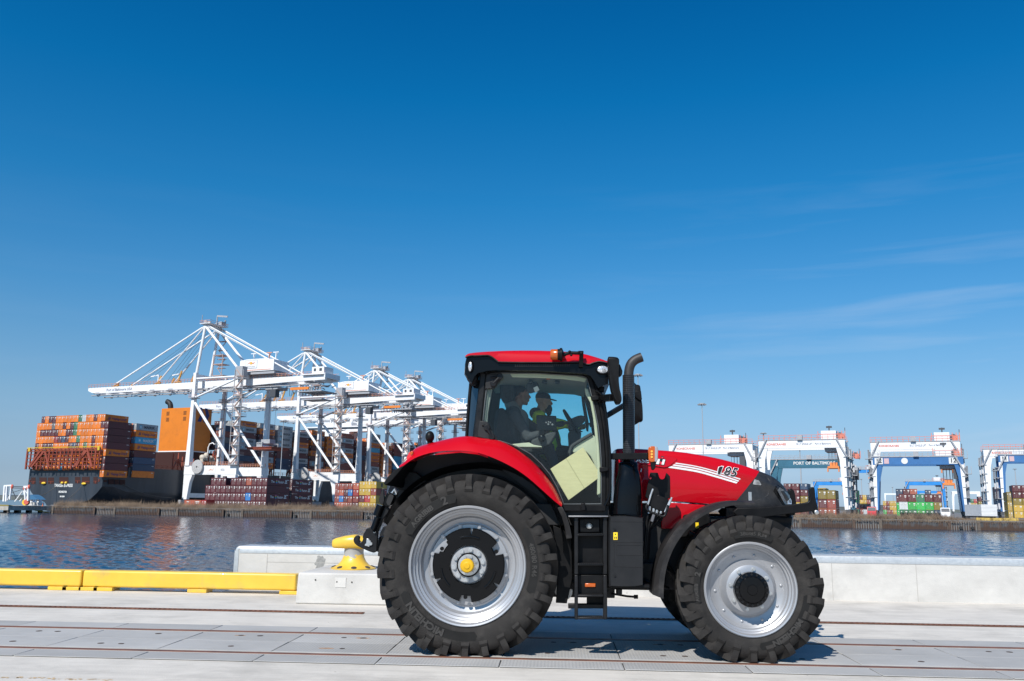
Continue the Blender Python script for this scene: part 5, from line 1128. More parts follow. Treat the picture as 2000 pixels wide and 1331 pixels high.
# far-side trim: leaves the two window openings seen through the cab
def xy(x, y): return ap(x, y, YF - .06)
mb = MB(); T_ = Vector((0, .03, 0))
mb.prism([xy(*p) for p in ((230, 262), (960, 285), (935, 418), (640, 412), (600, 400), (470, 430), (330, 452), (315, 600), (290, 760), (190, 742))], T_); mb.build('side_trim', M_dint, TR, bevel=.01)
mb = MB(); mb.prism([xy(*p) for p in ((930, 410), (948, 414), (965, 500), (990, 640), (985, 700), (970, 690), (960, 620), (940, 500))], T_); mb.build('window_post', M_dint, TR, bevel=.008)
# rear side lining behind the seats and rear shelf
mb = MB(); mb.prism([ap(*p, YD + .05) for p in ((196, 690), (208, 560), (224, 420), (244, 300), (264, 268), (300, 268), (268, 400), (240, 560), (232, 690), (250, 752), (190, 742))], (0, .04, 0)); mb.build('rear_pillar_lining', mat('pillar_grey', (.22, .235, .20), .8), TR, bevel=.008)
mb = MB(); mb.prism([ap(*p, YD + .10) for p in ((420, 790), (545, 778), (580, 796), (640, 806), (640, 814), (440, 812))], (0, .25, 0)); mb.build('arm_shelf', M_cream, TR, bevel=.006)
mb = MB(); mb.prism([ap(*p, YD + .12) for p in ((240, 770), (440, 815), (560, 880), (690, 1020), (780, 1180), (805, 1235), (1080, 1235), (1080, 1290), (800, 1290), (500, 1100), (240, 900))], (0, 1.3, 0)); mb.build('cab_tub', M_dint, TR)
# seat (driver), console with screen, column and wheel, front lining
YS1 = YC - .06
mb = MB(); mb.prism([ap(*p, YS1 - .26) for p in smooth_pts([(300, 800), (285, 700), (296, 560), (330, 520), (372, 540), (400, 640), (430, 760), (560, 770), (640, 790), (640, 850), (400, 870), (320, 850)], 3, True)], (0, .52, 0)); mb.build('driver_seat', M_seat, TR, bevel=.04)
mb = MB(); mb.prism([ap(*p, YS1 - .15) for p in smooth_pts([(330, 330), (372, 318), (420, 330), (436, 420), (420, 470), (350, 470), (330, 420)], 3, True)], (0, .3, 0)); mb.build('headrest', M_seat, TR, bevel=.04)
mb = MB(); mb.prism([ap(*p, YS1 - .2) for p in ((360, 850), (600, 840), (620, 1200), (380, 1200))], (0, .4, 0)); mb.build('seat_base', M_dint, TR, bevel=.03)
YM = YS1 - .42
mb = MB(); mb.prism([ap(*p, YM) for p in ((598, 572), (748, 580), (752, 690), (600, 690))], (0, .04, 0)); mon = mb.build('console_screen', M_gls, TR, bevel=.012)
mb = MB(); mb.prism([ap(*p, YM + .02) for p in ((560, 760), (700, 700), (744, 690), (750, 720), (700, 800), (560, 830))], (0, .18, 0)); mb.build('armrest_console', M_dint, mon, bevel=.02)
mb = MB(); mb.tube([ap(650, 690, YM + .03), ap(640, 740, YM + .03), ap(655, 770, YM + .05)], .03, 10); mb.ell(ap(640, 745, YM - .01), (.045, .04, .05)); mb.build('control_lever', M_gls, mon, smooth=60)
mb = MB()
for i, (x, y) in enumerate(((672, 630), (688, 642), (704, 630), (718, 645), (690, 625))): mb.disc(ap(x, y, YM - .002), .009 + .003 * (i % 2), -.006, 8, 'y')
mb.build('console_button', mat('button_grey', (.16, .16, .17), .4), mon)
mb = MB(); mb.prism([ap(*p, YC - .14) for p in smooth_pts([(835, 720), (842, 700), (900, 672), (930, 690), (930, 740), (905, 800), (870, 870), (880, 1120), (820, 1120), (840, 840)], 2, True)], (0, .26, 0)); col_ = mb.build('steering_column', M_dint, TR, bevel=.03)
mb = MB(); mb.prism([ap(*p, YC - .16) for p in smooth_pts([(850, 612), (880, 590), (930, 576), (972, 590), (960, 612), (900, 670), (862, 690), (838, 670)], 2, True)], (0, .3, 0)); mb.build('dash_pod', M_dint, col_, bevel=.025)
c = ap(862, 640, YC); u = (ap(915, 730, YC) - ap(815, 560, YC)).normalized(); mb = MB(); v_ = Vector((0, 1, 0))
mb.tube([c + (u * cos(a) + v_ * sin(a)) * .19 for a in np.linspace(0, 2 * pi, 33)], .016, 8)
for a in (0, 2.1, 4.2): mb.tube([c + Vector((.03, 0, -.02)), c + (u * cos(a) + v_ * sin(a)) * .19], .012, 6)
mb.build('steering_wheel', M_blk, col_, smooth=60)
mb = MB(); mb.prism([ap(*p, YD + .30) for p in smooth_pts([(858, 830), (880, 800), (1010, 722), (1044, 760), (1066, 860), (1076, 980), (1078, 1160), (1060, 1180), (1046, 1000), (1000, 880), (940, 840), (880, 858)], 2, True)], (0, .06, 0)); mb.build('front_lining', M_cream, TR, bevel=.015)
mb = MB(); mb.tube([ap(*p, YD + .29) for p in smooth_pts([(846, 860), (856, 822), (884, 790), (1012, 714)], 4)], .02, 8); mb.build('lining_rail', M_dint, TR, smooth=60)
mb = MB(); mb.prism([ap(*p, YF - .2) for p in ((250, 760), (440, 800), (700, 826), (860, 822), (1000, 740), (1060, 760), (1076, 900), (1078, 1235), (700, 1235), (250, 1000))], (0, .06, 0)); mb.build('far_door_lining', M_dint, TR, bevel=.01)
mb = MB(); mb.prism([ap(*p, YD + .25) for p in ((576, 372), (606, 358), (622, 386), (592, 410))], (0, .008, 0)); nt_ = mb.build('mirror_card', mat('note_white', (.62, .62, .60), .8), TR)
mb = MB(); mb.prism([ap(*p, YD + .3) for p in smooth_pts([(524, 350), (548, 332), (600, 330), (616, 352), (600, 392), (556, 412), (530, 396)], 2, True)], (0, .05, 0)); mb.build('cab_mirror', M_dint, TR, bevel=.012)
mb = MB(); mb.prism([ap(*p, YD + .12) for p in ((672, 292), (700, 290), (702, 308), (674, 310))], (0, .03, 0)); mb.build('cab_lamp', M_amber, TR, bevel=.004)
for x in (540, 640, 735):
    mb = MB(); mb.prism([ap(*p, YD + .2) for p in ((x, 318), (x + 38, 320), (x + 34, 336), (x + 4, 334))], (0, .12, 0)); mb.build('roof_bracket', M_dint, TR, bevel=.008)

# flattened cardboard box leaning inside the door glass
mb = MB(); a = [ap(703, 974, YD + .06), ap(946, 814, YD + .12), ap(1084, 1026, YD + .10), ap(838, 1208, YD + .05)]
mb.prism(a, (0, .03, 0)); cb = mb.build('cardboard_box', mat('cardboard', (.56, .49, .27), .85, var=.06, vscale=9, stretch=(1, 1, 6), bump=.08, bscale=120), None, bevel=.004, loc=a[3])
tag(cb, 'flattened tan cardboard box leaning inside the door glass of the tractor cab', 'cardboard box')
mb = MB(); e0 = a[0].lerp(a[1], .48); e1 = a[3].lerp(a[2], .48); n_ = Vector((0, -.002, 0)); up_ = (a[1] - a[0]).normalized() * .004
mb.add([e0 + n_ - up_, e0 + n_ + up_, e1 + n_ + up_, e1 + n_ - up_], [(0, 1, 2, 3)]); mb.build('fold_line', mat('cardboard_fold', (.40, .35, .19), .9), cb)

# ------------------------------------------------------------------ people: one continuous skin fused from tapered limbs
def person(name, prims, mats, label, origin, voxel=.0085, smooth_it=3):
    """prims: (a, b, ra, rb, material index[, flatten]) tapered capsules"""
    mb = MB()
    for pr in prims:
        a, b_, ra, rb = Vector(pr[0]), Vector(pr[1]), pr[2], pr[3]; ax = b_ - a; L = ax.length
        n, m = 14, 5
        if L < 1e-5: ax = Vector((0, 0, 1)); L = 0
        t = ax.normalized(); u = t.orthogonal().normalized(); w = t.cross(u); vs = []; fs = []; rows = []
        for i in range(m + 1): ph = -pi / 2 + (pi / 2) * i / m; rows.append((a + t * (ra * sin(ph)), ra * cos(ph)))
        for i in range(m + 1): ph = (pi / 2) * i / m; rows.append((b_ + t * (rb * sin(ph)), rb * cos(ph)))
        for c, r in rows:
            for k in range(n): an = 2 * pi * k / n; vs.append(c + (u * cos(an) + w * sin(an)) * max(r, 1e-4))
        for i in range(len(rows) - 1):
            for k in range(n): j = (k + 1) % n; fs.append((i * n + k, i * n + j, (i + 1) * n + j, (i + 1) * n + k))
        fs += [tuple(range(n - 1, -1, -1)), tuple((len(rows) - 1) * n + i for i in range(n))]; mb.add(vs, fs)
    o = mb.build('person_raw', None, None)
    md = o.modifiers.new('r', 'REMESH'); md.mode = 'VOXEL'; md.voxel_size = voxel
    sm = o.modifiers.new('s', 'SMOOTH'); sm.iterations = smooth_it; sm.factor = .5
    dg = bpy.context.evaluated_depsgraph_get(); dg.update(); me = bpy.data.meshes.new_from_object(o.evaluated_get(dg)); bpy.data.objects.remove(o)
    n = len(me.vertices); co = np.empty(n * 3); me.vertices.foreach_get('co', co); co = co.reshape(-1, 3)
    best = np.full(n, 1e9); idx = np.zeros(n, int)
    for pr in prims:
        a, b_ = np.array(pr[0]), np.array(pr[1]); ab = b_ - a; L2 = max(ab @ ab, 1e-12); tt = np.clip(((co - a) @ ab) / L2, 0, 1)
        d = np.linalg.norm(co - (a + tt[:, None] * ab), axis=1) - (pr[2] + (pr[3] - pr[2]) * tt)
        k = d < best; best[k] = d[k]; idx[k] = pr[4]
    for m in mats: me.materials.append(m)
    for p in me.polygons: p.use_smooth = True; p.material_index = int(np.bincount(idx[list(p.vertices)]).argmax())
    co = co - np.array(origin); me.vertices.foreach_set('co', co.ravel()); me.name = name
    r = bpy.data.objects.new(name, me); COL.objects.link(r); r.location = origin; ORG[r.name] = Vector(origin)
    return tag(r, label, 'person')

M_skin = mat('skin', (.42, .22, .15), .55, var=.1, vscale=20); M_skin2 = mat('skin_dark', (.20, .105, .07), .55, var=.1, vscale=20)
M_hoodie = mat('grey_hoodie', (.045, .048, .055), .95, var=.15, vscale=25, bump=.2, bscale=80); M_jean = mat('dark_trousers', (.025, .032, .045), .9, var=.2, vscale=30)
M_navy = mat('dark_jacket', (.018, .02, .026), .9, var=.2, vscale=20); M_hiviz = mat('hi_vis_yellow', (.80, .92, .05), .8, var=.08, vscale=9); M_shoe = mat('dark_boot', (.015, .013, .012), .7)
M_hair = mat('dark_hair', (.012, .010, .009), .8, var=.3, vscale=60); M_beard = M_hair

def hand_prims(wrist, direc, side, curl, mi, point=False, up=Vector((0, 0, 1))):
    """palm, four fingers of different length with two bends, thumb leaving the side of the palm"""
    d = Vector(direc).normalized(); s = Vector(side).normalized(); nrm = d.cross(s).normalized(); w = Vector(wrist); pr = []
    for k in (-1.2, -.4, .4, 1.2): pr.append((w + s * (.016 * k * .8), w + d * .085 + s * (.020 * k), .017, .0145, mi))
    for k, L in ((-1.5, .070), (-.5, .080), (.5, .076), (1.5, .060)):
        b0 = w + d * .09 + s * (.0195 * k); c_ = curl * (0.12 if point and k == -1.5 else 1.0); q = b0; dirv = d
        for j, f in enumerate((.45, .32, .23)):
            dirv = (d * cos(c_ * (j + 1)) + nrm * sin(c_ * (j + 1))).normalized(); e = q + dirv * (L * f); pr.append((q, e, .0098 - j * .0006, .0092 - j * .0008, mi)); q = e
    t0 = w + d * .025 - s * .030; t1 = t0 + (d * .6 - s * .75 + nrm * .2).normalized() * .042; t2 = t1 + (d * .9 - s * .25 + nrm * .3).normalized() * .032
    pr += [(w + d * .02, t0, .018, .014, mi), (t0, t1, .0135, .0115, mi), (t1, t2, .011, .009, mi)]
    return pr
def head_prims(c, fwd, mi, s=1.0):
    """c: middle of the head; fwd: where the face looks"""
    f = Vector(fwd).normalized(); up = Vector((0, 0, 1)); f = (f - up * f.dot(up) * .0).normalized(); l = up.cross(f).normalized(); c = Vector(c); pr = []
    P_ = lambda a, b_, z: c + f * (a * s) + l * (b_ * s) + up * (z * s)
    pr += [(P_(-.022, 0, .035), P_(.012, 0, .035), .080 * s, .076 * s, mi), (P_(.030, 0, .045), P_(.034, 0, .02), .058 * s, .056 * s, mi), (P_(.035, 0, .0), P_(.043, 0, -.07), .056 * s, .040 * s, mi), (P_(.065, 0, -.092), P_(.06, 0, -.088), .021 * s, .022 * s, mi)]
    pr += [(P_(.02, b_ * .045, -.02), P_(.045, b_ * .03, -.075), .032 * s, .026 * s, mi) for b_ in (-1, 1)]                                 # jaw
    pr += [(P_(.088, 0, .028), P_(.112, 0, -.012), .0095 * s, .0125 * s, mi), (P_(.100, .009, -.016), P_(.100, -.009, -.016), .009 * s, .009 * s, mi)]   # nose
    pr += [(P_(.085, b_ * .015, .044), P_(.072, b_ * .045, .042), .011 * s, .010 * s, mi) for b_ in (-1, 1)]                              # brow
    pr += [(P_(.081, b_ * .030, .026), P_(.082, b_ * .030, .026), .0125 * s, .0125 * s, mi) for b_ in (-1, 1)]                            # eyes
    pr += [(P_(.090, b_ * .016, -.045), P_(.096, 0, -.043), .008 * s, .009 * s, mi) for b_ in (-1, 1)] + [(P_(.088, b_ * .014, -.057), P_(.093, 0, -.058), .008 * s, .0095 * s, mi) for b_ in (-1, 1)]   # lips
    pr += [(P_(-.004, b_ * .078, .022), P_(-.012, b_ * .084, -.008), .016 * s, .010 * s, mi) for b_ in (-1, 1)]                           # ears
    return pr, P_

# driver in the middle seat, leaning a little, looking ahead
Y1 = YC - .06
J = lambda x, y, dy=0: ap(x, y, Y1 + dy)
hc = J(486, 432); pr, P1 = head_prims(hc, (1, .05, -.06), 1)
nk = J(455, 520); hip = J(420, 800); chest = J(425, 600)
pr += [(hc + Vector((-.03, 0, -.06)), nk, .056, .062, 1), (J(430, 560, -.16), J(430, 560, .16), .085, .085, 0), (chest + Vector((0, -.07, 0)), hip + Vector((0, -.07, 0)), .135, .145, 0), (chest + Vector((0, .07, 0)), hip + Vector((0, .07, 0)), .135, .145, 0), (J(470, 600, -.06), J(470, 740, -.04), .12, .13, 4), (J(470, 600, .06), J(470, 740, .04), .12, .13, 4),
       (J(418, 500, -.07), J(440, 540, -.11), .06, .07, 4), (J(418, 500, .07), J(440, 540, .11), .06, .07, 4), (J(400, 490), J(425, 530), .065, .08, 4)]
for sgn in (-1, 1):
    pr += [(J(430, 815, sgn * .09), J(690, 820, sgn * .13), .095, .075, 2), (J(690, 820, sgn * .13), J(780, 1080, sgn * .14), .07, .05, 2), (J(775, 1100, sgn * .14), J(860, 1125, sgn * .15), .045, .042, 3)]
sh, el, wr_ = J(440, 575, -.22), J(540, 740, -.27), J(650, 705, -.30)
pr += [(sh, el, .075, .06, 0), (el, wr_, .058, .042, 0)] + hand_prims(wr_, (1, -.05, -.05), (0, -1, 0), .45, 1)
sh, el, wr_ = J(440, 575, .22), J(610, 690, .25), J(790, 640, .14)
pr += [(sh, el, .075, .058, 0), (el, wr_, .055, .04, 0)] + hand_prims(wr_, (.9, -.1, .1), (0, 1, 0), .75, 1)
DRV = person('person', pr, [M_hoodie, M_skin2, M_jean, M_shoe, mat('hood_grey', (.17, .165, .16), .95, var=.15, vscale=25)], 'person in a grey hooded jacket sitting in the nearer cab seat', hip)
mb = MB(); 
mb.ell(P1(-.026, 0, .052), (.098, .088, .088), 20, 14); mb.build('hair', M_hair, DRV, smooth=60)
mb = MB(); mb.prism([J(*p, -.205) for p in smooth_pts([(455, 575), (470, 570), (482, 580), (478, 596), (462, 598)], 2, True)], (0, .004, 0)); mb.build('jacket_badge', mat('badge_cloth', (.45, .30, .22), .8, var=.6, vscale=90), DRV)

# companion on the far seat, cap and hi-vis jacket, arm stretched towards the controls
Y2 = YC + .42
J2 = lambda x, y, dy=0: ap(x, y, Y2 + dy)
hc = J2(652, 478); pr, P2 = head_prims(hc, (1, -.08, -.10), 1)
nk = J2(628, 562); hip = J2(690, 830); chest = J2(640, 650)
pr += [(hc + Vector((-.02, 0, -.06)), nk, .058, .066, 1), (J2(620, 592, -.16), J2(620, 592, .16), .085, .085, 0), (chest + Vector((0, -.08, 0)), hip + Vector((0, -.08, 0)), .135, .135, 0), (chest + Vector((0, .08, 0)), hip + Vector((0, .08, 0)), .135, .135, 0), (J2(672, 650), J2(712, 760), .125, .12, 0), (J2(590, 560, -.06), J2(606, 575, .06), .075, .075, 4)]
for sgn in (-1, 1):
    pr += [(J2(690, 840, sgn * .09), J2(880, 850, sgn * .12), .09, .07, 2), (J2(880, 850, sgn * .12), J2(920, 1090, sgn * .12), .065, .048, 2), (J2(920, 1100, sgn * .12), J2(1000, 1120, sgn * .12), .044, .04, 3)]
sh, el, wr_ = J2(648, 612, -.20), J2(745, 655, -.30), J2(812, 648, -.32)
pr += [(sh, el, .072, .058, 0), (el, wr_, .056, .042, 0)] + hand_prims(wr_, (1, .05, -.06), (0, -.3, -1), .30, 1, point=True)
sh, el, wr_ = J2(640, 612, .20), J2(800, 640, .24), J2(900, 668, .10)
pr += [(sh, el, .072, .056, 0), (el, wr_, .054, .038, 0)] + hand_prims(wr_, (.9, -.3, .1), (0, .3, 1), .6, 1)
CMP = person('person', pr, [M_hiviz, M_skin, M_jean, M_shoe, M_navy], 'bearded person in dark cap and yellow hi-vis jacket reaching forward in the tractor cab', hip)
mb = MB(); 
secs = []
for z, r_ in ((.040, 1.0), (.060, 1.015), (.085, .97), (.108, .80), (.122, .50), (.127, .1)):
    secs.append([P2(-.006 + .098 * r_ * cos(a), .083 * r_ * sin(a), z) for a in np.linspace(0, 2 * pi, 25)[:-1]])
mb.loft(secs); pk = []
for z in (.050, .042): pk.append([P2(.075 + (0 if abs(sin(a)) > .98 else .095 * cos(a)), .072 * sin(a), z - .012 * cos(a)) for a in np.linspace(-pi / 2, pi / 2, 13)])
mb.loft(pk, closed=True); mb.build('cap', M_navy, CMP, smooth=50)
mb = MB(); mb.ell(P2(.062, 0, -.085), (.052, .058, .062), 16, 10); mb.ell(P2(.07, 0, -.125), (.035, .042, .045), 12, 8); mb.build('beard', M_beard, CMP, smooth=60)
mb = MB(); mb.prism([J2(*p, -.232) for p in ((668, 590), (690, 600), (760, 690), (790, 820), (760, 820), (735, 720), (690, 650))], (0, .012, 0)); mb.build('vest_panel', M_navy, CMP, bevel=.003)
mb = MB(); mb.loft([[el_ + Vector((0, cos(a), sin(a))) * .062 for a in np.linspace(0, 2 * pi, 17)[:-1]] for el_ in (J2(716, 643, -.265), J2(728, 648, -.28))], caps=False); mb.build('reflective_band', mat('reflective_tape', (.55, .56, .58), .4), CMP, smooth=60)
# ================================================================== the terminal across the water
PANG = atan2(PD.y, PD.x)
def solve(f, target, a, b_):      # monotone bisection
    fa = f(a) - target
    for _ in range(60):
        m = (a + b_) / 2; fm = f(m) - target
        if (fm > 0) == (fa > 0): a, fa = m, fm
        else: b_ = m
    return (a + b_) / 2
ORD = ['', 'first', 'second', 'third', 'fourth', 'fifth', 'sixth', 'seventh', 'eighth', 'ninth', 'tenth', 'eleventh', 'twelfth', 'thirteenth', 'fourteenth', 'fifteenth', 'sixteenth', 'seventeenth', 'eighteenth', 'nineteenth', 'twentieth']

# ---- containers
CCOL = dict(O=((.78, .20, .014), 'orange'), M=((.105, .022, .028), 'maroon'), G=((.03, .17, .09), 'green'), W=((.50, .55, .58), 'white'), B=((.025, .06, .12), 'navy blue'), L=((.05, .36, .58), 'light blue'),
            Y=((.55, .36, .055), 'yellow'), R=((.36, .035, .035), 'red'), P=((.44, .11, .06), 'salmon red'), K=((.16, .15, .15), 'dark grey'), S=((.36, .40, .43), 'silver grey'), U=((.015, .17, .46), 'bright blue'), N=((.03, .42, .08), 'bright green'), H=((.22, .16, .03), 'olive'), T=((.24, .05, .035), 'rust red'))
def cont_mat(k):
    m = mat('container_' + CCOL[k][1].replace(' ', '_'), CCOL[k][0], .55, var=.12, vscale=.9, dirt=(*[c * .55 + .02 for c in CCOL[k][0]], .5), dscale=.5)
    if 'rnd' not in m:
        m['rnd'] = 1; t = m.node_tree; b = t.nodes['Principled BSDF']; src = b.inputs['Base Color'].links[0].from_socket
        oi = t.nodes.new('ShaderNodeObjectInfo'); r = t.nodes.new('ShaderNodeMapRange'); r.inputs[3].default_value = .80; r.inputs[4].default_value = 1.15; t.links.new(oi.outputs['Random'], r.inputs[0])
        mx = t.nodes.new('ShaderNodeMixRGB'); mx.blend_type = 'MULTIPLY'; mx.inputs[0].default_value = 1; t.links.new(src, mx.inputs[1]); t.links.new(r.outputs[0], mx.inputs[2])
        # pressed corrugation along the walls
        tc = t.nodes.new('ShaderNodeTexCoord'); w = t.nodes.new('ShaderNodeTexWave'); w.bands_direction = 'DIAGONAL'; w.inputs['Scale'].default_value = 1.9; t.links.new(tc.outputs['Object'], w.inputs['Vector'])
        bp = t.nodes.new('ShaderNodeBump'); bp.inputs['Strength'].default_value = .35; bp.inputs['Distance'].default_value = .04; t.links.new(w.outputs['Fac'], bp.inputs['Height']); t.links.new(bp.outputs[0], b.inputs['Normal'])
        t.links.new(mx.outputs[0], b.inputs['Base Color'])
    return m
M_mark = mat('container_mark', (.66, .66, .64), .6); M_rod = mat('lock_rod', (.30, .28, .26), .5)
CMESH = {}
def cont_mesh(k, w, L, h):
    key = (k, round(w, 2), round(L, 1), round(h, 2))
    if key in CMESH: return CMESH[key]
    mb = MB(); g = .03; mid = []
    x, y = w / 2, L
    for sx in (-1, 1):
        for yy in (0, y - .16): mb.box((sx * x - (.16 if sx > 0 else 0), yy, g), (sx * x + (.16 if sx < 0 else 0), yy + .16, h - g))
    mb.box((-x + .04, .05, g + .02), (x - .04, y - .05, h - g - .03))
    for zz in (g, h - g - .14):
        for sx in (-1, 1): mb.box((sx * x - (.12 if sx > 0 else 0), .16, zz), (sx * x + (.12 if sx < 0 else 0), y - .16, zz + .14))
        for yy in (0, y - .12): mb.box((-x + .16, yy, zz), (x - .16, yy + .12, zz + .14))
    nb = len(mb.f)
    for rx in (-.28, -.12, .12, .28): mb.box((rx * w - .025, .0, .2), (rx * w + .025, .04, h - .2))
    mb.box((-.015, .03, .2), (.015, .06, h - .2)); n1 = len(mb.f)
    mb.box((w * .17, -.012, h * .68), (w * .40, .03, h * .82)); mb.box((w * .2, -.012, h * .52), (w * .36, .03, h * .6)); mb.box((-w * .36, -.012, h * .70), (-w * .22, .03, h * .80)); mb.box((x + .005, L * .86, h * .72), (x - .04, L * .95, h * .80)); 
    me = bpy.data.meshes.new('shipping_container'); me.from_pydata(mb.v, [], mb.f); me.update()
    for m in (cont_mat(k), M_rod, M_mark): me.materials.append(m)
    for i, p in enumerate(me.polygons): p.material_index = 0 if i < nb else (1 if i < n1 else 2)
    CMESH[key] = me; return me
LMESH = {}
M_hl = mat('line_blue', (.01, .03, .16), .5); M_star = mat('star_blue', (.12, .45, .62), .5); M_dk = mat('line_dark', (.02, .03, .05), .5)
def letter_mesh(kind, w, L, h):
    key = (kind, round(L, 1), round(h, 2), round(w, 2))
    if key in LMESH: return LMESH[key]
    parts = []
    O = lambda y, z, d=.012: Vector((w / 2 + d, y, z)); ex, ey = Vector((0, 1, 0)), Vector((0, 0, 1))
    if kind == 'hapag':
        a = MB(); lay_text(a, 'Hapag-Lloyd', O(L * .60, h * .47), ex, ey, 1.45, bold=.02); parts.append((a, M_hl))
        a = MB(); 
        for dy in (0, .62): a.add([O(L * .13 + dy + q[0], h * .5 + q[1]) for q in ((0, -.55), (.42, -.55), (.62, 0), (.42, .55), (.18, .55), (.3, 0))], [(0, 1, 2, 3, 4, 5)])
        a.add([O(L * .13 - .2 + q[0], h * .5 + q[1]) for q in ((0, -.7), (1.2, -.7), (1.3, -.45), (.1, -.45))], [(0, 1, 2, 3)]); parts.append((a, M_hl))
    elif kind in ('maersk', 'maersk_white'):
        a = MB(); lay_text(a, 'MAERSK', O(L * .60, h * .48), ex, ey, 1.55, bold=.04, sx=1.05); parts.append((a, M_dk if kind == 'maersk' else M_mark))
        a = MB(); c = O(L * .2, h * .5); s_ = .72; a.add([c + ex * q[0] * s_ + ey * q[1] * s_ for q in ((-1, -1), (1, -1), (1, 1), (-1, 1))], [(0, 1, 2, 3)]); parts.append((a, M_star))
        a = MB(); c = O(L * .2, h * .5, .03); pts = [c + (ex * sin(i * pi / 7) + ey * cos(i * pi / 7)) * (.6 if i % 2 == 0 else .25) for i in range(14)]; a.add(pts, [tuple(range(14))]); parts.append((a, M_mark))
    elif kind == 'factor':
        a = MB(); lay_text(a, 'The', O(L * .24, h * .5), ex, ey, 1.15, bold=.03); lay_text(a, 'Factor', O(L * .60, h * .47), ex, ey, 1.2, bold=.03); lay_text(a, '28', O(L * .82, h * .62), ex, ey, .9, bold=.06); a.add([O(L * .76 + q[0], h * .3 + q[1]) for q in ((0, 0), (1.4, 0), (1.4, .35), (0, .35))], [(0, 1, 2, 3)]); parts.append((a, M_mark))
        for i, (c_, dz_) in enumerate((((.55, .1, .3), .42), ((.6, .45, .05), .12), ((.05, .4, .3), -.18), ((.1, .25, .6), -.48))):
            a = MB(); a.add([O(L * .37 + q[0], h * .5 + dz_ + q[1]) for q in ((0, 0), (.8, 0), (.9, .26), (.1, .26))], [(0, 1, 2, 3)]); parts.append((a, mat('factor_mark_%s' % 'pyga'[i], c_, .5)))
    elif kind == 'hex':      # one dark box mark
        a = MB(); a.add([O(L * .52 + q[0], h * .5 + q[1]) for q in ((-.5, -.7), (.5, -.7), (.5, .7), (-.5, .7))], [(0, 1, 2, 3)]); parts.append((a, M_dk))
    mb = MB(); mats = []; mi = []
    for a, m in parts:
        n0 = len(mb.f); mb.add(a.v, a.f); mats.append(m); mi += [len(mats) - 1] * (len(mb.f) - n0)
    me = bpy.data.meshes.new('side_lettering'); me.from_pydata(mb.v, [], mb.f); me.update()
    for m in mats: me.materials.append(m)
    for p, i in zip(me.polygons, mi): p.material_index = i
    LMESH[key] = me; return me
NCONT = [0]
STK = {}          # the containers beyond the three hundred that show largest: one mass
def stuff_container(k, P, w, L, h, mark):
    M = Matrix.Translation(P) @ Matrix.Rotation(PANG, 4, 'Z'); me = cont_mesh(k, w, L, h)
    for m_, src in [(me.materials, me)] + ([(letter_mesh(mark, w, L, h).materials, letter_mesh(mark, w, L, h))] if mark else []):
        base = {}
        for p in src.polygons: base.setdefault(p.material_index, []).append(p)
        for mi_, ps2 in base.items():
            mb = STK.setdefault(m_[mi_].name, (m_[mi_], MB()))[1]
            for p in ps2:
                o_ = len(mb.v); mb.v += [M @ src.vertices[i].co for i in p.vertices]; mb.f.append(tuple(range(o_, o_ + len(p.vertices))))
def container(k, P, label, group, w=2.4, L=12.19, h=2.9, mark=None):
    o = bpy.data.objects.new('shipping_container', cont_mesh(k, w, L, h)); COL.objects.link(o); o.location = P; o.rotation_euler = (0, 0, PANG)
    tag(o, label, 'shipping container', group); NCONT[0] += 1
    if mark:
        c = bpy.data.objects.new('side_lettering', letter_mesh(mark, w, L, h)); COL.objects.link(c); c.parent = o
    return o
def rows_stack(rows, p0, t, ztop, pitch, h, where, group, marks=None, L=12.19, stuff=lambda i, j, n: False):
    nt_ = len(rows)
    for i, row in enumerate(rows):
        for j, k in enumerate(row):
            if k in '_ ': continue
            z = ztop - (i + 1) * h; last = (j == len(row) - 1) or row[j + 1] in '_ '
            mk = (marks or {}).get((i, j)) or (marks or {}).get(i if last else None)
            lab = f"{CCOL[k][1]} container, {'top tier' if i == 0 else ORD[i + 1] + ' tier down'}" + ('' if len(row) == 1 else f", {ORD[j + 1]} from left") + f", {where}"
            P = ps_(p0 + (j + .5) * pitch, t, z)
            if stuff(i, j, len(row)): stuff_container(k, P, pitch * .975, L, h * .985, mk)
            else: container(k, P, lab, group, w=pitch * .975, L=L, h=h * .985, mark=mk)

# ---- the container ship
SHIP = thing('container_ship', ps_(-22.5, 0, WZ), 'huge dark hulled container ship seen from astern beside the white quay cranes', 'ship')
M_hull = mat('hull_black', (.032, .039, .050), .45, var=.3, vscale=.18, stretch=(1, 1, .12), dirt=(.09, .09, .09, .35), dscale=.25, dth=(.5, .8))
M_sred = mat('ship_red_oxide', (.26, .055, .03), .7, var=.2, vscale=.6); M_scas = mat('casing_orange', (.66, .19, .012), .5, var=.05, vscale=.2, dirt=(.45, .13, .02, .4), dscale=.3)
M_white2 = mat('marine_white', (.74, .75, .76), .5, var=.06, vscale=.5); M_hole = mat('opening_dark', (.04, .012, .010), .9)
def hsec(t, top, hb, pts): return [ps_(-22.7 + s_ * hb * a, t, z if z is not None else top) for s_, a, z in pts]
def hull_section(t, top, hb, bil):
    half = [(1, top), (1, 9), (1 - .002, 5 if bil < .3 else 7), (1 - bil * .3, 2.2 if bil < .3 else 4.2), (1 - bil * .75, -.3 if bil < .3 else 1.4), (1 - bil * 1.3, -2 if bil < .3 else .2), (.3, -4)]
    return [ps_(-22.7 + hb * a, t, z) for a, z in half] + [ps_(-22.7 - hb * a, t, z) for a, z in reversed(half)]
mb = MB(); mb.loft([hull_section(0, 14.6, 22.4, .40), hull_section(.9, 14.6, 22.4, .40)]); mb.build('transom', M_hull, SHIP)
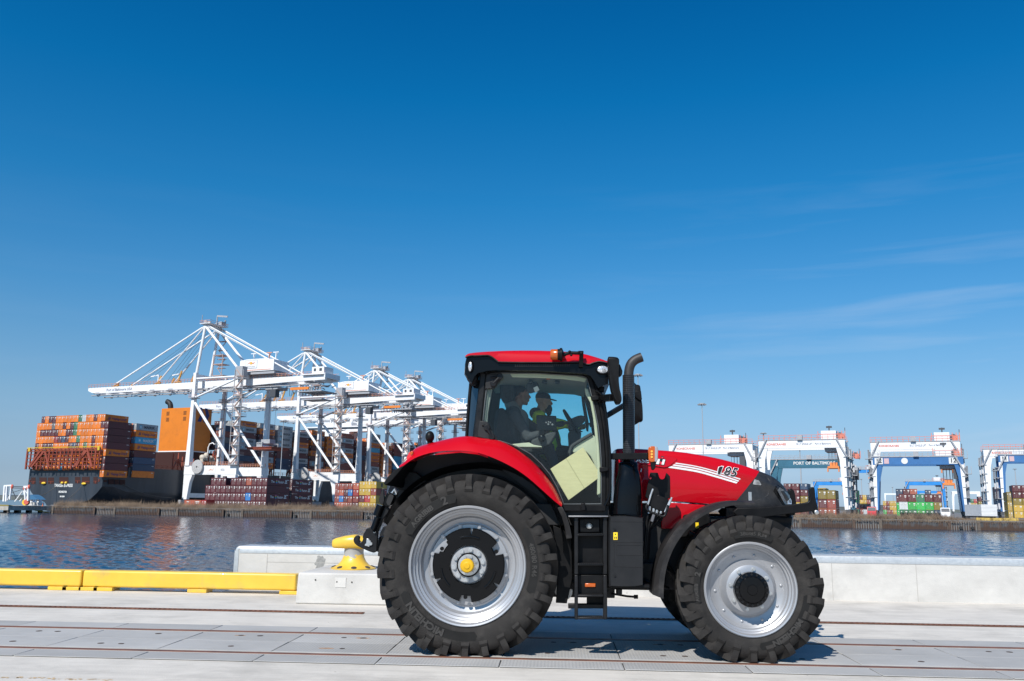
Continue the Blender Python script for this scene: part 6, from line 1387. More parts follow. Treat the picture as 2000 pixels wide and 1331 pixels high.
mb = MB(); mb.loft([hull_section(.9, 11.6, 22.3, .40), hull_section(6, 11.6, 22.5, .32), hull_section(12.6, 11.6, 22.7, .25)]); mb.loft([hull_section(12.6, 15.4, 22.7, .25), hull_section(30, 15.4, 22.9, .12), hull_section(60, 15.4, 23, .06), hull_section(310, 15.4, 23, .06), hull_section(340, 16.5, 19, .2), hull_section(362, 18, 9, .4), hull_section(372, 19, 1.5, .5)]); mb.build('hull', M_hull, SHIP)
z1 = lambda x, y: (x / 5, 760 + y / 5)
def on_s(px, py, t): return onplane(px, py, ps_(0, t), SD)
def on_p(px, py, p): return onplane(px, py, ps_(p, 0), PD)
for x0, y0, x1, y1 in ((284, 895, 300, 912), (305, 865, 347, 930), (385, 865, 455, 930), (470, 865, 527, 927), (580, 862, 668, 925), (733, 860, 785, 922), (800, 860, 875, 927), (913, 860, 953, 925), (960, 890, 975, 906)):
    q = [on_s(*z1(x, y), -.02) for x, y in ((x0, y0), (x1, y0), (x1, y1), (x0, y1))]; mb = MB(); mb.prism(q, -SD * .06); op = mb.build('transom_opening', M_hole, SHIP)
    mb = MB(); a, b_ = q[3], q[2]; mb.bar(a + Vector((0, 0, 1.0)) - SD * .1, b_ + Vector((0, 0, 1.0)) - SD * .1, .12, .12); mb.bar(a.lerp(b_, .5) - SD * .1, a.lerp(b_, .5) + Vector((0, 0, 1.0)) - SD * .1, .2, .2); mb.build('opening_rail', M_sred, op)
for x0, y0, x1, y1 in ((1015, 890, 1045, 908), (1060, 882, 1112, 930), (1120, 885, 1160, 932), (1168, 888, 1222, 936)):
    q = [on_p(*z1(x, y), .05) for x, y in ((x0, y0), (x1, y0), (x1, y1), (x0, y1))]; mb = MB(); mb.prism(q, PD * .05); mb.build('side_opening', M_hole, SHIP)
M_cyel = mat('chock_yellow', (.75, .50, .03), .5)
for x, y in ((425, 921), (606, 918), (643, 917), (817, 926)):
    c = on_s(*z1(x, y), -.4); mb = MB(); mb.ell(c, (1.3 if x != 606 and x != 643 else .7, .5, .55), 10, 6, Matrix.Rotation(PANG, 3, 'Z')); mb.build('mooring_roller', M_cyel, SHIP, smooth=60)
for body, (x, y), sz in (('TANGER EXPRESS', (620, 944), 1.75), ('MONROVIA', (612, 1006), 1.15), ('IMO 25000', (607, 1051), .75)):
    mb = MB(); lay_text(mb, body, on_s(*z1(x, y), -.12), PD, (0, 0, 1), sz, bold=.06, sx=.80); mb.build('hull_lettering', M_mark, SHIP)
# stern lashing bridge
mb = MB(); tb = -2.6; pl, prr = -44.3, -.4
zz0, zz1 = 14.7, 22.9
for i in range(20):
    p = pl + (prr - pl) * i / 19; w_ = .42 if i % 3 else .8; mb.bar(ps_(p, tb, zz0 - .6), ps_(p, tb, zz1), w_, .5, SD)
for z in (15.6, 17.3, 18.9, 20.4, 21.8, 22.6): mb.bar(ps_(pl, tb, z), ps_(prr, tb, z), .5, .28 if z < 22 else .5)
for pa, pb in ((-40.5, -33.5), (-29.5, -33.0), (-14.5, -7.8), (-3.8, -7.3), (-42, -36), (-13, -9)):
    mb.bar(ps_(pa, tb - .3, 15.0), ps_(pb, tb - .3, 21.8), .9, .5, SD)
for i in range(4): mb.bar(ps_(prr, tb + i * .0, 15 + i * 2), ps_(prr, 1, 15 + i * 2), .3, .3)
mb.bar(ps_(prr, .6, 14.6), ps_(prr, .6, 22.9), .8, .5); mb.build('lashing_bridge', M_sred, SHIP)
mb = MB(); mb.bar(ps_(pl - .5, tb, 23.4), ps_(prr, tb, 23.4), .25, .22)
for i in range(34): p = pl + (prr - pl) * i / 33; mb.bar(ps_(p, tb, 22.9), ps_(p, tb, 23.5), .16, .16)
for p in (pl + 1.5, prr - .5): mb.cbox(ps_(p, tb - .3, 22.6), (.9, .9, 1.6))
mb.build('bridge_handrail', mat('rail_yellow', (.62, .42, .03), .6), SHIP)
# bays of containers; the stern bay
STW = "on the ship's stern"
rows = ["_MOMMOOOOOOGWOOMOO_", "OOOOKOOMOMGOOOOOOMM", "OMMMMMOOMMGOOOOOOOM", "OOOOORMBMOOGOOOMOOM", "MOMMMOOOOMBMOGOMOOM", "OOGOOMOOKOOOOMOGOOO", "GOOMOMOOOKOMOOOOOOM", "OOMOOOOLOOMOOOMOOOM"]
pitch = 2.27; h_ = 2.92
rows_stack(rows, 1.3 - 19 * pitch, -1.2, 37.15, pitch, h_, STW, 'containers stacked on the stern of the ship', marks={0: 'hapag', 5: 'hapag'}, stuff=lambda i, j, n: i > 4 and j < n - 1)
container('O', ps_(1.3 - .5 * pitch, -1.2, 37.15 - 9 * h_), "orange container lowest at the outer corner of the ship's stern stack", 'containers stacked on the stern of the ship', w=pitch * .975, h=h_ * .985, mark='hapag')
# second bay, partly behind the first
rows_stack(["_OS", "_OO", "_RL", "KOO", "MLM", "MBB", "OOB", "OOO"], .6 - 3 * pitch, 14.2, 34.6, pitch, h_, "in the ship's second bay", 'containers in the second bay of the ship', marks={0: 'maersk', 1: 'hapag', 2: 'maersk_white', 3: 'hapag'}, stuff=lambda i, j, n: j < 1 or i > 5)
# orange funnel casing
pf = -3.0; tf = solve(lambda t: proj(ps_(pf, t, 25))[0], 371, 20, 90); pfl = solve(lambda p: proj(ps_(p, tf, 25))[0], 309, -40, -3); tf2 = solve(lambda t: proj(ps_(pf, t, 25))[0], 408, tf, 160)
zt_ = on_s(340, 797.5, tf).z; zb_ = on_s(340, 883, tf).z
def sbox(name, p0, p1, t0, t1, za, zb, m, par=SHIP):
    mb = MB(); mb.prism([ps_(p0, t0, za), ps_(p1, t0, za), ps_(p1, t1, za), ps_(p0, t1, za)], (0, 0, zb - za)); return mb.build(name, m, par)
FUN = sbox('funnel_casing', pfl, pf, tf, tf2, zb_, zt_, M_scas); sbox('casing_base', pfl - 1, pf + 1, tf - 1, tf2 + 2, 15.4, zb_ - .05, M_hole)
sbox('casing_edge', pfl - .2, pf + .2, tf - .2, tf2, zb_ - .04, zb_ + .5, M_white2, FUN)
mb = MB(); c = on_s(331, 797, tf + 3); k_ = 4.6; mb.tube([Vector(v) for v in smooth_pts([tuple(c + PD * a + Vector((0, 0, b_))) for a, b_ in ((.8, -.3), (.5, 1.2), (-.2, 2.3), (-1.2, 2.9), (-1.9, 3.1))], 3)], 1.25, 14); mb.build('funnel_pipe', mat('funnel_black', (.012, .012, .015), .6), FUN, smooth=60)
z2 = lambda x, y: (160 + x / 5, 600 + y / 5); z3 = lambda x, y: (340 + x / 5, 760 + y / 5)
M_grid = mat('vent_brown', (.28, .09, .015), .7)
for x, y in ((840, 1040), (836, 1099), (1006, 1033), (1002, 1090)):
    c = on_s(*z2(x, y), tf - .04); mb = MB(); ux = PD * .85
    for r_ in range(3):
        for s_ in (-.5, .5):
            cc = c + ux * s_ * 1.1 + Vector((0, 0, (r_ - 1) * .65)); mb.prism([cc - ux * .5 - Vector((0, 0, .24)), cc + ux * .5 - Vector((0, 0, .24)), cc + ux * .5 + Vector((0, 0, .24)), cc - ux * .5 + Vector((0, 0, .24))], -SD * .08)
    mb.build('casing_vent', M_grid, FUN)
c = on_p(396, 811, pf + .06); mb = MB()      # line emblem on the side of the casing
for dt in (0, 3.6): mb.prism([c + SD * (dt + q[0]) + Vector((0, 0, q[1])) for q in ((-3.2, -3.4), (-.8, -3.4), (.8, 0), (-.8, 3.4), (-2.6, 3.4), (-1.4, 0))], PD * .05)
mb.build('casing_emblem', M_hl, FUN)
# deck clutter in front of and beside the casing
rng = random.Random(21)
for i in range(16):
    t0 = tf - 12 + i * 3.2; p0 = -.6 - rng.random() * 2; mb = MB(); mb.bar(ps_(p0, t0, 15.4), ps_(p0, t0, 21 + rng.random() * 3), .5, .5); mb.bar(ps_(p0, t0, 19 + rng.random()), ps_(p0, t0 + 3.2, 19 + rng.random()), .4, .4)
    if i % 3 == 0: mb.bar(ps_(p0, t0, 15.5), ps_(p0, t0 + 3, 20.5), .5, .4); mb.bar(ps_(p0, t0 + 6, 15.5), ps_(p0, t0 + 3, 20.5), .5, .4)
    mb.build('deck_frame', M_sred, SHIP)
for i in range(7):
    c = ps_(-1.2, tf2 - 6 + i * 2.4, 20 + rng.random() * 4); mb = MB(); mb.ell(c, (1.1 + rng.random(), 1.1, .9 + rng.random()), 10, 7); mb.cbox(c - Vector((0, 0, 1.5)), (1.4, 1.8, 1.6)); mb.build('deck_machinery', mat('buff_paint', (.52, .47, .40), .6), SHIP, smooth=45)
mb = MB(); c = ps_(-.8, tf2 - 3, 23); mb.tube([c, c + Vector((0, 0, 4)), c + Vector((.6, 0, 5.6)), c + Vector((2, 0, 6.2)), c + Vector((3, 0, 5.4))], .3, 8); mb.build('vent_pipe', M_white2, SHIP, smooth=60)
mb = MB(); rail = [ps_(.2, t, 15.5) for t in range(13, 300, 3)]
for q in rail[:60]: mb.bar(q, q + Vector((0, 0, 1.6)), .18, .18)
for z in (.8, 1.5): mb.bar(rail[0] + Vector((0, 0, z)), rail[-1] + Vector((0, 0, z)), .14, .14)
mb.build('deck_railing', M_sred, SHIP)
# bays ahead of the casing: outermost column built one by one, inner ones as one mass
bays = []
t = tf2 + 3.0; tops = [38.5, 42, 42, 42, 40, 42, 39.5]
for k in range(7): bays.append((t + k * 14.6, tops[k]))
colr = ["BTKBMMBM", "OSMSSMBM", "SOMSSMSO", "SSSSMMBB", "SMOSMSBS", "OBOMOMSM", "OOOOMMOB"]
mk_ = {'O': 'hapag', 'S': 'maersk'}
for b_, ((t0, top), cc) in enumerate(zip(bays, colr)):
    n_t = len(cc)
    for i, k in enumerate(cc):
        stuff_container(k, ps_(-1.3, t0, top - (i + 1) * 2.9), 2.4, 12.19, 2.86, mk_.get(k))
    mb = MB()
    for z in (16, 18.5, 21, 23.5): mb.bar(ps_(-3, t0 - 1.6, z), ps_(0, t0 - 1.6, z), .4, .4)
    for p in (-3, -1.5, 0): mb.bar(ps_(p, t0 - 1.6, 15), ps_(p, t0 - 1.6, 25.5), .5, .5)
    mb.bar(ps_(-3, t0 - 1.8, 15), ps_(0, t0 - 1.8, 24), .5, .4); mb.build('lashing_bridge', M_sred, SHIP)
rng = random.Random(8); tl_ = bays[-1][0] + 14.6
far_bays = [(t0, top, -2.6, 6) for t0, top in bays] + [(tl_ + k * 14.6, 42.5 - 2.9 * (k % 2) - k * .4, 0.0, 4 if k < 4 else 9) for k in range(11)]
for t0, top, p1, ncol in far_bays:
    for c_ in range(ncol):
        top_ = top + rng.choice((0, 0, 2.9)) if c_ == 0 and p1 == 0 else top
        for i in range(10 if p1 == 0 else 4):
            k = rng.choice('OOOMMSSTLTTO' if t0 > 190 else 'OOMMSTSB'); stuff_container(k, ps_(p1 - (c_ + .5) * 2.45, t0, top_ - (i + 1) * 2.9), 2.4, 12.19, 2.86, mk_.get(k) if c_ == 0 and p1 == 0 else None)
# bridge superstructure far forward
BR = sbox('superstructure', -40, -12, 192, 203, 15.4, 45.5, M_white2); sbox('bridge_deck', -46.5, .6, 193, 201, 45.55, 49.2, M_white2, BR); sbox('bridge_windows', -46, .3, 192.9, 201.1, 47.2, 48.4, mat('bridge_glass', (.03, .05, .07), .15), BR)
sbox('monkey_island', -34, -12, 194, 200, 49.25, 51.5, M_white2, BR)
mb = MB(); mb.bar(ps_(-22, 197, 51), ps_(-22, 197, 62), .8, .8); mb.bar(ps_(-26, 197, 56), ps_(-18, 197, 56), .5, .5); mb.bar(ps_(-24, 197, 59.5), ps_(-20, 197, 59.5), .5, .9); mb.bar(ps_(-30, 197, 51), ps_(-30, 197, 55), .5, .5); mb.ell(ps_(-14, 197, 52.6), (1.2, 1.2, 1.3)); mb.build('radar_mast', M_white2, BR)
# mooring lines
M_rope = mat('rope', (.10, .095, .09), .9)
def line(a, b_, sag, label):
    pts = [a.lerp(b_, i / 14) - Vector((0, 0, sag * sin(pi * i / 14))) for i in range(15)]; mb = MB(); mb.tube(pts, .13, 5); tag(mb.build('mooring_line', M_rope, None, loc=a), label, 'mooring line', 'mooring lines of the ship')
pier = lambda x, y: G(*z1(x, y), -.4)
line(on_s(*z1(545, 955), -.3), pier(330, 1052) if False else on_s(*z1(330, 1052), -12), 1.0, 'mooring line slanting down left from under the ship name')
line(on_s(*z1(812, 930), -.3), on_s(*z1(655, 1078), -14), .6, 'mooring line dropping from the yellow roller at the right of the transom')
line(on_p(*z1(1195, 930), .2), on_p(*z1(1680, 1065), 3), 1.4, "long mooring line slanting down right from the ship's side opening")

# ---- quay cranes
M_crane = mat('crane_white', (.76, .77, .78), .45, var=.05, vscale=.3, dirt=(.55, .54, .52, .4), dscale=.4)
M_corange = mat('rail_orange', (.60, .27, .17), .6); M_cgrey = mat('platform_grey', (.33, .34, .36), .6, var=.2, vscale=2); M_cdk = mat('crane_dark', (.06, .065, .075), .6); M_cblue = mat('lettering_blue', (.02, .04, .12), .5)
def crane_proto():
    R = thing('quay_crane', (0, 0, 0), None, None)
    def T(a, b_, d, n=8): mb = MB(); mb.tube([a, b_], d / 2, n); return mb
    for y in (-10, 10):
        for x in (0, 27):
            mb = MB(); mb.loft([[Vector((x + a * w_, y + b_ * w_, z)) for a, b_ in ((-1, -1), (1, -1), (1, 1), (-1, 1))] for z, w_ in ((17.8, 1.25), (30, 1.0), (50, .85), (61, .8))]); leg = mb.build('leg', M_crane, R)
            mb = MB(); s_ = 1 if x == 0 else -1
            mb.loft([[Vector((x + s_ * a, y + b_, z)) for a, b_ in ((-1.6, -.9), (l_, -.9), (l_, .9), (-1.6, .9))] for z, l_ in ((2.6, 1.0), (10, 2.0), (13.6, 3.4))]); mb.build('lower_leg', M_crane, leg)
            mb = MB(); mb.bar((x, y - 4, 1.5), (x, y + 4, 1.5), 1.4, 1.6)
            for dy in (-3.4, -1.2, 1.2, 3.4): mb.disc((x - .5, y + dy, .55), .55, 1.0, 10, 'x')
            mb.build('bogie', M_cgrey, leg)
            mb = MB(); mb.box((x - 1.9, y - 1.9, 49.0), (x + 1.9, y + 1.9, 49.3)); mb.build('leg_platform', M_cgrey, leg)
            mb = MB()
            for z in (49.8, 50.5):
                for a, b_ in (((-1.9, -1.9), (1.9, -1.9)), ((1.9, -1.9), (1.9, 1.9)), ((-1.9, -1.9), (-1.9, 1.9))): mb.bar((x + a[0], y + a[1], z), (x + b_[0], y + b_[1], z), .12, .12)
            mb.build('leg_railing', M_corange, leg)
        mb = MB(); mb.box((-1.8, y - .85, 13.7), (28.8, y + .85, 17.75)); pb = mb.build('portal_beam', M_crane, R)
        mb = MB()
        for z in (18.5, 19.3): mb.bar((-2, y - 1.1, z), (29, y - 1.1, z), .14, .14)
        for i in range(22): mb.bar((-2 + i * 1.45, y - 1.1, 17.7), (-2 + i * 1.45, y - 1.1, 19.3), .12, .12)
        mb.build('portal_railing', M_corange, pb)
        T((.8, y, 46.8), (25.5, y, 18.4), 1.35).build('diagonal_brace', M_crane, R, smooth=60)
        T((.8, y, 49.4), (26.2, y, 57.6), 1.0).build('upper_brace', M_crane, R, smooth=60)
        T((.8, y, 58.2), (26.2, y, 58.2), .95).build('tie_beam', M_crane, R, smooth=60)
    for x in (0, 27):
        mb = MB(); mb.box((x - .8, -9.2, 57.6), (x + .8, 9.2, 60.4)); mb.build('cross_beam', M_crane, R)
        mb = MB(); mb.box((x - .9, -10, 3.4), (x + .9, 10, 5.4)); mb.build('sill_beam', M_crane, R)
    # cable reel on the portal, sign on its side
    mb = MB(); mb.lathe([(.4, -.5), (3.1, -.35), (3.2, 0), (3.1, .35), (.4, .5)], (7.0, -11.8, 17.2), 'y', 30); mb.build('cable_reel', mat('reel_grey', (.42, .42, .42), .5, var=.5, vscale=6), R, smooth=40)
    mb = MB(); lay_text(mb, 'LONGSHORE 1', (20, -11.0, 15.8), (1, 0, 0), (0, 0, 1), 1.2) if False else lay_text(mb, '450', (21, -10.9, 15.8), (1, 0, 0), (0, 0, 1), 1.5, bold=.03); mb.build('portal_number', M_cgrey, R)
    mb = MB(); mb.box((12, -10.93, 14.3), (17, -10.87, 17.2)); sg = mb.build('portal_sign', mat('sign_cream', (.72, .70, .68), .5), R); mb = MB(); mb.add([(12.8 + a, -10.96, 15.4 + b_) for a, b_ in ((0, 0), (1.4, .9), (2.2, .3), (3.2, 1.2), (2.4, .1), (1.5, .4))], [(0, 1, 2, 3, 4, 5)]); mb.build('sign_mark', MATS['rail_orange'], sg)
    # boom and girder
    for y in (-4.2, 4.2):
        mb = MB(); mb.loft([[Vector((x, y + a, z)) for a, z in ((-.7, z0), (.7, z0), (.7, 57.6), (-.7, 57.6))] for x, z0 in ((-76.2, 56.2), (-73.8, 55.2), (-70, 54.6), (-10, 54.4), (30, 54.5), (50, 55.2), (70, 55.4))]); g_ = mb.build('boom_girder', M_crane, R)
        mb = MB(); s_ = -1 if y < 0 else 1
        for z in (58.4, 59.2): mb.bar((-75.8, y + s_ * .9, z), (70, y + s_ * .9, z), .12, .12)
        for i in range(73): mb.bar((-75.8 + i * 2, y + s_ * .9, 57.6), (-75.8 + i * 2, y + s_ * .9, 59.2), .12, .12)
        mb.build('boom_railing', M_corange, g_)
        mb = MB(); mb.box((-74.5, y - .45 * s_ - .5, 53.55), (66, y - .45 * s_ + .5, 53.95)); 
        for i in range(14): mb.box((-70 + i * 10, y - .8, 53.2), (-70 + i * 10 + .4, y + .8, 53.6))
        mb.build('trolley_rail', M_cgrey, g_)
        if y < 0:
            mb = MB(); lay_text(mb, 'Port of Baltimore USA', (-54.5, -4.93, 56.0), (1, 0, 0), (0, 0, 1), 1.9, bold=.02); mb.build('boom_lettering', M_cblue, g_)
            for x0 in (-71, -34, -22, 6):
                mb = MB(); mb.box((x0, -4.94, 54.3), (x0 + 3, -4.89, 55.1)); mb.build('girder_grille', M_cgrey, g_)
        for x0, h0 in ((-58, 2.2), (-30, 4.2), (-17, 6)):
            mb = MB(); mb.bar((x0, y, 57.5), (x0 + 2.2, y, 57.5 + h0), .5, .8); mb.bar((x0 - 2, y, 57.6), (x0 + 2.2, y, 58.4), .7, .9); mb.build('stay_bracket', mat('bracket_ochre', (.50, .25, .05), .6), g_)
    for i in range(16):
        x = -73.5 + i * 9.4; mb = MB(); mb.bar((x, -3.5, 55.4), (x, 3.5, 55.4), .8, 1.4); mb.build('girder_tie', M_crane, R)
    for x in (-20, -34):
        mb = MB(); mb.bar((x, 0, 57), (x, 0, 63), .5, .5); mb.bar((x, 0, 63), (x - 5, 0, 62.4), .4, .5); mb.build('boom_davit', M_crane, R)
    # apex frame
    for y in (-4.6, 4.6):
        T((-5.2, y, 60), (-1.8, y, 84.5), 1.35).build('mast', M_crane, R, smooth=60)
        T((-1.2, y, 84), (21.5, y, 61.5), 1.25).build('back_leg', M_crane, R, smooth=60)
        T((-2.4, y, 84.6), (-58.3, y, 58.6), .75, 6).build('fore_stay', M_crane, R, smooth=60)
        T((-2.4, y, 84.2), (-28.6, y, 59), .7, 6).build('fore_stay', M_crane, R, smooth=60)
        T((-1.2, y, 85.2), (54, y, 58.2), .8, 6).build('back_stay', M_crane, R, smooth=60)
        T((-1.6, y, 84.8), (46, y, 62), .5, 6).build('back_stay', M_crane, R, smooth=60)
    mb = MB()
    for dy in (-3, -1, 1, 3): mb.tube([(-2, dy, 84), (-50, dy, 58)], .06, 4); mb.tube([(-2, dy, 84), (-26, dy, 58)], .06, 4)
    mb.build('hoist_rope', M_cdk, R)
    mb = MB(); mb.bar((-1.8, -5.2, 84.6), (-1.8, 5.2, 84.6), 1.6, 1.5); mb.box((-4, -6.2, 85.5), (2.5, 6.2, 85.75)); ax = mb.build('apex_beam', M_crane, R)
    mb = MB()
    for z in (86.3, 87.1):
        for y in (-6.2, 6.2): mb.bar((-4, y, z), (2.5, y, z), .13, .13)
        for x in (-4, 2.5): mb.bar((x, -6.2, z), (x, 6.2, z), .13, .13)
    mb.build('apex_railing', M_corange, ax)
    mb = MB()
    for y in (-5, -2.5, 2.5, 5): mb.disc((-1.8, y, 86.6), 1.0, .6, 12, 'y')
    mb.bar((-3.4, -5.4, 85.6), (-3.4, -5.4, 90), .25, .25); mb.bar((-1, 2, 85.6), (-1, 2, 91), .4, .4); mb.bar((-1, 2, 90.8), (5.5, 2, 90), .35, .8); mb.bar((1.5, 5, 85.6), (1.5, 5, 89), .5, .5); mb.cbox((.5, 3.5, 87), (2, 2, 2)); mb.build('apex_sheaves', M_cgrey, ax)
    # machinery house
    mb = MB(); mb.prism([(21.8, -5.4, 61), (41.5, -5.4, 61), (41.5, -5.4, 66), (36.5, -5.4, 66.7), (26, -5.4, 66.7), (21.8, -5.4, 66.2)], (0, 10.8, 0)); hs_ = mb.build('machinery_house', M_crane, R)
    mb = MB(); mb.box((20.5, -6.6, 59.3), (43, 6.6, 60.3)); mb.box((22, -5, 57.6), (41, 5, 59.3)); mb.build('house_platform', M_cgrey, hs_)
    mb = MB()
    mb.box((23, -5.46, 61.35), (40, -5.41, 61.7))
    mb.build('house_louvre', MATS['rail_orange'], hs_)
    mb = MB(); mb.box((25.0, -5.48, 62.3), (32.0, -5.42, 66.2)); fr_ = mb.build('house_sign', MATS['platform_grey'], hs_)
    mb = MB(); mb.box((25.2, -5.52, 62.5), (31.8, -5.46, 66.0)); mb.build('sign_panel', M_crane, fr_)
    mb = MB(); mb.add([(28.5 + a, -5.56, 64.6 + b_) for a, b_ in ((-2.4, -.3), (-1.2, .5), (.2, .9), (.9, .2), (2.4, .7), (1.6, -.2), (.2, -.4), (-.8, .1))], [tuple(range(8))]); mb.build('sign_mark', MATS['rail_orange'], fr_)
    mb = MB(); mb.add([(28.4 + a, -5.6, 64.7 + b_) for a, b_ in ((-.6, -.5), (.4, -.6), (.8, .3), (-.2, .6))], [(0, 1, 2, 3)]); mb.build('sign_mark', mat('sign_gold', (.70, .42, .04), .5), fr_)
    mb = MB(); lay_text(mb, 'MARYLAND', (28.5, -5.56, 63.1), (1, 0, 0), (0, 0, 1), .9, bold=.02); mb.build('sign_lettering', M_cgrey, fr_)
    for x0 in (25, 34, 38):
        mb = MB(); mb.bar((x0, 0, 66.5), (x0, 0, 70.5), .35, .35); mb.bar((x0 - 1.6, 0, 70.3), (x0 + 1.6, 0, 70.3), .5, .35); mb.bar((x0 - 1.5, 1, 66.5), (x0, 1, 70), .25, .25); mb.build('service_crane', MATS['rail_orange'] if x0 == 34 else M_crane, hs_)
    # rear end of the girder, trolley and cab
    mb = MB(); mb.box((58, -6, 57.7), (70, 6, 58.1)); mb.box((63, -5.4, 58.1), (69.5, 1.5, 61.2)); mb.box((69.8, -5.6, 56.2), (70.4, 5.6, 58.3)); rr_ = mb.build('rear_cabin', M_crane, R)
    mb = MB(); mb.box((64, -5.46, 59.2), (65.2, -5.41, 60.5)); mb.box((67, -5.46, 59.2), (68.4, -5.41, 60.5)); mb.build('cabin_window', M_cdk, rr_)
    mb = MB()
    rg = random.Random(2)
    for i in range(30): a = Vector((56 + rg.random() * 13, rg.uniform(-6, 6), 50 + rg.random() * 4)); mb.bar(a, a + Vector((rg.uniform(-2, 2), rg.uniform(-1, 1), rg.uniform(-1.5, 1.5))), .35, .35)
    for i in range(6): mb.bar((57, -5.5 + i * 2.2, 48.5 + .3 * i), (57, -5.5 + i * 2.2, 53.8), .3, .3)
    mb.box((56, -5.8, 50.2), (69, 5.8, 50.6)); mb.box((57, -4, 46.8), (68, 4, 47.2)); mb.build('rear_service_deck', M_cgrey, rr_)
    mb = MB(); mb.box((52, -5.9, 51.2), (62, -5.4, 52.4)); mb.build('festoon_trolley', mat('festoon_orange', (.66, .20, .03), .6), rr_)
    mb = MB(); mb.box((36, -3.6, 52.4), (43, 3.6, 53.6)); tr_ = mb.build('trolley', M_cgrey, R); mb = MB(); mb.box((39.5, -4.4, 48.8), (42.6, -1.6, 52.3)); mb.build('operator_cab', M_cdk, tr_)
    mb = MB()
    for i in range(6): x0 = 44 + i * 2; mb.tube([(x0, 3.5, 53.6), (x0 + .5, 3.5, 50.0 + (i % 2)), (x0 + 1.5, 3.5, 50.0 + (i % 2)), (x0 + 2, 3.5, 53.6)], .12, 5)
    mb.build('festoon_cable', M_cdk, tr_)
    # stair tower and landings on the land side leg
    mb = MB(); mg = MB()
    for i in range(10):
        z = 18 + i * 4.3; mg.box((25.2, -12.4, z), (30.6, -8.6, z + .25)); a, b_ = ((29.9, -12.0, z + .2), (26.2, -12.0, z + 4.3)) if i % 2 else ((26.2, -12.0, z + .2), (29.9, -12.0, z + 4.3)); mb.bar(a, b_, .7, .25)
        for zz in (.8, 1.3): mb.bar((25.2, -12.4, z + zz), (30.6, -12.4, z + zz), .12, .12); mb.bar((30.6, -12.4, z + zz), (30.6, -8.6, z + zz), .12, .12)
        mg.bar((30.3, -12.2, z), (30.3, -12.2, z + 4.3), .25, .25); mg.bar((25.4, -12.2, z), (25.4, -12.2, z + 4.3), .25, .25)
    mg.box((25.4, -12.0, 58), (29.4, -8.8, 62.5)); st_ = mg.build('stair_tower', M_cgrey, R); mb.build('stair_flight', mat('stair_grey_orange', (.46, .33, .28), .6), st_)
    mb = MB()
    for i in range(5): z = 61 + i * 4.4; a, b_ = ((-1.5, 5.4, z), (1.5, 6.5, z + 4.4)) if i % 2 else ((1.5, 6.5, z), (-1.5, 5.4, z + 4.4)); mb.bar(a, b_, .6, .2); mb.box((-2, 5, z), (2.2, 7, z + .2))
    mb.box((2, -2, 60.5), (9, 3, 60.8)); mb.box((2, -2, 66), (8, 3, 66.3)); mb.box((2, -2, 70.4), (8, 3, 70.6))
    for x in (2.2, 7.8): mb.bar((x, -1.8, 60.5), (x, -1.8, 71), .25, .25)
    mb.build('mast_stair', mat('stair_grey_orange', (.46, .33, .28), .6), R)
    mb = MB()
    for i in range(9): z = 18 + i * 4.6; mb.box((-.9, 8.0 if i % 2 else 8.4, z), (2.3, 8.9, z + .2)); mb.bar((1.6, 8.2, z), (1.9, 8.4, z + 4.4), .3, .3)
    mb.build('leg_ladder', mat('stair_grey_orange', (.46, .33, .28), .6), R)
    return R
CRANE = crane_proto(); CRANE.rotation_euler = (0, 0, PANG)
cl = ['nearest white quay crane, tallest at left, boom reaching out over the ship stern', 'second white quay crane, right behind the tallest one', 'third white quay crane, between the second and the farthest', 'farthest white quay crane, just left of the tractor cab roof']
apex = [415, 607, 740, 805]
kmap = kids_map()
for i, px in enumerate(apex):
    t = solve(lambda t: proj(ps_(1.9, t, 84.5))[0], px, 20, 400); o = CRANE if i == 0 else copy_tree(CRANE, kmap)
    o.location = ps_(3.6, t, -.3); tag(o, cl[i], 'crane', 'white ship to shore cranes'); 
    if i == 0: CT = t
# hatch cover hanging from the first crane
hc_ = onplane(523, 877, ps_(38, 0), PD) ; hz = hc_.z
t = thing('hatch_cover', hc_, 'rust red hatch cover hanging on ropes below the nearest quay crane', 'hatch cover')
MX = Matrix.Translation(hc_) @ Matrix.Rotation(PANG, 4, 'Z')
mb = MB(); mb.box((-7, -6, -.6), (7, 6, .35)); mb.box((-7.4, -6.4, .2), (7.4, 6.4, .5)); mb.xf(MX); mb.build('cover_panel', M_sred, t)
mb = MB(); mb.box((-1.2, -6, 1.6), (1.2, 6, 2.3)); mb.box((-2.5, -2, 2.3), (2.5, 2, 4.2))
for y in (-5.6, 5.6): mb.box((-1.6, y - .4, .5), (1.6, y + .4, 2.6))
mb.xf(MX); mb.build('spreader', M_cgrey, t)
mb = MB()
for x in (-1.8, 1.8):
    for y in (-1.6, 1.6): mb.tube([MX @ Vector((x, y, 4)), MX @ Vector((x, y, 52 - hz))], .07, 4)
mb.build('hoist_rope', M_cdk, t)

# ---- yard stacks on the far bank
def yard(pxl, pxr, ytop, rows, where, group, h=2.6, marks=None, L=12.19, base=LZ, D=None, stuff=lambda i, j, n: False):
    zt = base + h * len(rows); P = G(pxr, ytop, zt) if D is None else (lambda q: Vector((q.x, q.y, zt)))(W(pxr, 990, D)); rel = P - B0; pr_ = rel.dot(PD); t = rel.dot(SD)
    plft = solve(lambda p: proj(ps_(p, t, zt))[0], pxl, pr_ - 80, pr_); nc = max(len(r) for r in rows); pitch = (pr_ - plft) / nc
    rows_stack(rows, plft, t, zt, pitch, h, where, group, marks, L, stuff)
FW_ = 'in the wide maroon shore stack'
yard(403, 522.5, 933, ["_MMM_MMMPMMMM"[:12], "MMMMMMMMMMMM", "MMMMMMMMUMMM", "MMMMMMMMMMMM"], FW_, 'maroon containers on the far quay', marks={0: 'factor', 2: 'factor', 1: None})
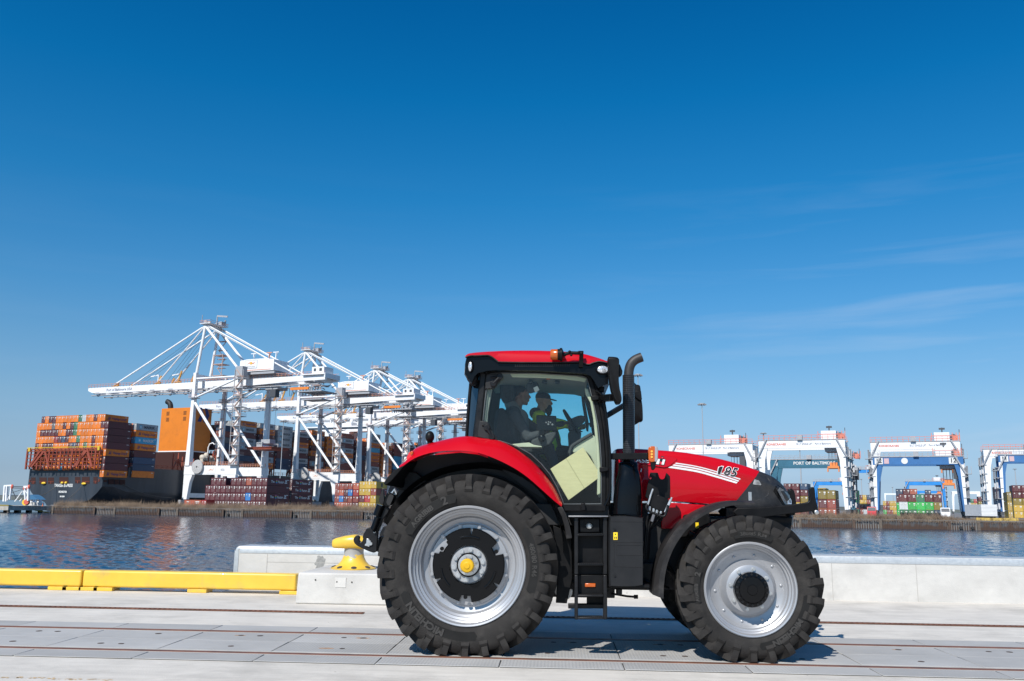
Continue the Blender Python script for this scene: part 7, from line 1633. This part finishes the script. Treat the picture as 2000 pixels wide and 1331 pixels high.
yard(566, 571, 936, ["M", "M", "M", "M"], 'in the narrow stack beside the maroon stack', 'maroon containers on the far quay', marks={0: 'factor', 1: 'factor', 2: 'factor'})
yard(655, 689, 944, ["TTTT", "TPMU", "TUMT", "PPPT"], 'in the mixed red shore stack', 'red containers on the far quay', L=6.1)
yard(690, 701.5, 943.5, ["P", "R", "T", "M"], 'in the narrow stack left of the yellow one', 'red containers on the far quay', L=6.1)
yard(702.5, 735.5, 940.5, ["YYY", "YYT", "MRY", "YYY"], 'in the yellow shore stack', 'yellow containers on the far quay', marks={0: 'hex', 1: 'hex'}, L=7.5)
yard(360, 392, 0, ["P"], 'low at the foot of the nearest quay crane', 'red containers on the far quay', D=305, L=2.44)
yard(393.5, 402, 0, ["R"], 'low beside the wide maroon shore stack', 'red containers on the far quay', D=304, L=6.1)
yard(1530, 1561, 944.5, ["MM", "MM", "HM", "YY", "TT"], 'in the stack by the headlight', 'containers behind the tractor nose')
yard(1562, 1577, 944.5, ["B", "M", "H", "Y", "M"], 'in the navy topped stack by the headlight', 'containers behind the tractor nose')
yard(1597, 1633, 0, ["HH", "MT", "TP"], 'behind the front linkage', 'containers behind the tractor nose', D=262)
yard(1596, 1613, 953.5, ["Y", "H", "H", "M"], 'in the yellow topped stack behind the linkage', 'containers behind the tractor nose')
yard(1663.5, 1675, 957.5, ["N", "N", "T", "G"], 'in the tall green stack by the teal crane', 'mixed containers in the right yard')
yard(1677, 1707, 967, ["MYBM", "YYTY", "TMMY", "TWYR"], 'left of the blue crane leg', 'mixed containers in the right yard')
yard(1755, 1839, 965.5, ["MMGMM", "WNNNH", "GGNGB"], 'front row under the blue crane', 'containers inside the blue crane', L=6.1)
yard(1749, 1791, 955, ["BMP", "MMP", "NYM", "NTM"], 'back row inside the blue crane', 'containers inside the blue crane', L=6.1, stuff=lambda i, j, n: i > 0)
yard(1806, 1818, 957, ["B", "B", "Y", "T"], 'behind the front row inside the blue crane', 'containers inside the blue crane', L=6.1, stuff=lambda i, j, n: i > 1)
yard(1724, 1750, 979, ["YTYY", "TMYY", "NTTY"], 'far inside the blue crane', 'containers inside the blue crane', L=6.1, stuff=lambda i, j, n: True)
yard(1882, 1893, 977, ["Y", "Y", "T"], 'in the yellow stack right of the blue crane', 'mixed containers in the right yard', L=6.1)
yard(1895, 1908, 975, ["GR", "YY", "TY", "TB"], 'in the stack beside the white trailer', 'mixed containers in the right yard', L=6.1)
yard(1910, 1919, 970, ["M", "H", "H", "M"], 'half hidden by the white crane leg', 'mixed containers in the right yard')
yard(1942, 1955, 951, ["M", "M", "B", "B", "B"], 'behind the white crane leg at right', 'mixed containers in the right yard')
yard(1976, 2012, 948, ["MM", "MM", "HH", "YY", "YY"], 'at the right edge', 'mixed containers in the right yard')
yard(1966, 1977, 0, ["H", "Y", "Y"], 'low behind the right crane leg', 'mixed containers in the right yard', D=256)
mb = MB(); mats_ = []; mi = []
for nm_, (m_, sm_) in STK.items(): n0 = len(mb.f); mb.add(sm_.v, sm_.f); mats_.append(m_); mi += [len(mats_) - 1] * (len(mb.f) - n0)
me = bpy.data.meshes.new('container_stacks'); me.from_pydata(mb.v, [], mb.f); me.update()
for m_ in mats_: me.materials.append(m_)
me.polygons.foreach_set('material_index', mi); o = bpy.data.objects.new('container_stacks', me); COL.objects.link(o); tag(o, kind='stuff')

# ---- rubber tyred yard cranes
M_rw = mat('yard_crane_white', (.76, .77, .78), .5, var=.05, vscale=.4); M_rb = mat('yard_crane_blue', (.035, .14, .34), .5, var=.1, vscale=.4); M_rt = mat('yard_crane_teal', (.03, .13, .20), .5, var=.1, vscale=.4); M_rbb = mat('yard_crane_bright_blue', (.02, .22, .58), .5, var=.1, vscale=.4)
M_rail_r = mat('rail_red', (.62, .20, .14), .6); M_kone = mat('lettering_red', (.62, .16, .10), .5)
def rtg(pxl, pxr, ytl, zt, body, label, group, big=True, number=None, txt=True, depth=11, legm=None, trol=.82):
    """portal crane; the photo columns of its two near legs and the height of its girder fix where it stands"""
    P = G(pxl, ytl, zt); rel = P - B0; pl_ = rel.dot(PD); t = rel.dot(SD); prr_ = solve(lambda p: proj(ps_(p, t, zt))[0], pxr, pl_, pl_ + 120); span = prr_ - pl_
    o = thing('yard_crane', ps_((pl_ + prr_) / 2, t, LZ), label, 'crane', group); M = Matrix.Translation(ps_(pl_, t, 0)) @ Matrix.Rotation(PANG, 4, 'Z'); sc = span / 28.0; lw = 1.5 * sc; gh = 2.6 * sc; legm = legm or body
    def add(name, fn, m, par=o):
        mb = MB(); fn(mb); mb.xf(M); return mb.build(name, m, par)
    for y in (0, depth):
        for x in (0, span):
            s_ = 1 if x == 0 else -1
            def f(mb): mb.loft([[Vector((x + s_ * a, y + b_, z)) for a, b_ in ((0, -.5), (l_, -.5), (l_, .5), (0, .5))] for z, l_ in ((LZ + 2.2, lw * .75), (zt - gh - 4 * sc, lw * 1.3), (zt - gh, lw * 1.9), (zt - .05, lw * 1.9))])
            lg = add('leg', f, legm)
            if body is M_rb and y == 0: add('leg_strip', lambda mb: mb.loft([[Vector((x + s_ * a, -.62, z)) for a in (0, l_)] + [Vector((x + s_ * l_, -.5, z)), Vector((x, -.5, z))] for z, l_ in ((LZ + 2.2, lw * .45), (zt - gh, lw * .8))]), M_rw, lg)  # white strip down the front of each near blue leg
            if big:
                add('leg_stair', lambda mb: [mb.bar((x - s_ * .8, y - .2 + (k % 2) * 1.5, LZ + 3 + k * 3.2), (x - s_ * .8, y + 1.3 - (k % 2) * 1.5, LZ + 6.2 + k * 3.2), .5, .22) for k in range(int((zt - 4) / 3.2))] + [mb.box((x - s_ * .2 - .9, y - .8, LZ + 6.2 + k * 3.2), (x - s_ * .2 + .9, y + 1.8, LZ + 6.35 + k * 3.2)) for k in range(int((zt - 6) / 3.2))], M_cgrey, lg)
            add('wheel_set', lambda mb: [mb.disc((x - .5, y + d_, LZ + .85), .85, 1.0, 12, 'x') for d_ in (-1.1, 1.1)] + [mb.box((x - .7, y - 1.8, LZ + 1.2), (x + .7, y + 1.8, LZ + 2.3))], M_cdk, lg)
        gd = add('girder', lambda mb: mb.prism([(0, y - .6, zt - gh), (span, y - .6, zt - gh), (span, y - .6, zt), (0, y - .6, zt)], (0, 1.2, 0)), body)
        if big:
            add('girder_railing', lambda mb: [mb.bar((0, y - .7, zt + z), (span, y - .7, zt + z), .12, .12) for z in (.9, 1.7)] + [mb.bar((span * k / 16, y - .7, zt), (span * k / 16, y - .7, zt + 1.7), .12, .12) for k in range(17)], M_rail_r if body is M_rw else M_cgrey, gd)
            add('girder_rail', lambda mb: mb.box((-.3, y - .75, zt + .02), (span + .3, y + .75, zt + .3)), M_cgrey, gd)
        if y == 0 and txt:
            yy = -.66
            if body is M_rw:
                add('girder_lettering', lambda mb: lay_text(mb, 'KONECRANES', (span * .21, yy, zt - gh * .5), (1, 0, 0), (0, 0, 1), 1.0 * sc, bold=.03), M_kone, gd)
                add('girder_lettering', lambda mb: (lay_text(mb, '50 LT SINGLE LIFT', (span * .54, yy, zt - gh * .5), (1, 0, 0), (0, 0, 1), .95 * sc, sx=.7), lay_text(mb, 'Port of Baltimore', (span * .75, yy, zt - gh * .48), (1, 0, 0), (0, 0, 1), .9 * sc, sx=.8)), M_cblue, gd)
            elif number:
                for fx_ in (.07, .89):
                    pn = add('number_plate', lambda mb: mb.box((span * fx_ - 1.3 * sc, yy - .05, zt - gh * .9), (span * fx_ + 1.3 * sc, yy + .04, zt - gh * .1)), M_mark, gd); add('number', lambda mb: lay_text(mb, number, (span * fx_, yy - .09, zt - gh * .5), (1, 0, 0), (0, 0, 1), 2.0 * sc, bold=.05), M_dk, pn)
                add('girder_sign', lambda mb: mb.box((span * .13, yy - .03, zt - gh * .85), (span * .185, yy + .04, zt - gh * .15)), mat('sign_pink', (.55, .38, .40), .6), gd)
                add('girder_disc', lambda mb: mb.disc((span * .36, yy - .03, zt - gh * .5), gh * .4, .08, 16, 'y'), M_mark, gd)
            else:
                add('girder_lettering', lambda mb: lay_text(mb, 'PORT OF BALTIMORE', (span * .55, yy, zt - gh * .5), (1, 0, 0), (0, 0, 1), 1.5 * sc, bold=.04), M_mark, gd)
                add('girder_plate', lambda mb: mb.box((span * .06, yy, zt - gh * .8), (span * .09, yy + .05, zt - gh * .2)), M_mark, gd)
    for x in (0, span):
        add('end_beam', lambda mb: mb.box((x - .6 * sc if x else 0, .5, zt - gh * .7), (x if x else .6 * sc, depth - .5, zt - gh * .1)), body); add('sill_beam', lambda mb: mb.box((x - .45, .5, LZ + 2.4), (x + .45, depth - .5, LZ + 3.6)), body)
        if big: add('walkway', lambda mb: (mb.bar((-.4 if x == 0 else x + .4, -1.0, zt - gh - 3 * sc), ((2.6 * sc) if x == 0 else x - 2.6 * sc, -1.0, zt + .4), .5, .4), mb.box((-2.0 if x == 0 else x, -1, zt - gh - 3.2 * sc), (0 if x == 0 else x + 2.0, 1.2, zt - gh - 3 * sc)), mb.bar((-1.9 if x == 0 else x + 1.9, -1, zt - gh - 3 * sc), (-1.9 if x == 0 else x + 1.9, -1, zt - gh - .6 * sc), .14, .14)), M_cgrey)
    if big:
        tx = span * trol
        eh = add('electrical_house', lambda mb: mb.box((tx - 2.6 * sc, 2, zt + .5), (tx + 2.2 * sc, depth - 2, zt + 3.3 * sc)), M_rw)
        add('winch', lambda mb: (mb.disc((tx + 3.4 * sc, 2.2, zt + 1.6 * sc), 1.1 * sc, 3, 12, 'y'), mb.bar((tx, 3, zt + 3.2 * sc), (tx, 3, zt + 5 * sc), .4, .4), mb.bar((tx - .9, 3, zt + 4.6 * sc), (tx + .9, 3, zt + 4.6 * sc), .5, .6), mb.bar((tx + 5, 1, zt), (tx + 5, 1, zt + 4), .2, .2)), M_cdk, eh)
        add('house_railing', lambda mb: [mb.bar((tx + a * sc, .2, zt + .3), (tx + a * sc, .2, zt + 3.0 * sc), .18, .18) for a in (-3.4, 3, 4.2, 5.2)] + [mb.bar((tx - 3.4 * sc, .2, zt + z), (tx + 5.2 * sc, .2, zt + z), .16, .16) for z in (1, 2)] + [mb.cbox((tx + 4 * sc, 3, zt + 1.2), (1.5 * sc, 2, 1.6 * sc))], M_rail_r, eh)
        add('girder_box', lambda mb: mb.box((span * .46, -1.4, zt + .1), (span * .52, .2, zt + 1.6)), M_cgrey)
        tr_ = add('trolley', lambda mb: (mb.box((tx - 1.5 * sc, 1, zt - gh - 1.2 * sc), (tx + 4 * sc, depth - 1, zt - gh - .1)), mb.bar((tx - 6 * sc, .2, zt - gh * .8), (tx + 3 * sc, .2, zt - gh * .8), .3, .5)), M_cgrey)
        add('operator_cab', lambda mb: mb.box((tx + 2.4 * sc, .8, zt - gh - 4.6 * sc), (tx + 4.2 * sc, 3.2, zt - gh - 1.3 * sc)), M_cdk, tr_)
        zs = zt - gh - 6.5 * sc
        add('hoist_rope', lambda mb: [mb.tube([(tx + a * sc, b_, zt - gh), (tx + a * sc, b_, zs + 1)], .07, 4) for a in (-.6, .4, 1.4, 2.2) for b_ in (3, depth - 3)], M_cdk, tr_)
        add('spreader', lambda mb: (mb.box((tx - 1 * sc, 2, zs - .2), (tx + 2.6 * sc, depth - 2, zs + .5)), mb.box((tx - .4 * sc, 4, zs + .5), (tx + 2 * sc, depth - 4, zs + 1.8 * sc)), mb.box((tx - 1.2 * sc, 2, zs - 1.4 * sc), (tx - .8 * sc, 3, zs)), mb.box((tx + 2.3 * sc, 2, zs - 1.4 * sc), (tx + 2.7 * sc, 3, zs))), mat('spreader_orange', (.66, .22, .06), .6), tr_)
    return o
GR = 'gantry cranes in the container yard'
rtg(1307, 1470, 870, 24, M_rw, 'white yard crane partly hidden behind the red hood of the tractor', GR, trol=.75)
rtg(1482, 1650, 862, 24, M_rw, 'white yard crane standing over the tractor nose, left of the blue one', GR)
rtg(1505, 1662, 899, 20, M_rt, 'old teal yard crane seen inside the white one', GR, trol=.93)
rtg(1700, 1874, 865, 24, M_rw, 'white yard crane whose girder rises just behind the blue crane numbered 12', GR)
rtg(1704, 1881, 894, 18, M_rb, 'blue yard crane numbered 12 in front of a white one', GR, number='12', trol=.80, depth=9)
rtg(1920, 2095, 878.5, 24, M_rw, 'white yard crane cut off by the right edge of the view', GR)
rtg(1949, 2120, 890, 19, M_rb, 'blue yard crane numbered 11 at the right edge', GR, number='11', trol=.8, depth=9)
GF = 'small far off gantry cranes'
rtg(1768, 1845, 941, 22, M_rbb, 'small bright blue yard crane far off inside the crane numbered 12', GF, txt=False, depth=12)
rtg(1791, 1839, 959, 22, M_rbb, 'smallest bright blue yard crane low behind the green containers', GF, big=False, txt=False, depth=14)
rtg(1859, 1914, 960, 22, M_rw, 'small white yard crane far off right of the blue crane', GF, big=False, txt=False, depth=14)
rtg(1727, 1754, 964, 22, M_rw, 'tiny white yard crane far off left inside the blue crane', GF, big=False, txt=False, depth=14)
rtg(1655, 1706, 918, 22, M_rbb, 'bright blue yard crane far off between the teal and the blue ones', GF, txt=False, depth=12)
rtg(1588, 1660, 941, 20, M_rbb, 'bright blue yard crane far off seen through the teal one', GF, big=True, txt=False, depth=12)

# ---- lighting masts
M_mast = mat('mast_steel', (.42, .43, .44), .5, metal=.3)
def mast(px, ytop, H_, label, r=.2):
    P = G(px, ytop, H_); t = thing('light_mast', (P.x, P.y, LZ), label, 'light mast', 'tall lighting masts')
    mb = MB(); mb.tube([(P.x, P.y, LZ), (P.x, P.y, H_ * .5), (P.x, P.y, H_)], [r, r * .8, r * .55], 8); mb.build('pole', M_mast, t, smooth=60)
    mb = MB(); mb.lathe([(.15, -.1), (1.0, -.1), (1.0, .12), (.15, .12)], (P.x, P.y, H_), 'z', 16); mb.build('ring', M_mast, t)
    for i in range(8):
        a = 2 * pi * i / 8; mb = MB(); mb.cbox((P.x + 1.15 * cos(a), P.y + 1.15 * sin(a), H_ - .3), (.6, .6, .35)); mb.build('floodlight', mat('floodlight_grey', (.25, .25, .26), .4), t)
mast(554, 822, 33, 'grey light mast in front of the second quay crane leg')
mast(1371, 789, 36, 'tall grey light mast above the red hood')
mast(1246, 732, 42, 'grey light mast rising behind the exhaust stack and mirror')
mast(1491, 846, 36, 'light mast peeping over the white yard crane left of its house', .5)
mast(1562, 878, 36, 'thin light mast seen through the teal yard crane', .5)
mast(1682, 936, 36, 'thin distant light mast left of the blue yard crane', .6); mast(1697, 944, 36, 'thinner distant light mast close to the blue crane leg', .6)
mast(1743, 952, 36, 'tiny light mast above the far containers inside the blue crane', .7); mast(1982, 916, 36, 'thin light mast above the maroon stack at the right edge', .5); mast(1943, 937, 36, 'tiny light mast left of the crane numbered 11', .6)

# ---- trailer, vehicles and sheds
def local(P, ang): return Matrix.Translation(P) @ Matrix.Rotation(ang, 4, 'Z')
P = bank_at(1939) + KN * 5.5; P = Vector((P.x, P.y, LZ - .05)); t = thing('box_trailer', P, 'white box trailer parked on the bank at the right', 'trailer'); M = local(P, PANG + radians(16))
mb = MB(); mb.box((-1.9, -2.0, 1.15), (1.9, 10, 4.1)); mb.xf(M); bdy = mb.build('trailer_body', mat('trailer_white', (.74, .74, .73), .5, var=.05, vscale=.8), t)
mb = MB(); [mb.box((-1.93, -2.04, 1.3 + k * .35), (1.93, -1.99, 1.33 + k * .35)) for k in range(8)]; mb.xf(M); mb.build('door_ribs', M_cgrey, bdy)
mb = MB(); mb.box((-1.6, -1.6, .75), (1.6, 9.5, 1.13)); mb.xf(M); mb.build('chassis', M_cdk, t)
for x in (-1.4, 1.4):
    for y in (-.4, 1.0):
        mb = MB(); mb.disc((x - .25, y, .52), .52, .5, 14, 'x'); mb.xf(M); mb.build('wheel', M_cdk, t)
def truck(px, py, col, label, cat, s=1.0, box=True):
    P = W(px, 990, py); P = Vector((P.x, P.y, LZ)); t = thing('truck' if box else 'van', P, label, cat); M = local(P, PANG); m = mat('vehicle_' + cat.split()[0] + '_paint', col, .4)
    mb = MB(); mb.prism([(-1.2, 0, .6), (-1.2, 0, 2.0), (-1.2, .5, 3.1), (-1.2, 2.3, 3.2), (-1.2, 2.4, .6)], (2.4, 0, 0)); mb.xf(M); mb.build('cab', m, t, bevel=.08)
    mb = MB(); mb.prism([(-1.05, -.02, 2.05), (-1.05, .42, 2.95), (1.05, .42, 2.95), (1.05, -.02, 2.05)], (0, -.04, .02)); mb.xf(M); mb.build('windscreen', M_cdk, t)
    mb = MB(); mb.box((-1.2, 2.6, .9), (1.2, 6.5, 1.2 if box else 2.9)); mb.xf(M); mb.build('load_bed', M_cdk if box else m, t)
    for x in (-1.2, .85):
        for y in (1.0, 5.2): mb = MB(); mb.disc((x, y, .5), .5, .35, 12, 'x'); mb.xf(M); mb.build('wheel', M_cdk, t)
truck(1702, 258, (.5, .02, .03), 'small red yard truck beside the blue crane leg', 'truck'); truck(1846, 254, (.72, .73, .74), 'small white van at the foot of the blue crane', 'van', box=False)
P = G(1862, 990, LZ); M = local(P, PANG); t = thing('warehouse', P, 'long pale far off warehouse behind the blue yard crane', 'building')
mb = MB(); mb.box((-22, 0, LZ), (30, 40, 7)); mb.xf(M); mb.build('wall', M_white2, t); mb = MB(); mb.prism([(-23, -1, 7.05), (31, -1, 7.05), (31, -1, 7.4), (4, -1, 9.3), (-23, -1, 7.4)], (0, 42, 0)); mb.xf(M); mb.build('roof', M_cgrey, t)
# barriers and plates on the bank at the far right
for i, px in enumerate((1925, 1952, 1975)):
    P = bank_at(px) + KN * 1.2; mb = MB(); M = local(Vector((P.x, P.y, -.65)), atan2(KD.y, KD.x)); mb.prism([(-1.9, -.4, 0), (-1.9, .4, 0), (-1.9, .22, .75), (-1.9, -.22, .75)], (3.8, 0, 0)); mb.xf(M)
    tag(mb.build('bank_barrier', mat('barrier_ochre', (.42, .29, .06), .7, var=.3, vscale=1), None, loc=(P.x, P.y, -.65)), ('ochre barrier on the bank in front of the white trailer', 'ochre barrier on the bank right of the trailer', 'ochre barrier on the bank farthest right')[i], 'barrier', 'ochre barriers on the bank')

# ---- white gangway frame, boats and gear on the pier at the far left
P0 = lambda px, py, z=-.6: onplane(px, py, c0 + SD * 6, SD)
t = thing('gangway_frame', P0(32, 985), 'white steel gangway frame standing on the low pier at the far left', 'gangway frame')
def fr_bar(a, b_, w, m=M_crane, nm='frame_post'):
    mb = MB(); mb.bar(P0(*a), P0(*b_), w, w); return mb.build(nm, m, t)
q5 = lambda x, y: (x / 16.63, 940 + y / 16.63)
for a, b_, w in (((130, 660), (165, 150), 1.1), ((205, 660), (235, 135), 1.0), ((320, 600), (375, 130), .7), ((150, 155), (385, 140), .8), ((130, 420), (230, 420), .5), ((830, 640), (800, 160), .8), ((920, 640), (930, 150), 1.0), ((790, 195), (945, 190), 1.3)): fr_bar(q5(*a), q5(*b_), w * .6)
for a, b_, w in (((400, 180), (790, 190), .4), ((400, 225), (790, 240), .3), ((370, 385), (740, 265), .2), ((390, 270), (520, 560), .25)): fr_bar(q5(*a), q5(*b_), w * .7, M_cdk, 'boom_tube')
for a, b_, w in (((480, 660), (560, 570), .4), ((560, 560), (720, 340), .35), ((640, 650), (700, 580), .35), ((760, 320), (840, 640), .3), ((790, 270), (880, 400), .3), ((840, 640), (920, 380), .3), ((240, 620), (310, 480), .3)): fr_bar(q5(*a), q5(*b_), w * .7, M_crane, 'frame_brace')
for x, y in ((395, 185), (790, 230), (890, 215), (940, 195)):
    mb = MB(); mb.ell(P0(*q5(x, y)), (.45, .45, .8)); mb.build('red_joint', mat('joint_red', (.62, .12, .08), .6), t)
mb = MB(); a = P0(*q5(805, 690)); mb.disc(a, 1.0, 1.4, 14, 'y'); mb.build('yellow_reel', M_cyel, t); mb = MB(); mb.disc(P0(*q5(865, 680)) + Vector((0, -.3, 0)), .85, .8, 14, 'y'); mb.build('hose_reel', MATS['joint_red'], t)
mb = MB(); mb.loft([[P0(*q5(x, y)) for x, y in q_] for q_ in (((960, 600), (1230, 600), (1080, 480), (985, 440)),)] + [[P0(*q5(x, y)) + SD * 3 for x, y in ((960, 600), (1230, 600), (1080, 480), (985, 440))]]); tag(mb.build('blue_tarp', mat('tarp_blue', (.04, .14, .26), .7), None, loc=P0(*q5(1080, 560))), 'blue tarpaulin pile on the pier beside the white gangway frame', 'tarpaulin')
def boat(px, py, L_, label):
    P = onplane(px, py, c0 + SD * 10, SD); M = local(Vector((P.x, P.y, -.6)), PANG + .3); t = thing('small_boat', (P.x, P.y, -.6), label, 'boat', 'small boats by the pier')
    mb = MB(); mb.loft([[Vector((x, a * w, z)) for a, z in ((-1, 1.0), (-.7, 0), (.7, 0), (1, 1.0))] for x, w in ((-L_ / 2, .9), (0, 1.1), (L_ * .3, .9), (L_ / 2, .1))]); mb.xf(M); mb.build('hull', M_white2, t)
    mb = MB(); mb.box((-L_ * .2, -.7, 1.02), (L_ * .1, .7, 2.1)); mb.xf(M); cb_ = mb.build('cabin', M_white2, t); mb = MB(); mb.box((-L_ * .18, -.73, 1.5), (L_ * .08, .73, 1.9)); mb.xf(M); mb.build('cabin_window', M_cdk, cb_)
boat(64, 981, 4, 'small white boat by the pier just right of the yellow reel'); boat(77, 982, 3.4, 'small white boat by the pier below the ship transom')
P = P0(*q5(1385, 780)); mb = MB(); mb.lathe([(.32, 0), (.30, .06), (.16, .06), (.04, .85), (.001, .85)], (P.x, P.y, -.72), 'z', 14); tag(mb.build('traffic_cone', mat('cone_orange', (.8, .2, .05), .5), None, loc=(P.x, P.y, -.72)), 'orange traffic cone at the end of the low pier', 'traffic cone')
print('containers', NCONT[0])
